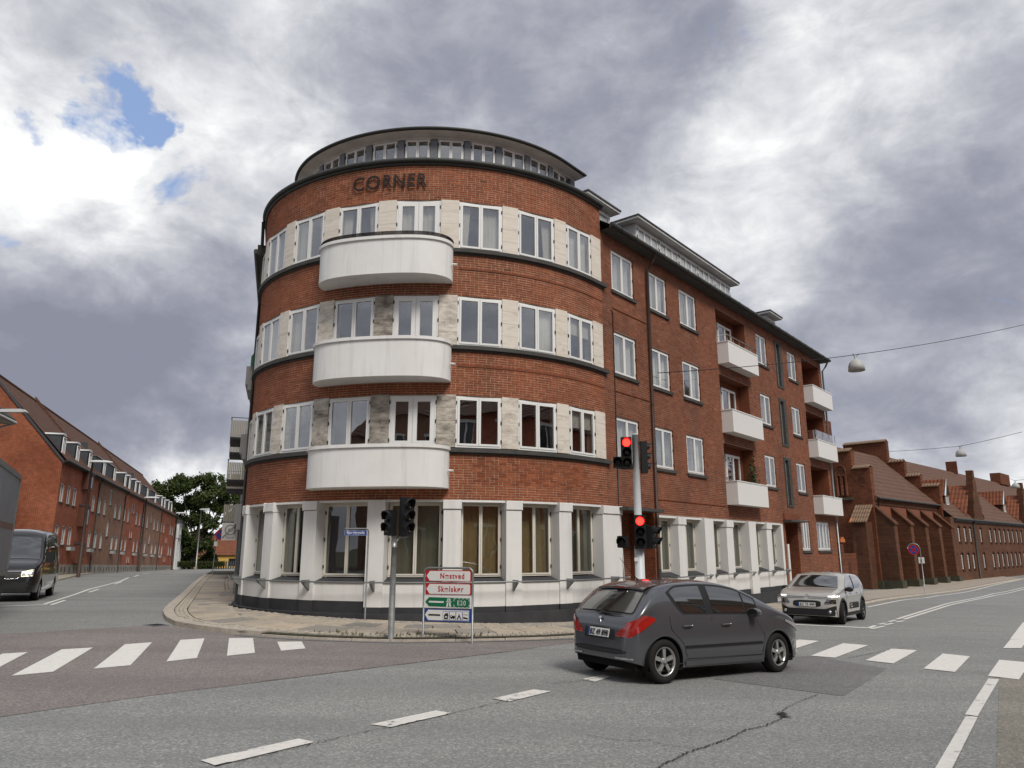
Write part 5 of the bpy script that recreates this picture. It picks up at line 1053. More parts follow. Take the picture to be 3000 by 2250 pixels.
class Car:
    def __init__(s, top, belt, W, arches, zb, lean, ar, bulge=.06):
        s.top = smooth_curve(top); s.belt = smooth_curve(belt); s.W = smooth_curve(W); s.arch = arches; s.zb = smooth_curve(zb); s.lean = lean; s.ar = ar; s.bulge = bulge
        s.x0, s.x1 = top[0][0], top[-1][0]
    def sec(s, x):
        zt = interp(s.top, x); zl = interp(s.zb, x); zt = max(zt, zl + .08); bl = min(interp(s.belt, x), zt - .03); bl = max(bl, zl + .04); W_ = interp(s.W, x)
        Wr = max(.1, W_ - s.lean * max(0, zt - bl - .05) / .5); ze = bl + (zt - bl) * .90
        return zt, zl, bl, W_, Wr, ze
    def side_y(s, x, z):
        zt, zl, bl, W_, Wr, ze = s.sec(x)
        if z <= bl: t = (z - .58) / .45; return W_ * (1 - s.bulge * t * t) if t > 0 else W_ * (1 - .05 * min(1, -t) ** 2)
        yb = W_ * (1 - s.bulge * ((bl - .58) / .45) ** 2 if bl > .58 else 1); f = min(1, (z - bl) / max(.01, ze - bl)); return yb + (min(Wr, yb) - yb) * f + .02 * math.sin(f * math.pi)
    def top_z(s, x, y):
        zt, zl, bl, W_, Wr, ze = s.sec(x); return ze + (zt - ze) * (1 - min(1, abs(y) / Wr) ** 2.4)
    def inside(s, x, y, z):
        zt, zl, bl, W_, Wr, ze = s.sec(x)
        return zl <= z <= s.top_z(x, y) and abs(y) <= s.side_y(x, min(z, ze))
    def end_x(s, y, z, front=True):
        x = s.x1 if front else s.x0; d = -.008 if front else .008
        for _ in range(160):
            if s.inside(x, y, z): return x
            x += d
        return x
    def body(s, root, m_, name='body'):
        n = 90; xs = s.x0 + (s.x1 - s.x0) * (.5 - .5 * np.cos(np.linspace(0, math.pi, n))) * .5 + (s.x1 - s.x0) * np.linspace(0, 1, n) * .5
        ex = []
        for xa in s.arch: ex += [xa - s.ar * math.cos(q) for q in np.linspace(0, math.pi, 15)]
        xs = sorted(set(list(np.round(xs, 4)) + [round(e, 4) for e in ex])); rows = []
        for x in xs:
            zt, zl, bl, W_, Wr, ze = s.sec(x); zlow = zl
            for xa in s.arch:
                if abs(x - xa) < s.ar: zlow = max(zlow, s.za + math.sqrt(max(0, s.ar ** 2 - (x - xa) ** 2)))
            zlow = min(zlow, bl - .03); half = []
            for k in range(9): z = zlow + (bl - zlow) * k / 8; half.append((s.side_y(x, z), z))
            for k in range(1, 6): z = bl + (ze - bl) * k / 5; half.append((s.side_y(x, z), z))
            ye = half[-1][0]
            for k in range(1, 7): y = ye * (1 - k / 6); half.append((y, max(half[13][1] if False else 0, s.top_z(x, y * Wr / max(ye, .01)))))
            rows.append([(x, -y, z) for y, z in half] + [(x, y, z) for y, z in reversed(half[:-1])])
        m = MB(); m.grid(rows)
        m.face(rows[0], sm=False); m.face(list(reversed(rows[-1])), sm=False)
        o = m.obj(name, m_, root); return o
    def side_patch(s, root, name, mt, xs, z0f, z1f, side=(-1, 1), off=.006, nz=6, n=24):
        for sd in side:
            m = MB(); rows = []
            for x in np.linspace(xs[0], xs[1], n):
                a, b = z0f(x), z1f(x); rows.append([(x, sd * (s.side_y(x, z) + off), z) for z in np.linspace(a, max(a + .001, b), nz)])
            m.grid(rows); yield m.obj(name, mt, root)
    def top_patch(s, root, name, mt, xs, wf, off=.008, n=16, dx=0.0):
        m = MB(); rows = []
        for x in np.linspace(xs[0], xs[1], n): w_ = wf(x); rows.append([(x + dx, y, s.top_z(x, y) + off) for y in np.linspace(-w_, w_, 15)])
        m.grid(rows); return m.obj(name, mt, root)
    def end_patch(s, root, name, mt, ys, z0f, z1f, front=True, off=.008, n=20, nz=8):
        m = MB(); rows = []; d = off if front else -off
        for y in np.linspace(ys[0], ys[1], n): rows.append([(s.end_x(y, z, front) + d, y, z) for z in np.linspace(z0f(y), z1f(y), nz)])
        m.grid(rows); return m.obj(name, mt, root)
def wheel(root, x, y, R, w_, rim_m, spokes=5, steer=0, rr=.66, name='wheel', fat=.30):
    sg = 1 if y > 0 else -1; cs, sn = math.cos(steer), math.sin(steer)
    def P(a, b, c): a2, b2 = a * cs - b * sn, a * sn + b * cs; return (x + a2, y + b2, R + c)
    m = MB(); prof = [(R * rr, -w_ / 2), (R * .93, -w_ / 2), (R, -w_ / 2 + .03), (R, w_ / 2 - .03), (R * .93, w_ / 2), (R * rr, w_ / 2), (R * rr, w_ / 2 - .04), (R * .3, w_ / 2 - .07)]
    rings = [[P(r_ * math.cos(q), sg * h, r_ * math.sin(q)) for q in np.linspace(0, 2 * math.pi, 28, endpoint=False)] for r_, h in prof]; m.ring(rings)
    t_ = m.obj(name, M['tyre'], root); m = MB(); h1 = w_ / 2 - .012
    rg = lambda r_, h: [P(r_ * math.cos(q), sg * h, r_ * math.sin(q)) for q in np.linspace(0, 2 * math.pi, 28, endpoint=False)]
    m.ring([rg(R * rr, h1 - .03), rg(R * rr * 1.01, h1 + .008), rg(R * rr * .93, h1 + .008), rg(R * rr * .90, h1 - .05)], cap=False); m.ring([rg(R * .16, h1 - .03), rg(R * .16, h1 + .0), rg(R * .08, h1 + .006)])
    for k in range(spokes):
        a = 2 * math.pi * k / spokes + .3; u = (math.cos(a), math.sin(a)); v = (-u[1], u[0])
        for r0, r1, w0, w1 in ((R * .10, R * rr * .93, R * fat * .42, R * fat * .62),):
            Q = [(u[0] * r0 + v[0] * w0 / 2 * s_, u[1] * r0 + v[1] * w0 / 2 * s_) for s_ in (-1, 1)] + [(u[0] * r1 + v[0] * w1 / 2 * s_, u[1] * r1 + v[1] * w1 / 2 * s_) for s_ in (1, -1)]
            f = [P(q[0], sg * (h1 - .004 if i < 2 else h1 - .012), q[1]) for i, q in enumerate(Q)]; b = [P(q[0], sg * (h1 - .045), q[1]) for q in Q]
            m.face(f); [m.face([f[i], f[(i + 1) % 4], b[(i + 1) % 4], b[i]]) for i in range(4)]
    m.obj('rim', rim_m, t_); return t_
def place(root, x, y, rz, fwd=1.27, rear=-1.27):
    c, s_ = math.cos(rz), math.sin(rz); zf = GG(x + c * fwd, y + s_ * fwd); zr_ = GG(x + c * rear, y + s_ * rear); zl = GG(x - s_ * .75, y + c * .75); zr2 = GG(x + s_ * .75, y - c * .75)
    root.location = (x, y, (zf + zr_) / 2 + .004); root.rotation_euler = (math.atan2(zl - zr2, 1.5), -math.atan2(zf - zr_, fwd - rear), rz)
def mirror_(root, mt, x, side, zc=.98, y0=.86, w_=.2):
    m = MB(); c = Vector((x, side * (y0 + .10), zc))
    m.ring([[c + Vector((dx, side * .115 * sc_ * math.cos(q), .075 * sc_ * math.sin(q))) for q in np.linspace(0, 2 * math.pi, 14, endpoint=False)] for dx, sc_ in ((-.04, .9), (-.03, 1.0), (.05, .92), (.09, .5))]); m.box(lambda a, b, z: (x + a, side * (y0 - .03 + b), zc + z), -.03, .03, 0, .06, -.05, -.01)
    o = m.obj('mirror', mt, root); m = MB(); m.prism([c + Vector((-.043, side * .098 * math.cos(q), .06 * math.sin(q))) for q in np.linspace(0, 2 * math.pi, 14, endpoint=False)], Vector((-.002, 0, 0))); m.obj('mirror_glass', M['cglass'], o); return o
def seam(c, root, pts, side=-1, name='door_seam'):
    m = MB(); m.tube([(x, side * (c.side_y(x, z) + .003), z) for x, z in pts], .0045, 4, cap=False); return m.obj(name, M['trim'], root)
lerp = lambda x, a, b, fa, fb: fa + (fb - fa) * min(1, max(0, (x - a) / (b - a)))

# ---- dark grey hatchback, seen from behind and its right side
HB = thing('hatchback_car', 'dark grey five door hatchback seen from behind crossing the junction, number plate BZ 49 898', 'car', (0, 0, 0), rz=0.0001); ORG[HB.name] = (0, 0, 0)
c = Car(top=[(-1.85, .44), (-1.845, .62), (-1.825, .77), (-1.78, .90), (-1.70, .985), (-1.50, 1.185), (-1.32, 1.345), (-1.17, 1.415), (-.85, 1.462), (-.3, 1.485), (.2, 1.455), (.60, 1.36), (1.0, 1.165), (1.32, .995), (1.5, .945), (1.80, .84), (2.0, .70), (2.10, .56), (2.13, .42)],
        belt=[(-1.85, .42), (-1.80, .80), (-1.62, .95), (-1.1, .955), (-.5, .93), (.4, .89), (1.1, .865), (1.5, .84), (1.84, .74), (2.13, .40)],
        W=[(-1.85, .56), (-1.82, .67), (-1.75, .76), (-1.62, .82), (-1.35, .855), (-.6, .865), (.6, .872), (1.3, .87), (1.75, .81), (2.0, .66), (2.10, .48), (2.13, .40)],
        arches=(-1.27, 1.27), zb=[(-1.85, .32), (-1.6, .25), (-1.2, .20), (1.2, .19), (1.7, .21), (2.13, .27)], lean=.23, ar=.365)
c.za = .30; GREY = car_paint('graphite_paint', (.10, .104, .115), .45, .26)
bd = c.body(HB, GREY)
m = MB(); m.box(lambda a, b, z: (a, b, z), -1.72, 1.85, -.70, .70, .19, .62); m.obj('underbody', M['under'], HB)
for xa in (-1.27, 1.27):
    for sd in (-1, 1):
        m = MB(); m.ring([[(xa + r_ * math.cos(q), sd * yy, .30 + r_ * math.sin(q)) for q in np.linspace(-.35, math.pi + .35, 20)] for r_, yy in ((.36, .845), (.36, .55))], cap=False); m.obj('wheel_arch', M['under'], HB)
        m = MB(); m.ring([[(xa + r_ * math.cos(q), sd * (c.side_y(xa + r_ * math.cos(q), .30 + r_ * math.sin(q)) + o_), .30 + r_ * math.sin(q)) for q in np.linspace(-.1, math.pi + .1, 24)] for r_, o_ in ((.362, -.01), (.372, .008), (.40, .003))], cap=False); m.obj('arch_lip', GREY, HB)
for xa, st in ((-1.27, 0), (1.27, .10)):
    for sd in (-1, 1): wheel(HB, xa, sd * .75, .311, .19, M['alloy'], 5, st, rr=.675, fat=.34)
# windows: two side panes each side, rear and front glass
ztop = lambda x: min(1.40 - .60 * max(0, -x - .70) ** 1.6 - .30 * max(0, x + .05) ** 1.55 * 1.0, c.sec(x)[5] - .045)
zbot = lambda x: .985 - .035 * (x + .4) * .6
def lo(a, b): return lambda x: max(zbot(x), zbot(x) + .24 * max(0, (a + .22 - x) / .22) ** 1.5)
list(c.side_patch(HB, 'window_surround', M['trim'], (-1.10, .84), lambda x: zbot(x) - .025 + .30 * max(0, (-.84 - x) / .26) ** 1.5, lambda x: ztop(x) + .03, off=.004, n=40))
for x0_, x1_ in ((-1.03, -.36), (-.20, .52)):
    for p_ in c.side_patch(HB, 'side_window', M['cglass'], (x0_, x1_), (lambda x: zbot(x) + .27 * max(0, (-.79 - x) / .24) ** 1.5) if x0_ < -1 else zbot, ztop, off=.009, n=30): pass
list(c.side_patch(HB, 'quarter_window', M['cglass'], (.56, .80), zbot, ztop, off=.009, n=12))
c.top_patch(HB, 'rear_window', M['cglass'], (-1.70, -1.24), lambda x: lerp(x, -1.70, -1.24, .64, .50) * (1 if x > -1.68 else .96), off=.012, dx=-.012)
m = MB(); rows = []
for x, zf, in ((-1.40, 1.405), (-1.31, 1.435), (-1.12, 1.46)): rows.append([(x, y, c.top_z(max(x, -1.20), y) - (.0 if x > -1.2 else .025 if x > -1.35 else .055) + .012) for y in np.linspace(-.55, .55, 15)])
m.grid(rows); m.grid([rows[0], [(x + .012, y, z - .03) for x, y, z in rows[0]]]); sp_ = m.obj('roof_spoiler', GREY, HB)
m = MB(); m.box(lambda a, b, z: (a, b, z), -1.415, -1.395, -.12, .12, 1.335, 1.358); m.obj('brake_light', M['taill'], HB)
c.top_patch(HB, 'windscreen', M['cglass'], (.55, 1.27), lambda x: lerp(x, .55, 1.27, .54, .66), off=.01)
# tail lights wrap the corner; bumper, plate, wiper
for p_ in c.side_patch(HB, 'tail_light', M['taill'], (-1.825, -1.42), lambda x: lerp(x, -1.82, -1.42, .66, .90) , lambda x: lerp(x, -1.82, -1.64, .86, .975) if x < -1.64 else lerp(x, -1.64, -1.42, .975, .925), off=.012, n=18): pass
for sd in (-1, 1):
    m = MB(); rows = []
    for y in np.linspace(.40, .72, 12): t_ = (y - .40) / .32; rows.append([(c.end_x(sd * y, z, False) - .008, sd * y, z) for z in np.linspace(.65, .67 + .20 * t_ ** .7, 6)])
    m.grid(rows); m.obj('tail_light', M['taill'], HB)
c.end_patch(HB, 'bumper_insert', M['trim'], (-.62, .62), lambda y: .395 + .03 * (abs(y) / .6) ** 4, lambda y: .475 - .02 * (abs(y) / .6) ** 6, False, .012)
for y0_, y1_ in ((-.72, -.40), (.40, .72)): c.end_patch(HB, 'bumper_reflector', M['alloy'], (y0_, y1_), lambda y: .338, lambda y: .362, False, .012)
c.end_patch(HB, 'plate_recess', M['trim'], (-.36, .36), lambda y: .595 + .02 * abs(y) ** 2, lambda y: .765 - .1 * abs(y) ** 2, False, .004)
m = MB(); m.box(lambda a, b, z: (-1.865 + a + (z - .61) * .25, b, z), -.006, .002, -.252, .252, .622, .742); pl = m.obj('number_plate', M['plate'], HB)
m = MB(); m.box(lambda a, b, z: (-1.865 + a + (z - .61) * .25, b, z), -.0075, -.006, .215, .250, .624, .740); m.obj('plate_band', M['sign_blue'], pl)
lettering(pl, 'BZ 49 898', .118, (-1.871, -.02, .642), (RAD(90 - 14), 0, RAD(-90)), M['sign_black'], sx=.88, off=.001)
lettering(HB, '207', .055, (-1.85, -.48, .615), (RAD(90 - 10), 0, RAD(-90)), M['chrome'], off=.0, name='badge')
m = MB(); m.prism([(-1.80, .035, .895), (-1.81, .0, .862), (-1.82, -.03, .825), (-1.81, -.012, .868), (-1.795, -.035, .90), (-1.79, .0, .92)], Vector((-.012, 0, .002))); m.obj('badge', M['chrome'], HB)
m = MB(); m.tube([(-1.755, .02, .975), (-1.76, -.20, .96), (-1.75, -.44, .965)], [.022, .014, .007], 6); m.tube([(-1.75, .05, .99), (-1.755, .15, .98)], .02, 6); m.obj('rear_wiper', M['trim'], HB)
m = MB(); m.tube([(-1.02, 0, 1.455), (-1.08, 0, 1.50), (-1.40, 0, 1.80)], [.018, .007, .003], 6); m.obj('aerial', M['trim'], HB)
list(c.side_patch(HB, 'rub_strip', M['trim'], (-.86, .86), lambda x: .475, lambda x: .515, off=.012, n=20, nz=3)); list(c.side_patch(HB, 'sill', GREY, (-.86, .86), lambda x: .225, lambda x: .30, off=.018, n=20, nz=3))
for sd in (-1, 1):
    seam(c, HB, [(-.83, .36), (-.90, .55), (-1.13, .76), (-1.14, .94)], sd); seam(c, HB, [(-.28, .28), (-.26, .9)], sd); seam(c, HB, [(.86, .34), (.93, .6), (.74, .88)], sd); seam(c, HB, [(-.83, .33), (.86, .31)], sd)
    seam(c, HB, [(-1.38, 1.26), (-1.50, 1.0), (-1.53, .95)], sd, 'panel_seam')
    for hx in (-.80, .04): m = MB(); m.tube([(hx - .10, sd * (c.side_y(hx, .80) + .012), .795), (hx, sd * (c.side_y(hx, .8) + .03), .80), (hx + .10, sd * (c.side_y(hx, .80) + .012), .80)], .016, 6); m.obj('door_handle', GREY, HB)
    mirror_(HB, GREY, .62, sd, zc=.965, y0=.84)
for p_ in c.side_patch(HB, 'headlight', M['headl'], (1.50, 2.03), lambda x: lerp(x, 1.5, 2.03, .80, .60), lambda x: lerp(x, 1.5, 2.03, .835, .70), off=.01, n=16, nz=5): pass
seam(c, HB, [(1.62, .40), (2.0, .42)], -1, 'panel_seam')
place(HB, 3.40 - .0, 11.98, 0, 1.27, -1.27)
_r = np.array([2.13, 10.92]); _f = np.array([4.21, 12.22]); _h = math.atan2(_f[1] - _r[1], _f[0] - _r[0]); _mid = (_r + _f) / 2 + np.array([-math.sin(_h), math.cos(_h)]) * .76
place(HB, _mid[0], _mid[1], _h); HB.scale = (.955, .955, .955)

# ---- light grey crossover hatchback facing us
CR = thing('crossover_car', 'light beige grey crossover hatchback waiting at the stop line, lights on, plate EC 75 999', 'car', (0, 0, 0), rz=0.0001); ORG[CR.name] = (0, 0, 0)
c = Car(top=[(-1.98, .46), (-1.96, .80), (-1.88, 1.02), (-1.66, 1.30), (-1.45, 1.43), (-.9, 1.49), (-.3, 1.505), (.15, 1.485), (.42, 1.40), (.98, 1.075), (1.12, 1.03), (1.5, .985), (1.80, .915), (1.93, .83), (1.985, .70), (2.0, .52)],
        belt=[(-1.98, .44), (-1.9, .90), (-1.6, 1.0), (-.5, .97), (.6, .95), (1.1, .94), (1.6, .88), (1.85, .80), (2.0, .50)],
        W=[(-1.98, .66), (-1.93, .78), (-1.75, .85), (-1.3, .875), (1.3, .875), (1.7, .84), (1.88, .78), (1.97, .68), (2.0, .60)],
        arches=(-1.27, 1.27), zb=[(-1.98, .35), (-1.6, .27), (-1.2, .22), (1.2, .21), (1.7, .22), (2.0, .25)], lean=.17, ar=.38)
c.za = .315; SAND = car_paint('sand_grey_paint', (.47, .455, .42), .25, .30); c.body(CR, SAND)
m = MB(); m.box(lambda a, b, z: (a, b, z), -1.75, 1.80, -.70, .70, .2, .66); m.obj('underbody', M['under'], CR)
for xa in (-1.27, 1.27):
    for sd in (-1, 1):
        m = MB(); m.ring([[(xa + r_ * math.cos(q), sd * yy, .315 + r_ * math.sin(q)) for q in np.linspace(-.3, math.pi + .3, 20)] for r_, yy in ((.375, .85), (.375, .55))], cap=False); m.obj('wheel_arch', M['under'], CR)
        m = MB(); m.ring([[(xa + r_ * math.cos(q), sd * (c.side_y(xa + r_ * math.cos(q), .315 + r_ * math.sin(q)) + o_), .315 + r_ * math.sin(q)) for q in np.linspace(-.2, math.pi + .2, 24)] for r_, o_ in ((.375, .0), (.385, .012), (.44, .010), (.445, .0))], cap=False); m.obj('arch_cladding', M['trim'], CR)
        wheel(CR, xa, sd * .775, .32, .20, M['alloyd'], 5, .12 if xa > 0 else 0, rr=.68)
zt_ = lambda x: min(1.43 - .08 * max(0, -x - 1.0) ** 1.3 - .42 * max(0, x - .05) ** 1.4, c.sec(x)[5] - .04)
list(c.side_patch(CR, 'side_window', M['cglass'], (-1.45, .82), lambda x: 1.0 + .28 * max(0, (-1.2 - x) / .25) ** 1.4, zt_, off=.008, n=40)); 
for x_ in (-.35,): list(c.side_patch(CR, 'pillar', M['trim'], (x_ - .05, x_ + .05), lambda x: 1.0, zt_, off=.013, n=4))
c.top_patch(CR, 'windscreen', M['cglass'], (.40, 1.06), lambda x: lerp(x, .40, 1.06, .56, .69), off=.012); c.top_patch(CR, 'rear_window', M['cglass'], (-1.84, -1.52), lambda x: .56, off=.012)
fp = lambda n_, mt, ys, a, b, off=.01, **k: c.end_patch(CR, n_, mt, ys, a, b, True, off, **k)
fp('lower_grille', M['trim'], (-.80, .80), lambda y: .26, lambda y: .455 + .10 * max(0, abs(y) - .52) / .28, .012, n=30)
fp('grille', M['trim'], (-.40, .40), lambda y: .505 + .03 * (abs(y) / .4) ** 6, lambda y: .69 - .04 * (abs(y) / .4) ** 6, .012, n=20)
for sd in (-1, 1):
    a, b = sorted((sd * .50, sd * .80)); fp('headlight', M['cglass'], (a, b), lambda y: .60 - .0 * abs(y), lambda y: .60 + .125 * min(1, (abs(y) - .49) / .08), .014, n=12)
    a, b = sorted((sd * .46, sd * .83)); fp('running_light', M['dlight'], (a, b) if False else sorted((sd * .60, sd * .84)), lambda y: .785 + .02 * (abs(y) - .6), lambda y: .83 + .06 * (abs(y) - .6), .014, n=12)
    a, b = sorted((sd * .60, sd * .68)); m = MB(); cx_ = c.end_x(sd * .64, .375) + .016; m.ring([[(cx_ + o_, sd * .64 + r_ * math.cos(q), .375 + r_ * math.sin(q)) for q in np.linspace(0, 2 * math.pi, 14, endpoint=False)] for r_, o_ in ((.045, 0), (.045, .01), (.02, .012))]); m.obj('fog_light', M['headl'], CR)
    mirror_(CR, M['trim'], .80, sd, zc=1.0, y0=.86)
    for hx in (-.62, .22): m = MB(); m.tube([(hx - .09, sd * (c.side_y(hx, .88) + .012), .87), (hx, sd * (c.side_y(hx, .88) + .03), .88), (hx + .09, sd * (c.side_y(hx, .88) + .012), .88)], .015, 6); m.obj('door_handle', M['chrome'], CR)
    seam(c, CR, [(-.30, .32), (-.30, .98)], sd); seam(c, CR, [(.85, .34), (.90, .6), (.80, .96)], sd); seam(c, CR, [(-.85, .35), (-1.15, .8), (-1.2, .98)], sd)
list(c.side_patch(CR, 'side_cladding', M['trim'], (-.62, .52), lambda x: .42, lambda x: .60 - .03 * abs(x) ** 4, off=.016, n=20)); list(c.side_patch(CR, 'sill_cladding', M['trim'], (-.88, .88), lambda x: .225, lambda x: .32, off=.014, n=20, nz=3))
for sd in (-1, 1):
    m = MB(); yy = lambda x, z: sd * (c.side_y(x, z) + .02); P = [(.30, .47), (.48, .47), (.48, .55), (.30, .55), (.30, .47)]; m.tube([(x, yy(x, z), z) for x, z in P], .009, 5); m.obj('cladding_badge', M['sign_white'], CR)
for z_, w_ in ((.76, .70), (.80, .70)):     # the two chrome lines rising to a double chevron at the badge
    m = MB(); pts = []
    for y in np.linspace(-w_, w_, 41): zz = z_ + (.055 * max(0, 1 - abs(y) / .085)) - .0 ; pts.append((c.end_x(y, min(zz, .86)) + .018, y, zz))
    m.tube(pts, .009, 5); m.obj('chevron_trim', M['chrome'], CR)
m = MB(); px_ = c.end_x(0, .55) + .02; m.box(lambda a, b, z: (px_ + a, b, z), .0, .012, -.252, .252, .515, .625); pl = m.obj('number_plate', M['plate'], CR)
m = MB(); m.box(lambda a, b, z: (px_ + a, b, z), .012, .0135, -.252, -.215, .515, .625); m.obj('plate_band', M['sign_blue'], pl)
lettering(pl, 'EC 75 999', .112, (px_ + .014, .02, .532), (RAD(90), 0, RAD(90)), M['sign_black'], sx=.90, off=.001)
_fl = np.array([9.43, 21.65]); _h = math.atan2(-.80, -.60); _mid = _fl - np.array([math.cos(_h), math.sin(_h)]) * 1.27 - np.array([-math.sin(_h), math.cos(_h)]) * .80
place(CR, _mid[0], _mid[1], _h); CR.scale = (.95, .95, .95)

# ---- black high roof van
VN = thing('van', 'black high roof passenger van with lit headlights coming up the left street behind the truck', 'van', (0, 0, 0), rz=0.0001); ORG[VN.name] = (0, 0, 0)
c = Car(top=[(-2.98, .6), (-2.97, 2.2), (-2.85, 2.46), (-1.5, 2.52), (.6, 2.52), (1.15, 2.42), (1.42, 2.22), (1.75, 1.85), (2.12, 1.50), (2.3, 1.38), (2.65, 1.24), (2.85, 1.08), (2.95, .82), (2.98, .5)],
        belt=[(-2.98, .55), (-2.9, 1.35), (1.9, 1.30), (2.3, 1.20), (2.7, 1.05), (2.98, .48)], W=[(-2.98, .93), (-2.85, 1.0), (2.2, 1.0), (2.6, .97), (2.85, .88), (2.95, .76), (2.98, .7)],
        arches=(-1.72, 2.03), zb=[(-2.98, .42), (0, .30), (2.6, .28), (2.98, .32)], lean=.075, ar=.41, bulge=.012)
c.za = .34; BLK = car_paint('black_van_paint', (.016, .016, .018), .2, .22); c.body(VN, BLK)
m = MB(); m.box(lambda a, b, z: (a, b, z), -2.7, 2.7, -.8, .8, .28, .9); m.obj('underbody', M['under'], VN)
for xa in (-1.72, 2.03):
    for sd in (-1, 1): wheel(VN, xa, sd * .87, .345, .22, M['alloy'], 6, 0, rr=.62)
c.top_patch(VN, 'windscreen', M['cglass'], (1.44, 2.24), lambda x: lerp(x, 1.44, 2.24, .74, .88), off=.012)
list(c.side_patch(VN, 'side_window', M['cglass'], (1.0, 1.85), lambda x: 1.40, lambda x: min(2.05, c.sec(x)[5] - .12), off=.01)); list(c.side_patch(VN, 'side_window', M['cglass'], (-2.6, .85), lambda x: 1.40, lambda x: 2.05, off=.01))
for sd in (-1, 1):
    m = MB(); m.box(lambda a, b, z: (1.72 + a, sd * (1.0 + b), z), -.06, .10, .02, .24, 1.28, 1.66); m.obj('mirror', M['trim'], VN)
    a, b = sorted((sd * .50, sd * .84)); c.end_patch(VN, 'headlight', M['headl'], (a, b), lambda y: .82 + .05 * (abs(y) - .5), lambda y: .98 + .26 * (abs(y) - .5), True, .012, n=10)
    m = MB(); e_ = lambda y, z: (c.end_x(y, z) + .022, y, z); m.tube([e_(sd * .52, .83), e_(sd * .50, .90), e_(sd * .56, .99), e_(sd * .80, 1.05)], .012, 5); m.tube([e_(sd * .52, .83), e_(sd * .82, .85)], .014, 5); m.obj('running_light', M['amber'], VN)
    seam(c, VN, [(1.0, .5), (1.0, 1.38)], sd); seam(c, VN, [(2.05, .75), (1.95, 1.3)], sd); seam(c, VN, [(-.35, .45), (-.35, 1.38)], sd)
    list(c.side_patch(VN, 'side_rail', M['chrome'], (-2.7, -.4), lambda x: 1.335, lambda x: 1.352, (sd,), .02, nz=2))
c.end_patch(VN, 'grille', M['trim'], (-.50, .50), lambda y: .74 + .1 * abs(y), lambda y: .99 - .02 * abs(y), True, .012)
m = MB(); m.tube([(c.end_x(y, z) + .02, y, z) for y, z in ((-.50, .99), (.50, .99), (.52, .86), (.40, .75), (-.40, .75), (-.52, .86), (-.50, .99))], .014, 5); m.obj('grille_frame', M['chrome'], VN)
c.end_patch(VN, 'bumper', M['trim'], (-.86, .86), lambda y: .32, lambda y: .66, True, .010)
for q in (-.2, .2): pass
m = MB(); m.box(lambda a, b, z: (c.end_x(0, .8) + .03 + a, b, z), 0, .01, -.252, .252, .56, .67); m.obj('number_plate', M['trim'], VN)
_fl = np.array([-16.74, 26.62]); _h = math.atan2(-.906, .424); _mid = _fl - np.array([math.cos(_h), math.sin(_h)]) * 2.03 - np.array([-math.sin(_h), math.cos(_h)]) * .93
place(VN, _mid[0], _mid[1], _h, 2.03, -1.72)

# ---- box truck at the left edge of the frame
tp = np.array([-14.75, 21.9]); th_ = math.atan2(-3.55, 1.9); tz = GG(*tp)
TK = thing('box_truck', 'tall grey box truck cut off by the left edge of the frame', 'truck', (tp[0], tp[1], tz))
te = np.array([math.cos(th_), math.sin(th_)]); tn = np.array([math.sin(th_), -math.cos(th_)])     # tn: towards its right (away from us)
TF = lambda a, b, z: (tp[0] + te[0] * a + tn[0] * b, tp[1] + te[1] * a + tn[1] * b, tz + z)
M['boxside'] = mat('grey_truck_box', (.25, .28, .315), .45, noise=(1.2, .6, (.36, .39, .42)), streak=(2.5, .5, (.34, .35, .36)), spec=.5); M['boxtrim'] = mat('box_trim', (.30, .31, .30), .5, metal=.5, noise=(5, .5, (.18, .18, .18)))
m = MB(); m.box(TF, 0, 6.6, 0, 2.45, 1.15, 3.72); m.obj('cargo_box', M['boxside'], TK)
m = MB(); m.box(TF, -.03, 6.63, -.03, 2.48, 3.722, 3.86); m.box(TF, -.04, .06, -.03, .05, 1.1, 3.72); m.box(TF, -.02, 6.6, -.025, .03, 1.05, 1.15); m.obj('box_frame', M['boxtrim'], TK)
m = MB(); m.box(TF, .0, 6.6, -.004, 0, 2.25, 2.42); m.obj('side_band', mat('band', (.25, .15, .12), .5), TK)
m = MB(); m.box(TF, .3, 8.2, .3, 2.1, .55, 1.04); m.box(TF, .1, 3.4, .02, .06, .45, .95); m.obj('chassis', M['trim'], TK)
for a in (1.6, 5.9, 8.0):
    for b in (.25, 2.15): m = MB(); m.lathe([(.25, -.14), (.48, -.14), (.5, -.1), (.5, .1), (.48, .14), (.25, .14)], (0, 0, 0), 22, axis='y'); m.v = [TF(a + v[0], b + v[1], .5 + v[2]) for v in m.v]; m.obj('wheel', M['tyre'], TK)
m = MB(); m.box(TF, 6.8, 8.7, .05, 2.4, .5, 2.9); m.obj('cab', M['boxtrim'], TK); m = MB(); m.box(TF, 7.3, 8.3, .03, .05, 1.7, 2.6); m.obj('cab_window', M['cglass'], TK)
# ================================================================== LEFT STREET: ROW OF BRICK HOUSES
SL = -0.0235
def HP(u, b, z): p = H0 + HE * u + HN * b; return (p[0], p[1], z + SL * u)
duL = (float(HE[0]), float(HE[1]), 0); duLn = (float(HN[0]), float(HN[1]), 0)
M['hred'] = coursed_mat('house_red_brick', (.46, .125, .060), (.35, .092, .047), (.42, .23, .16), du=duL)
M['hbrn'] = coursed_mat('house_brown_brick', (.36, .185, .12), (.27, .135, .085), (.38, .26, .19), du=duL)
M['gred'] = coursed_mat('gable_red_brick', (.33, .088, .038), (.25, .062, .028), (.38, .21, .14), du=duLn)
M['htile'] = tile_mat('brown_pantiles', (.105, .055, .038), (.15, .075, .05), duL, pitch=.24, row=.30)
M['hbase'] = mat('concrete_base', (.42, .385, .33), .9, noise=(1.5, .6, (.16, .145, .12)), streak=(2, .4, (.12, .11, .09)))
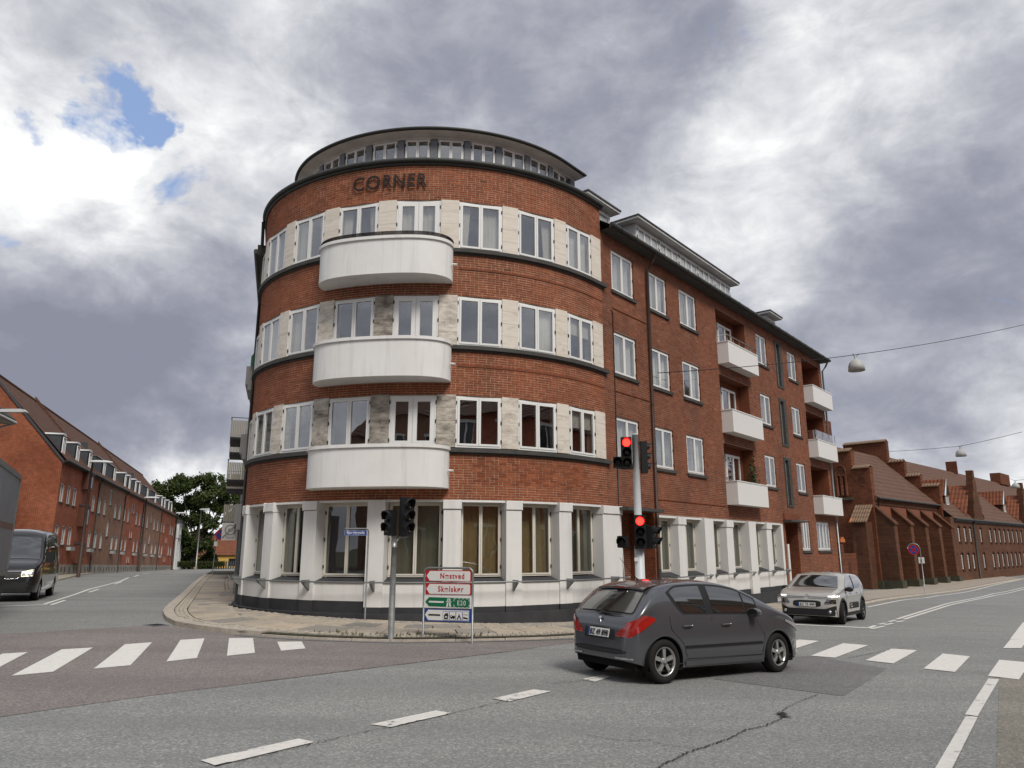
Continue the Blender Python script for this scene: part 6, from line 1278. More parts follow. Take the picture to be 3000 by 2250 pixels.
M['hslate'] = mat('dormer_slate', (.045, .050, .058), .6, noise=(3, .5, (.08, .085, .09)))
M['dwhite'] = mat('dormer_zinc_white', (.62, .63, .63), .5)
M['dglass'] = mat('dark_window_glass', (.025, .03, .034), .05, spec=.8)
M['stone'] = mat('flower_box', (.40, .40, .38), .8)
def small_window(root, FN, u0, u1, z0, z1, dep=.12, fw=.055, mt='frame', bars=1, name='window', wide=None):
    m = MB()
    for a0, a1, c0, c1 in ((u0, u0 + fw, z0, z1), (u1 - fw, u1, z0, z1), (u0 + fw, u1 - fw, z0, z0 + fw), (u0 + fw, u1 - fw, z1 - fw, z1)): m.box(FN, a0, a1, -dep, -dep + .06, c0, c1)
    for k in range(1, bars + 1): x = u0 + (u1 - u0) * k / (bars + 1); m.box(FN, x - .022, x + .022, -dep, -dep + .05, z0 + fw, z1 - fw)
    w_ = m.obj(name, M[mt], root); m = MB(); m.box(FN, u0 + fw, u1 - fw, -dep + .0, -dep + .012, z0 + fw, z1 - fw); m.obj('pane', M['dglass'], w_); return w_
HS = [(-5.0, 6.5, 'hred', 'red brick terraced house with the big bare gable wall, nearest in the left row'), (6.5, 17.8, 'hbrn', 'brown brick terraced house second in the left row, wide slate dormers'),
      (17.8, 28.4, 'hred', 'orange red brick terraced house in the middle of the left row'), (28.4, 42.4, 'hbrn', 'brown brick terraced house fourth in the left row, with two wide dormers'), (42.4, 56.6, 'hred', 'red brick terraced house at the far end of the left row beside the white building')]
UP, LO = (4.62, 5.92), (1.82, 3.14)
HW = [[(-4.5, -3.6), (-2.7, -1.8), (-1.05, -.1), (3.0, 3.9), (4.9, 5.85)], [(7.0, 8.0), (9.2, 10.05), (13.7, 14.6), (15.7, 16.65)], [(18.15, 19.1), (20.15, 21.1), (24.8, 25.7), (26.8, 27.7)], [(28.95, 30.0), (31.7, 32.8), (36.9, 38.1), (39.8, 40.95)], [(42.8, 44.0), (45.4, 46.6), (51.9, 53.0), (54.3, 55.4)]]
HST = [[], [(11.25, 12.1, 5.6, 6.95), (11.25, 12.1, 2.9, 4.3)], [(22.1, 22.65, 5.6, 6.6), (23.15, 23.7, 5.6, 6.6), (22.1, 22.65, 3.15, 4.05), (23.15, 23.7, 3.15, 4.05), (22.2, 22.7, .7, 1.5), (23.2, 23.7, .7, 1.5)], [(34.6, 35.3, 5.3, 6.6), (34.6, 35.3, 2.9, 4.2)], [(48.2, 48.8, 5.9, 6.8), (49.4, 50.0, 5.9, 6.8), (48.2, 48.8, 3.4, 4.3), (49.4, 50.0, 3.4, 4.3), (48.2, 48.8, .9, 1.8), (49.4, 50, .9, 1.8)]]
DOR = [[(-4.6, -3.65, 0), (-.75, .25, 0), (3.1, 4.1, 0)], [(8.3, 9.3, 2.6), (12.7, 13.7, 2.8)], [(17.9, 18.8, 0), (20.2, 21.1, 0), (23.6, 24.5, 0), (26.0, 26.9, 0)], [(31.3, 32.3, 2.4), (37.4, 38.4, 2.8)], [(43.0, 44.0, 0), (45.6, 46.6, 0), (49.6, 50.6, 0), (52.6, 53.6, 0)]]
EV, RG, RB_ = 7.42, 13.3, -5.0
rs = random.Random(3)
for i, (u0, u1, mt, lab) in enumerate(HS):
    o = HP((u0 + u1) / 2, 0, 0); h = thing('brick_house', lab, 'house', (o[0], o[1], o[2] - .2), group='brick houses along the left street')
    wins = [(a, b, c, d) for a, b in HW[i] for c, d in (UP, LO)] + HST[i]
    wins = [(a - .05, b + .05, c, d) for a, b, c, d in wins]; holes = [(a, b, c, d, .14) for a, b, c, d in wins]
    m = MB(); wall_holes(m, HP, u0, u1, .5, EV, holes, .14); m.face([HP(u1, 0, 0), HP(u1, -10, 0), HP(u1, -10, EV), HP(u1, RB_, RG), HP(u1, 0, EV)]); m.obj('wall', M[mt], h)
    m = MB(); m.box(HP, u0, u1, -.3, .03, -1.2, .5); bs = m.obj('base', M['hbase'], h)
    for k in range(int((u1 - u0) / 1.15)):
        x = u0 + .5 + k * 1.15 + (k % 3) * .12; m = MB(); m.box(HP, x, x + .26, .025, .034, -.02 if k % 4 else -.05, .32); m.obj('cellar_window', M['sigblack'], bs)
    if i == 0:
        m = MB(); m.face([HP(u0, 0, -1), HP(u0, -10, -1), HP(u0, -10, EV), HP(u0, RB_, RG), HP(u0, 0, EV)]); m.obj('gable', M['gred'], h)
        m = MB(); m.box(lambda a, b, c: HP(u0 + b, a, EV + .02 + (RG - EV) * (-a / 5) + c), -5.0, .12, -.10, .05, -.16, .05); m.obj('verge', M['hslate'], h)
        M['bay'] = mat('brown_bay', (.13, .05, .03), .6)
        for z0, z1 in ((.6, 2.05), (3.25, 4.85), (6.0, 7.3)):
            m = MB(); m.box(HP, .95, 2.75, .0, .38, z0, z1 - .1); sb = m.obj('stair_bay', M['bay'], h); m = MB(); m.box(HP, .9, 2.8, .0, .44, z1 - .1, z1); m.obj('bay_roof', M['hslate'], sb); m = MB(); m.box(HP, 1.3, 2.4, .382, .39, z0 + .2, z1 - .3); m.obj('bay_window', M['dglass'], sb)
    for a, b, c, d in wins:
        w_ = small_window(h, HP, a, b, c, d, bars=1 if b - a > .8 else 0, fw=.075, name='window')
        m = MB(); m.box(HP, a - .05, b + .05, -.1, .05, c - .07, c); m.obj('sill', M['sill'], w_)
        if rs.random() < .42 and c == LO[0]: m = MB(); m.box(HP, a - .05, b + .1, .02, .30, c - .35, c - .1); m.obj('flower_box', M['stone'], w_)
    # roof with dormers
    dr = [HP(u0, 0.25, EV - .02), HP(u1, .25, EV - .02), HP(u1, RB_, RG), HP(u0, RB_, RG)]
    m = MB(); m.grid([[HP(u, .28 + (RB_ - .28) * t_, EV - .05 + (RG - EV + .05) * t_) for u in np.linspace(u0, u1, 6)] for t_ in np.linspace(0, 1, 5)], sm=False); m.face([HP(u0, RB_, RG), HP(u1, RB_, RG), HP(u1, -10.2, EV), HP(u0, -10.2, EV)]); rf = m.obj('roof', M['htile'], h)
    m = MB(); m.tube([HP(u0, RB_, RG + .02), HP(u1, RB_, RG + .02)], .11, 6); m.obj('ridge', M['htile'], rf)
    m = MB(); m.tube([HP(u0, .34, EV - .06), HP(u1, .34, EV - .06)], .075, 6); m.box(HP, u0, u1, .02, .26, EV - .16, EV - .09); m.obj('gutter', M['zinc'], h)
    m = MB(); m.tube([HP(u1 - .1, .3, EV - .1), HP(u1 - .1, .08, EV - .5), HP(u1 - .1, .08, -.2)], .05, 6); m.obj('downpipe', M['zinc'], h)
    if i in (0, 2): m = MB(); m.box(lambda a, b, c: HP(u1 - (1.3 if i == 0 else .6) + b, a, EV + .1 + (RG - EV) * (-a / 5) + c), -5.05, 0, -.13, .13, -.2, .22); m.obj('party_verge', M['htile'], h)
    for a, b, wide in DOR[i]:
        zt = 9.15; FZ_ = lambda q: (a - wide if q < 0 else b)
        d0 = -(zt - EV) / (RG - EV) * 5.0 - .2
        m = MB(); L_ = a - wide
        m.prism([HP(L_, -.35, EV + .3), HP(L_, -.35, zt), HP(L_, d0, zt), HP(L_, -.55, EV + .3)], Vector(HP(b, 0, 0)) - Vector(HP(L_, 0, 0)) ); dd = m.obj('dormer', M['hslate'], h)
        m = MB(); arc = [(L_ - .06, 0)] + [((L_ + b) / 2 - ((b - L_) / 2 + .06) * math.cos(q), (.18 if not wide else .05) * math.sin(q)) for q in np.linspace(.3, 2.84, 6)] + [(b + .06, 0)]
        m.ring([[HP(x, bb, zt + zz) for x, zz in arc] for bb in (-.25, d0)], cap=True); m.obj('dormer_roof', M['dwhite'], dd)
        small_window(dd, HP, a + .12, b - .12, EV + .45, zt - .12, dep=.27, name='dormer_window')
    if i in (1, 3): m = MB(); m.prism([HP((u0 + u1) / 2, -2.6, 10.4), HP((u0 + u1) / 2, -2.6, 11.2), HP((u0 + u1) / 2, -3.4, 11.2)], Vector(HP(.5, 0, 0)) - Vector(HP(0, 0, 0))); m.obj('roof_hatch', M['hslate'], rf)
ch = MB(); ch.tube([HP(50, -4, 11.8), HP(50, -4, 13.2)], .16, 8); 
# pale gabled house in front of the big gable
gx = np.array([-31.2, 43.6]); gz = g(*gx); GHN = thing('pale_brick_house', 'pale grey brick house with projecting eaves at the far left edge above the truck', 'house', (gx[0], gx[1], gz))
GP = lambda u, b, z: (gx[0] - HE[0] * u + HN[0] * b, gx[1] - HE[1] * u + HN[1] * b, z)
M['pale'] = coursed_mat('pale_brick', (.42, .40, .37), (.36, .34, .31), (.22, .21, .19), du=duL)
m = MB(); m.box(GP, 0, 12, -8, 0, -1, 9.1); m.obj('wall', M['pale'], GHN)
m = MB(); m.prism([GP(-.5, .75, 9.25), GP(-.5, .75, 9.4), GP(-.5, -4, 13.2), GP(-.5, -8.7, 9.4), GP(-.5, -8.7, 9.25)], Vector(GP(12.5, 0, 0)) - Vector(GP(-.5, 0, 0))); m.obj('roof', M['slate'], GHN)
m = MB(); m.box(GP, -.45, 12, .02, .7, 9.08, 9.24); m.tube([GP(-.45, .78, 9.2), GP(12, .78, 9.2)], .08, 6); m.tube([GP(-.4, .75, 9.15), GP(-.1, .25, 8.9), GP(.15, .1, 8.75)], .07, 6); m.obj('gutter', M['stone'], GHN)
# white columned building and yellow house
M['wht'] = mat('white_render', (.72, .72, .71), .7, noise=(1, .15, (.55, .55, .54)))
wb = HP(58.2, 0, 0); WB = thing('white_building', 'small white building with tall columns at the end of the left street', 'building', (wb[0], wb[1], wb[2] - 1))
WQ = lambda u, b, z: HP(58.2 + u, b + .4, z + .55)
m = MB(); m.box(WQ, 0, 9.5, -6, -1.2, -1.5, 6.2); m.obj('wall', M['wht'], WB); m = MB(); m.box(WQ, 0, 9.5, -1.19, 0, 3.9, 6.2); m.obj('upper_storey', M['wht'], WB)
for k in range(6): m = MB(); m.box(WQ, .1 + k * 1.82, .5 + k * 1.82, -.45, -.05, -1.5, 3.89); m.obj('column', M['wht'], WB)
m = MB(); m.box(WQ, -.3, 9.9, -6.3, .3, 6.2, 6.4); m.prism([WQ(-.3, .3, 6.4), WQ(-.3, -3, 7.3), WQ(-.3, -6.3, 6.4)], Vector(WQ(9.9, 0, 0)) - Vector(WQ(-.3, 0, 0))); m.obj('roof', M['hslate'], WB)
for u in (1.2, 4.2, 7.2): small_window(WB, WQ, u, u + 1.2, 4.4, 5.7, dep=-.02)
m = MB(); m.box(WQ, -.03, -.01, -3.4, -.6, 4.2, 5.9); m.obj('sign_panel', M['hslate'], WB)
yb = np.array([-58.5, 138.0]); zy = -3.05; YH = thing('yellow_house', 'low yellow house with red tiled roof beyond the bend of the left street', 'house', (yb[0], yb[1], zy))
YP = lambda u, b, z: (yb[0] + u * .98, yb[1] - b + u * .19, zy + z)
M['yel'] = mat('yellow_render', (.62, .38, .10), .8, noise=(1, .3, (.45, .27, .07))); M['rtile'] = tile_mat('red_pantiles', (.23, .085, .045), (.16, .06, .035), (1, .19, 0), pitch=.3, row=.4)
hol = [(2.6 + 3.3 * k, 4.1 + 3.3 * k, 1.35, 2.75, .15) for k in range(5)]
m = MB(); wall_holes(m, YP, 0, 20, .6, 3.4, hol, .15); m.box(YP, 0, .02, -8, -.02, .6, 3.4); m.obj('wall', M['yel'], YH)
m = MB(); m.box(YP, -.02, 20, -8, .03, -2.5, .6); m.obj('base', M['sigblack'], YH)
for a, b, c, d, _ in hol: small_window(YH, YP, a, b, c, d, dep=.13, mt='trim')
m = MB(); m.face([YP(-.3, .4, 3.35), YP(20, .4, 3.35), YP(20, -4, 8.6), YP(2.8, -4, 8.6)]); m.face([YP(-.3, .4, 3.35), YP(2.8, -4, 8.6), YP(-.3, -8.4, 3.35)]); m.obj('roof', M['rtile'], YH)
m = MB(); m.box(YP, 8, 9, -4.5, -3.5, 8, 9.8); m.obj('chimney', M['gred'], YH)
m = MB(); m.box(YP, 20, 21, -4, .02, -1, 3.2); 
# low wall, hedge, paling fence beyond the bend
lw = lambda u, b, z: (-52.5 + u * .92, 112.0 - b + u * .30, -2.75 + z)
FW = thing('garden_wall', 'low concrete garden wall under the hedge and tree at the bend', 'wall', lw(0, 0, 0)); m = MB(); m.box(lw, 0, 13.5, -.3, 0, -1.5, .95); m.obj('wall', M['hbase'], FW)
for k in range(6): m = MB(); m.box(lw, k * 2.7 - .15, k * 2.7 + .15, -.35, .06, -1.5, 1.12); m.obj('pier', M['hbase'], FW)
FN_ = thing('paling_fence', 'dark paling fence behind the lamp post at the bend', 'fence', lw(8, -1, 0)); 
for k in range(22): m = MB(); m.box(lw, 6.6 + k * .36, 6.78 + k * .36, -1.6, -1.5, .0, 2.35 + .05 * math.sin(k * 2.1)); m.obj('paling', M['hslate'], FN_)
# foliage
def leaf_mesh(pts, size, rnd, up=.3):
    n = len(pts); P = np.asarray(pts); A = rnd.normal(size=(n, 3)); A /= np.linalg.norm(A, axis=1)[:, None]; B_ = rnd.normal(size=(n, 3)); B_ -= (B_ * A).sum(1)[:, None] * A; B_ /= np.linalg.norm(B_, axis=1)[:, None]
    s_ = size * rnd.uniform(.55, 1.3, n)[:, None]; V = np.stack([P - A * s_, P + B_ * s_ * .6, P + A * s_, P - B_ * s_ * .6], 1).reshape(-1, 3); F = np.arange(4 * n).reshape(-1, 4)
    m = MB(); m.v = V.tolist(); m.f = [tuple(f) for f in F.tolist()]; m.m = [0] * n; m.t = rnd.uniform(0, 1, n).tolist(); m.sm = [False] * n; return m
def leaves_mat(name, c0, c1, c2):
    m = bpy.data.materials.new(name); m.use_nodes = True; t = m.node_tree; b = t.nodes['Principled BSDF']; a = nn(t, 'ShaderNodeAttribute', attribute_name='tint'); lk(t, ramp(t, a.outputs['Fac'], [(0, c0), (.5, c1), (1, c2)]), b.inputs['Base Color']); b.inputs['Roughness'].default_value = .6; b.inputs['Specular IOR Level'].default_value = .25
    o = t.nodes['Material Output']; tl = nn(t, 'ShaderNodeBsdfTranslucent'); tl.inputs[0].default_value = (*c1, 1); mx = nn(t, 'ShaderNodeMixShader'); mx.inputs[0].default_value = .25; lk(t, b.outputs[0], mx.inputs[1]); lk(t, tl.outputs[0], mx.inputs[2]); lk(t, mx.outputs[0], o.inputs[0]); return m
M['leaf'] = leaves_mat('tree_leaves', (.026, .045, .014), (.055, .090, .026), (.13, .14, .04)); M['bark'] = mat('bark', (.045, .035, .026), .9)
def tree(name, label, x, y, z0, clumps, nleaf, size, seed, trunk_r=.4, trunk_h=5, lean=0, cat='tree'):
    T = thing(name, label, cat, (x, y, z0)); r_ = np.random.default_rng(seed); pts = []
    m = MB(); top = (x + lean, y, z0 + trunk_h); m.tube([(x, y, z0 - .5), (x + lean * .3, y, z0 + trunk_h * .5), top], [trunk_r * 1.3, trunk_r, trunk_r * .75], 9); tr = m.obj('trunk', M['bark'], T)
    for cx_, cz_, cr in clumps:
        cy_ = r_.uniform(-1, 1) * 2.2; m = MB(); a = Vector(top); b = Vector((x + cx_, y + cy_, z0 + cz_)); mid = a.lerp(b, .55) + Vector((0, 0, -.5)); m.tube([a, mid, b], [trunk_r * .42, trunk_r * .22, .04], 6); m.obj('limb', M['bark'], T)
        k = int(nleaf * cr ** 2 / sum(c[2] ** 2 for c in clumps)); ns_ = max(3, int(cr * 9))
        for q in range(ns_):            # twigs with clusters of leaves, gaps between
            v = r_.normal(size=3); v /= np.linalg.norm(v); c3 = np.array([x + cx_, y + cy_, z0 + cz_]) + v * cr * r_.uniform(.55, 1.0) * np.array([1, 1, .72]); pts.append(c3 + r_.normal(size=(k // ns_, 3)) * cr * .17)
    leaf_mesh(np.vstack(pts), size, r_).obj('crown', M['leaf'], T); return T
cl_ = [(-6.0, 9.2, 1.5), (-5.4, 11.6, 1.6), (-3.9, 13.2, 1.7), (-2.0, 14.3, 1.7), (.2, 14.8, 1.8), (2.4, 14.4, 1.7), (4.3, 13.3, 1.7), (5.6, 11.9, 1.5), (6.3, 10.1, 1.3), (5.2, 9.0, 1.2), (-3.6, 10.4, 1.6), (-1.4, 11.6, 1.6), (1.0, 12.0, 1.5), (3.0, 11.2, 1.5), (-2.2, 8.6, 1.5), (.4, 9.2, 1.4), (2.2, 8.6, 1.3), (-.8, 6.8, 1.5), (1.2, 6.4, 1.3), (-4.6, 7.4, 1.3), (.2, 4.9, 1.4), (2.6, 5.0, 1.0), (-1.6, 5.2, 1.2)]
tree('broadleaf_tree', 'large dark green broadleaf tree with gaps in its crown beyond the left houses', -49.6, 116, -3.0, [(a * 1.08, b * 1.0, c * 1.12) for a, b, c in cl_], 56000, .19, 3, .45, 5.0, .3)
tree('dense_tree', 'dense dark ivy covered tree standing under the large tree at the bend', -51.2, 119, -3.0, [(-2.2, 2.2, 1.5), (0, 3.4, 1.7), (1.8, 2.4, 1.5), (-.6, 5.2, 1.5), (1.0, 6.6, 1.2), (2.9, 3.6, 1.1), (-2.9, 3.9, 1.2), (3.2, 1.6, 1.2)], 9000, .20, 5, .3, 3.5)
tree('dense_tree', 'dark green tree beside the yellow house at the bend', -57.0, 124, -3.0, [(-3, 2.5, 1.6), (-1, 4.2, 1.8), (1.4, 3.0, 1.6), (0, 6, 1.4), (-3.6, 4.6, 1.3)], 7000, .22, 6, .3, 3.0)
tree('background_tree', 'wooded tree line rising behind the yellow house roof', -62, 190, -4.5, [(-9, 7, 3.2), (-4, 8.2, 3.2), (1, 7.6, 3.2), (6, 8.0, 3.0), (11, 7.2, 3.0), (16, 7, 3.0)], 7000, .5, 7, .4, 5)
r_ = np.random.default_rng(2); pts = np.c_[r_.uniform(.4, 8.8, 9000), r_.uniform(-1.3, -.35, 9000), r_.uniform(.5, 1.0, 9000) ** .5 * 2.3]; pts = np.array([lw(*p) for p in pts]); pts[:, 2] += r_.normal(size=9000) * .07
M['hedge'] = leaves_mat('hedge_leaves', (.03, .04, .012), (.06, .075, .02), (.10, .11, .035)); tag(leaf_mesh(pts, .09, r_).obj('hedge', M['hedge'], None, loc=lw(4, -1, 0)), 'clipped light green hedge above the low concrete garden wall', 'hedge')
# block with slatted balconies beyond the round tower
bo_ = np.array([-16.45, 45.5]); bz = g(*bo_); BK = thing('balcony_block', 'apartment block with stacked slatted grey balconies just behind the round tower', 'building', (bo_[0], bo_[1], bz)); be = np.array([-.36, .933]); bn = np.array([-.933, -.36])
BP = lambda u, b, z: (bo_[0] + be[0] * u + bn[0] * b, bo_[1] + be[1] * u + bn[1] * b, z)
m = MB(); m.box(BP, 0, 26, -9, 0, -1.5, 12.3); m.obj('wall', M['pale'], BK); M['slatb'] = mat('beige_slats', (.27, .25, .21), .7, noise=(2, .3, (.20, .19, .16)))
for u in (1.0, 9.0):
    for zf in (3.1, 5.75, 8.45):
        if u > 5 and zf < 3.5: continue
        m = MB(); m.box(BP, u, u + 4, 0, 1.22, zf, zf + .14); bb = m.obj('balcony', M['sigblack'], BK)
        for k in range(12): x = .0 + k * .105; m = MB(); m.box(BP, u - .02, u + .02, x, x + .09, zf + .15, zf + 1.22); m.obj('slat', M['slatb'], bb)
        for k in range(20): m = MB(); m.box(BP, u + k * .2, u + k * .2 + .18, 1.23, 1.26, zf + .15, zf + 1.22); m.obj('slat', M['slatb'], bb)
        m = MB(); m.tube([BP(u, 0, zf + 1.4), BP(u, 1.25, zf + 1.4), BP(u + 4, 1.25, zf + 1.4)], .025, 5); m.tube([BP(u, 1.23, zf + 1.2), BP(u, 1.23, zf + 1.4)], .025, 5); m.obj('rail', M['zinc'], bb)
# green netting on the top balcony of the side wing
m = MB(); m.grid([[LP(6.0, .02 + .55 * k / 4, Z(9.6) - .3 + (1.5 - .9 * k / 4) * j / 3) for k in range(5)] for j in range(4)]); M['net'] = mat('green_net', (.05, .22, .12), .8); tag(m.obj('green_netting', M['net'], None, loc=LP(6, .3, Z(9.6))), 'green netting tied over the topmost side balcony at the tower edge', 'netting')
# street lamps on the left street
def lamp(x, y, h, label, arm=(.9, .3), brown=True):
    z_ = ph(x, y); L = thing('street_lamp', label, 'street lamp', (x, y, z_), group='street lamps on the left street'); m = MB(); m.tube([(x, y, z_ - .2), (x, y, z_ + h * .5), (x, y, z_ + h)], [.13, .10, .07], 8); m.obj('post', M['rust'] if brown else M['steel'], L)
    m = MB(); a = Vector((arm[0], arm[1], 0)).normalized(); s_ = a.cross(Vector((0, 0, 1))); c_ = Vector((x, y, z_ + h)); rows = []
    for t_, w_, hh in ((-.2, .12, .08), (.2, .2, .14), (.9, .22, .14), (1.25, .1, .06)): p = c_ + a * t_; rows.append([p + s_ * w_, p + Vector((0, 0, hh)), p - s_ * w_, p - Vector((0, 0, .05))])
    m.ring(rows); m.obj('lamp_head', M['dwhite'], L)
lamp(-29.48, 51.07, 7.75, 'tall brown lamp post with white head before the gabled red house', (.9, .35)); lamp(-39.3, 79.0, 7.6, 'second brown lamp post, before the middle of the left row', (.9, .35)); lamp(-44.9, 99.0, 7.3, 'third lamp post, at the far end of the left row', (.9, .35)); lamp(-46.6, 110.5, 8.6, 'slim grey lamp post in front of the garden wall at the bend', (.8, .1), False)
sw = thing('hanging_lamp', 'white street lamp head hung at the far left edge over the truck', 'street lamp', (-27.9, 40.5, 9.1)); m = MB(); m.ring([[(-27.9 + a, 40.5 + q, 9.15 + c_) for a, c_ in ((-1.3, 0), (-.9, .18), (.2, .18), (.45, 0))] for q in (-.2, .2)]); m.obj('lamp_head', M['dwhite'], sw); m = MB(); m.tube([(-27.9, 40.5, 9.3), (-34, 43, 10.2)], .02, 5); m.obj('cable', M['sigblack'], sw)

# ================================================================== RIGHT: MONASTERY CHURCH
CK = 1.42; CO = np.array([20.5, 39.8]) * CK; CE = np.array([.717, .697]); CN = np.array([.697, -.717]); CZ = lambda z: 1.7 + (z - 1.7) * CK
def CF(u, b, z): p = CO + CE * (u * CK) + CN * (b * CK); return (p[0], p[1], CZ(z))
due = (.717, .697, 0); dun = (.697, -.717, 0)
M['cbr'] = coursed_mat('old_brown_brick', (.155, .068, .038), (.105, .045, .026), (.10, .058, .038), sx=3, du=due); M['cbg'] = coursed_mat('old_red_brick', (.215, .076, .036), (.135, .046, .025), (.11, .055, .035), sx=3, du=dun)
M['cred'] = mat('red_limewash', (.23, .085, .048), .9, noise=(.8, .4, (.16, .06, .035))); M['ctile'] = tile_mat('church_roof_tiles', (.115, .062, .042), (.155, .085, .06), due, pitch=.30, row=.42); M['ctile2'] = tile_mat('orange_pantiles', (.26, .085, .040), (.15, .055, .03), dun, pitch=.34, row=.5)
M['cbase'] = mat('mossy_stone_base', (.085, .080, .058), .95, noise=(2, .8, (.035, .045, .022))); M['ptile'] = mat('weathered_pantile', (.26, .17, .11), .8, noise=(5, .6, (.14, .09, .06))); M['otile'] = mat('orange_pantile', (.52, .17, .06), .8)
CH = thing('church', 'old brown brick church with stepped gable, sloping buttresses and brown tiled roof', 'church', CF(0, -2, -.5))
m = MB(); m.box(CF, 0, 11, -6.5, -.86, -.8, 4.0); m.box(CF, .02, 11, -6.5, -.84, 4.0, 4.45); m.obj('wall', M['cred'], CH); m = MB(); m.box(CF, .01, 11, -.9, -.76, 4.22, 4.42); m.box(CF, .01, 11, -.9, -.80, 4.02, 4.16); m.obj('cornice', M['cbr'], CH)
# stepped end gable with blind windows
steps = [(-.82, -1.75, 6.05), (-1.75, -2.95, 7.05), (-2.95, -5.4, 8.6), (-5.4, -6.6, 7.0), (-6.6, -7.5, 6.0)]; arch = lambda b0, b1, z0, z1, n=8: [(b0, z0)] + [(b0 + (b1 - b0) * .5 * (1 - math.cos(q)) , z1 - (b0 - b1) * 0 + abs(b1 - b0) * .72 * math.sin(q) ** .8) for q in np.linspace(0, math.pi, n)] + [(b1, z0)]
m = MB()
for b0, b1, zt in steps: m.prism([CF(-.25, b0, -.8), CF(-.25, b0, zt), CF(-.25, b1, zt), CF(-.25, b1, -.8)], Vector(CF(.2, 0, 0)) - Vector(CF(-.25, 0, 0)))
gb = m.obj('gable', M['cbg'], CH)
for b0, b1, zt in steps:
    n_ = int(abs(b1 - b0) / .13)
    for k in range(n_): b = b0 + (b1 - b0) * (k + .5) / n_; m = MB(); m.ring([[CF(uu, b + .06 * math.cos(q), zt + .02 + zz + .06 * math.sin(q)) for q in np.linspace(0, math.pi, 6)] for uu, zz in ((-.42, -.08), (-.03, .1), (.36, -.08))]); m.obj('coping_tile', M['ptile'], gb)
def blind(b0, b1, z0, z1, name='blind_window', dep=.0, mt='cbr'):
    pts = arch(b0, b1, z0, z1); m = MB(); outer = [CF(-.262, b, z) for b, z in pts]; m.prism([CF(-.258, b, z) for b, z in pts], Vector(CF(-.005, 0, 0)) - Vector(CF(0, 0, 0))); o = m.obj(name, M[mt], gb)
    m = MB(); m.tube([CF(-.29, b, z) for b, z in pts], .07 * 1.0, 5); m.obj('moulding', M['cbg'], o); return o
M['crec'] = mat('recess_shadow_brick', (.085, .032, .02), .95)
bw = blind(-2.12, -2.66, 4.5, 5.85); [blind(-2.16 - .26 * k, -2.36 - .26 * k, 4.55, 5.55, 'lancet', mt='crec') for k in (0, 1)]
m = MB(); m.box(CF, -.42, -.26, -2.85, -1.85, 4.28, 4.42); m.obj('string_course', M['cbase'], gb)
m = MB(); c0 = (-1.30, 5.32); m.ring([[CF(-.27, c0[0] + r_1 * math.cos(q), c0[1] + r_1 * math.sin(q)) for q in np.linspace(0, 2 * math.pi, 16, endpoint=False)] for r_1 in (.28, .20)], cap=False); m.ring([[CF(-.33, c0[0] + r_1 * math.cos(q), c0[1] + r_1 * math.sin(q)) for q in np.linspace(0, 2 * math.pi, 16, endpoint=False)] for r_1 in (.29, .24)], cap=False); o_ = m.obj('medallion', M['cbg'], gb); m = MB(); m.prism([CF(-.255, c0[0] + .21 * math.cos(q), c0[1] + .21 * math.sin(q)) for q in np.linspace(0, 2 * math.pi, 16, endpoint=False)], Vector(CF(-.01, 0, 0)) - Vector(CF(0, 0, 0))); m.obj('recess', M['crec'], o_)
# porch buttress with its small tiled roof, against the gable
m = MB(); m.box(CF, -1.15, -.26, -1.75, -1.0, -.8, 3.05); pb = m.obj('porch_buttress', M['cbr'], CH); m = MB(); m.box(CF, -1.17, -1.145, -1.5, -1.28, 1.35, 2.3); m.obj('niche', M['crec'], pb)
for i in range(4):
    for k in range(7): b = -.92 - k * .135; ua, ub = -1.38 + i * .28, -1.04 + i * .28; za, zb2 = 3.02 + i * .235, 3.02 + (i + 1) * .235; m = MB(); m.ring([[CF(uu, b + .068 * math.cos(q), zz + .055 * math.sin(q)) for q in np.linspace(0, math.pi, 6)] for uu, zz in ((ua, za), (ub, zb2 + .03))]); m.obj('pantile', M['otile'] if (i == 0 and k == 6) else M['ptile'], pb)
# sloping buttresses along the street
for i, u in enumerate((-.1, 2.45, 5.0, 7.45, 9.9)):
    m = MB(); m.prism([CF(u, -.86, -.1), CF(u, -.86, 3.85), CF(u, -.02, 3.02), CF(u, .06, 2.9), CF(u, .10, -.1)], Vector(CF(u + .48, 0, 0)) - Vector(CF(u, 0, 0))); bt = m.obj('buttress', M['cbg' if False else 'cbr'], CH)
    m = MB(); m.prism([CF(u - .05, -.86, 3.87), CF(u - .05, -.86, 3.97), CF(u - .05, .12, 3.0), CF(u - .05, .12, 2.9)], Vector(CF(u + .53, 0, 0)) - Vector(CF(u - .05, 0, 0))); m.obj('weathering', M['ptile' if False else 'cbr'], bt)
    m = MB(); m.box(CF, u - .08, u + .56, -.86, .20, -.9, -.02); m.obj('base_stone', M['cbase'], bt)
m = MB(); m.box(CF, -.3, 10.9, -6.5, -.74, -.9, -.05); m.obj('base_course', M['cbase'], CH)
m = MB(); m.grid([[CF(u, -.68 + (-4.2 + .68) * t_, 4.38 + 3.5 * t_) for u in np.linspace(.2, 11, 5)] for t_ in np.linspace(0, 1, 4)], sm=False); m.face([CF(.2, -4.2, 7.88), CF(11, -4.2, 7.88), CF(11, -7.7, 4.4), CF(.2, -7.7, 4.4)]); m.obj('roof', M['ctile'], CH)
m = MB(); m.tube([CF(0.1, -.62, 4.36), CF(11, -.62, 4.36)], .09, 6); m.tube([CF(.35, -.7, 4.3), CF(.4, -.78, 3.9), CF(.4, -.78, 3.4)], .05, 6); m.obj('gutter', M['zinc'], CH)
m = MB(); m.box(CF, -.15, .35, -3.1, -2.7, 8.6, 9.3) if False else m.box(CF, -.2, .3, -3.25, -2.9, 7.0, 8.9); m.obj('pinnacle', M['cbg'], CH)
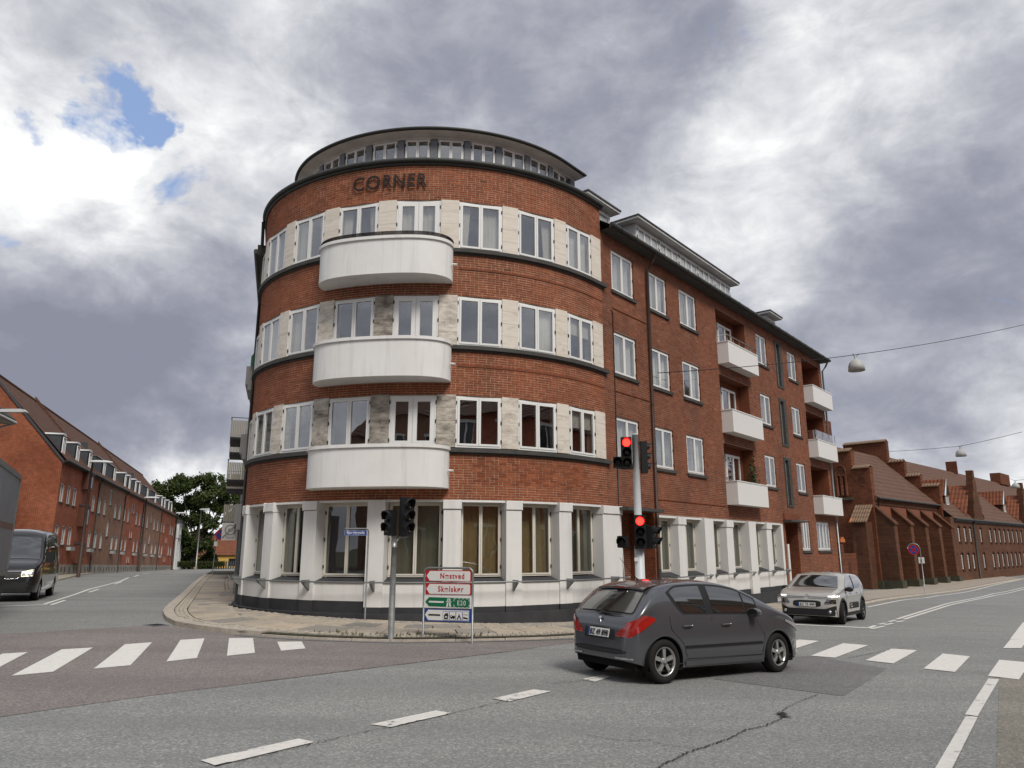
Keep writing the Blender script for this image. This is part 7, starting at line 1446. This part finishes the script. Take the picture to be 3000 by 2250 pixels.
# monastery range
MR = thing('monastery_range', 'long two storey brown brick range with rows of small white arched windows beyond the church', 'building', CF(30, -2, -.5))
WU = [10.45, 11.75, 13.1, 14.35, 16.85, 19.3, 20.6, 21.9, 23.2, 24.5, 25.8, 27.1, 28.5, 32.9, 34.3, 35.7, 37.1, 38.5, 39.9, 41.3, 42.7, 44.1]
hol = [(u - .26, u + .26, z0, z1, .22) for u in WU for z0, z1 in ((2.06, 3.04), (.32, 1.34))]
m = MB(); wall_holes(m, CF, 10.6 - .35, 46, -.8, 3.6, hol, .22); m.box(CF, 10.2, 10.24, -1, 0, -.8, 3.6); m.obj('wall', M['cbr'], MR)
m = MB(); m.box(CF, 10.3, 45.8, -.5, -.3, -.8, 3.5); m.obj('interior', M['room'], MR)
for a, b, c, d, _ in hol:
    wd = small_window(MR, CF, a + .04, b - .04, c + .02, d - .12, dep=.13, fw=.05, bars=1); m = MB(); [m.box(CF, a + .09, b - .09, -.13, -.09, zz - .014, zz + .014) for zz in (c + .22, c + .42, c + .62)]; m.obj('glazing_bar', M['frame'], wd)
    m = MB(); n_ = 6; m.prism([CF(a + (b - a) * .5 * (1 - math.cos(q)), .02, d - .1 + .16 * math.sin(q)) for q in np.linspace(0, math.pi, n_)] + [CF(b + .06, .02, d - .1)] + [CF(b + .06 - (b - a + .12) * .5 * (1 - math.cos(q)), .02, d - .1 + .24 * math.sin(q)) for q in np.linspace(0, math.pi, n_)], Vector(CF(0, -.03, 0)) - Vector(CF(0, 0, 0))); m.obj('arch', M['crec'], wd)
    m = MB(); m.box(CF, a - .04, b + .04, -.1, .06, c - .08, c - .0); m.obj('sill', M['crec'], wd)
def roof_b(b): return 3.58 + (-b) * (8.2 - 3.58) / 4.8
m = MB(); m.grid([[CF(u, .12 + (-4.92) * t_, 3.5 + 4.7 * t_) for u in np.linspace(10.9, 58, 9)] for t_ in np.linspace(0, 1, 4)], sm=False); m.face([CF(10.9, -4.8, 8.2), CF(58, -4.8, 8.2), CF(58, -9.6, 3.6), CF(10.9, -9.6, 3.6)]); m.obj('roof', M['ctile'], MR)
m = MB(); m.tube([CF(10.9, .16, 3.5), CF(46, .16, 3.5)], .10, 6); m.box(CF, 10.9, 46, .0, .10, 3.36, 3.5); m.obj('gutter', M['zinc'], MR)
m = MB(); m.tube([CF(15.0, .14, 3.45), CF(15.05, .06, 3.2), CF(15.05, .06, -.5)], .08, 6); m.obj('downpipe', M['zinc'], MR)
gs = [(-.55, -1.6, 5.65), (-1.6, -2.5, 6.38), (-2.5, -3.5, 7.41), (-3.5, -6.4, 8.87), (-6.4, -7.4, 7.4), (-7.4, -8.4, 6.4)]; m = MB()
for b0, b1, zt in gs: m.prism([CF(10.75, b0, 3), CF(10.75, b0, zt), CF(10.75, b1, zt), CF(10.75, b1, 3)], Vector(CF(11.2, 0, 0)) - Vector(CF(10.75, 0, 0)))
g2 = m.obj('stepped_gable', M['cbg'], MR)
for b0, b1, zt in gs:
    n_ = int(abs(b1 - b0) / .17)
    for k in range(n_): b = b0 + (b1 - b0) * (k + .5) / n_; m = MB(); m.ring([[CF(uu, b + .08 * math.cos(q), zt + zz + .07 * math.sin(q)) for q in np.linspace(0, math.pi, 5)] for uu, zz in ((10.6, -.06), (10.97, .12), (11.35, -.06))]); m.obj('coping_tile', M['ptile'], g2)
for uc in (16.65, 31.2, 43.5):
    m = MB(); st = [(1.25, 3.3, 3.75), (1.0, 3.75, 4.6), (.72, 4.6, 5.5), (.42, 5.5, 6.3), (.22, 6.3, 7.0)]
    for hw, z0, z1 in st: m.box(CF, uc - hw, uc + hw, -.35, .06, z0, z1)
    gt = m.obj('cross_gable', M['cbr'], MR)
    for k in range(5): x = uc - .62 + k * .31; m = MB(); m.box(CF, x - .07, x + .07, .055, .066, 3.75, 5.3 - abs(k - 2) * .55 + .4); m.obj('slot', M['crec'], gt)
    m = MB(); m.prism([CF(uc, .0 - .3, 5.95), CF(uc, -2.5, 5.95), CF(uc - 2.2, -.12, 3.75)], Vector((0, 0, .05))); m.prism([CF(uc, -.3, 5.95), CF(uc, -2.5, 5.95), CF(uc + 2.2, -.12, 3.75)], Vector((0, 0, .05))); m.obj('cross_roof', M['ctile2'], MR)
for uc, bf in ((13.4, -.95), (28.6, -.95)):
    m = MB(); z0 = roof_b(bf); m.box(CF, uc - .34, uc + .34, bf - 1.0, bf, z0 - .1, z0 + .75); dd = m.obj('dormer', M['cbr'], MR); m = MB(); m.prism([CF(uc - .62, bf + .12, z0 + .62), CF(uc, bf + .12, z0 + 1.75), CF(uc + .62, bf + .12, z0 + .62)], Vector(CF(0, -2.0, 0)) - Vector(CF(0, 0, 0))); m.obj('dormer_roof', M['ctile2'], dd)
    m = MB(); m.prism([CF(uc - .45, bf + .13, z0 + .72), CF(uc, bf + .13, z0 + 1.5), CF(uc + .45, bf + .13, z0 + .72)], Vector(CF(0, .02, 0)) - Vector(CF(0, 0, 0))); m.obj('gablet', M['sigblack'], dd); small_window(dd, CF, uc - .24, uc + .24, z0 + .02, z0 + .66, dep=-bf - .02, fw=.05); m = MB(); m.tube([CF(uc - .62, bf + .14, z0 + .6), CF(uc, bf + .14, z0 + 1.75)], .07, 5); m.obj('bargeboard', M['dwhite'], dd)
for uc in (47.0, 30.5): m = MB(); m.box(CF, uc - (1.9 if uc > 40 else .0) , uc + (1.9 if uc > 40 else .01), -5.3, -4.4, 8.0, 9.15); o_ = m.obj('chimney', M['cbg'], MR)
# churchyard wall and tiled pier between the corner building and the church
cw = np.array([19.5, 44.2]); CWT = thing('churchyard_wall', 'low brick churchyard wall with a slit window and an orange tiled pier', 'wall', (cw[0], cw[1], g(*cw))); CWp = lambda a, b, z: (cw[0] + a * .72 + b * .55, cw[1] + a * .70 - b * .83, -.95 + z)
m = MB(); m.box(CWp, .2, 2.2, -.3, 0, -1, 2.3); m.obj('wall', M['cbg'], CWT); m = MB(); m.box(CWp, .95, 1.3, -.02, .02, .6, 1.8); m.obj('slit_window', M['crec'], CWT); m = MB(); m.box(CWp, -.25, .2, -.4, .1, -1, 2.95); pr_ = m.obj('pier', M['cbg'], CWT)
for k in range(4): m = MB(); m.box(CWp, -.38 + k * .165, -.23 + k * .165, -.5, .2, 2.95, 3.15 + .1 * (k in (1, 2))); m.obj('pantile', M['otile'], pr_)
# lamps hung on wires over the right street
M['lampw'] = mat('lamp_shade', (.45, .45, .43), .5, noise=(6, .3, (.34, .34, .32)))
def dome(pts, c, label, r0=.33):
    T = thing('hanging_lamp', label, 'street lamp', c, group='lamps hung over the right street'); m = MB(); m.lathe([(.02, .62), (.05, .60), (.06, .50), (.16, .46), (.26, .36), (.32, .2), (.335, .0), (.31, .0), (.29, .16), (.15, .36), (.02, .40)], c, 24); m.v = [(c[0] + (v[0] - c[0]) * r0 / .33, c[1] + (v[1] - c[1]) * r0 / .33, c[2] + (v[2] - c[2]) * r0 / .33) for v in m.v]; m.obj('shade', M['lampw'], T)
    m = MB(); m.tube([(c[0], c[1], c[2] + .55), (c[0] - .12, c[1] - .05, c[2] + .74)], .015, 5); m.tube([(c[0], c[1], c[2] + .55), (c[0] + .2, c[1] + .1, c[2] + .78)], .015, 5); m.obj('hanger', M['zinc'], T)
    m = MB(); P = []
    for a, b in zip(pts[:-1], pts[1:]):
        a, b = np.array(a), np.array(b); L_ = np.linalg.norm(b - a)
        for t_ in np.linspace(0, 1, 14): p = a + (b - a) * t_; P.append((p[0], p[1], p[2] - .018 * L_ * 4 * t_ * (1 - t_) * .35))
    m.tube(P, .014, 5); m.obj('cable', M['sigblack'], T)
dome([(5.0, 24.3, 7.55), (14.64, 30.0, 9.72), (27.8, 37.8, 13.5)], (14.64, 30.0, 9.02), 'nearest dome lamp hanging on a wire beside the end of the corner building')
dome([(28.4, 54.5, 8.75), (30.6, 49.4, 8.45), (31.9, 45.0, 8.75)], (30.6, 49.4, 7.75), 'second dome lamp hanging on a wire in front of the church roofs', .33)
dome([(44, 66, 8.3), (47.5, 69.0, 7.85), (50, 66, 8.3)], (47.5, 69.0, 7.15), 'farthest dome lamp at the right edge above the monastery roofs', .33)
# buildings across the street behind the photographer (seen in the windows)
for k, (x0, y0, L_, hh, rz_) in enumerate(((6, -5.5, 26, 9.5, 40), (-34, -9, 36, 10.5, -4), (28, 12.5, 40, 11, 44))):
    e_ = np.array([math.cos(RAD(rz_)), math.sin(RAD(rz_))]); n_ = np.array([-e_[1], e_[0]])
    QP = lambda u, b, z: (x0 + e_[0] * u + n_[0] * b, y0 + e_[1] * u + n_[1] * b, z)
    T = thing('opposite_building', ('brick building across the junction behind the viewer', 'long brick terrace behind the viewer on the left side', 'brick and stone building across the right street')[k], 'building', (x0, y0, 0))
    hol = [(1.2 + 2.6 * i, 2.3 + 2.6 * i, z0, z0 + 1.7, .2) for i in range(int((L_ - 2) / 2.6)) for z0 in (1.2, 4.4, 7.4)]
    m = MB(); wall_holes(m, QP, 0, L_, -2, hh, hol, .2); m.box(QP, 0, L_, -9, -.4, -2, hh); m.obj('wall', M['hred' if k != 1 else 'hbrn'], T); m = MB(); m.prism([QP(0, .4, hh), QP(0, -4.5, hh + 4), QP(0, -9.4, hh)], Vector(QP(L_, 0, 0)) - Vector(QP(0, 0, 0))); m.obj('roof', M['htile'], T)
    m = MB()
    for a, b, c, d, _ in hol: m.box(QP, a - .12, b + .12, 0, .05, d, d + .2); m.box(QP, a, a + .07, -.1, -.04, c, d); m.box(QP, b - .07, b, -.1, -.04, c, d); m.box(QP, (a + b) / 2 - .04, (a + b) / 2 + .04, -.1, -.04, c, d); m.box(QP, a, b, -.12, -.11, c, d, m=1)
    m.obj('windows_and_lintels', [M['frame'], M['dglass']], T)
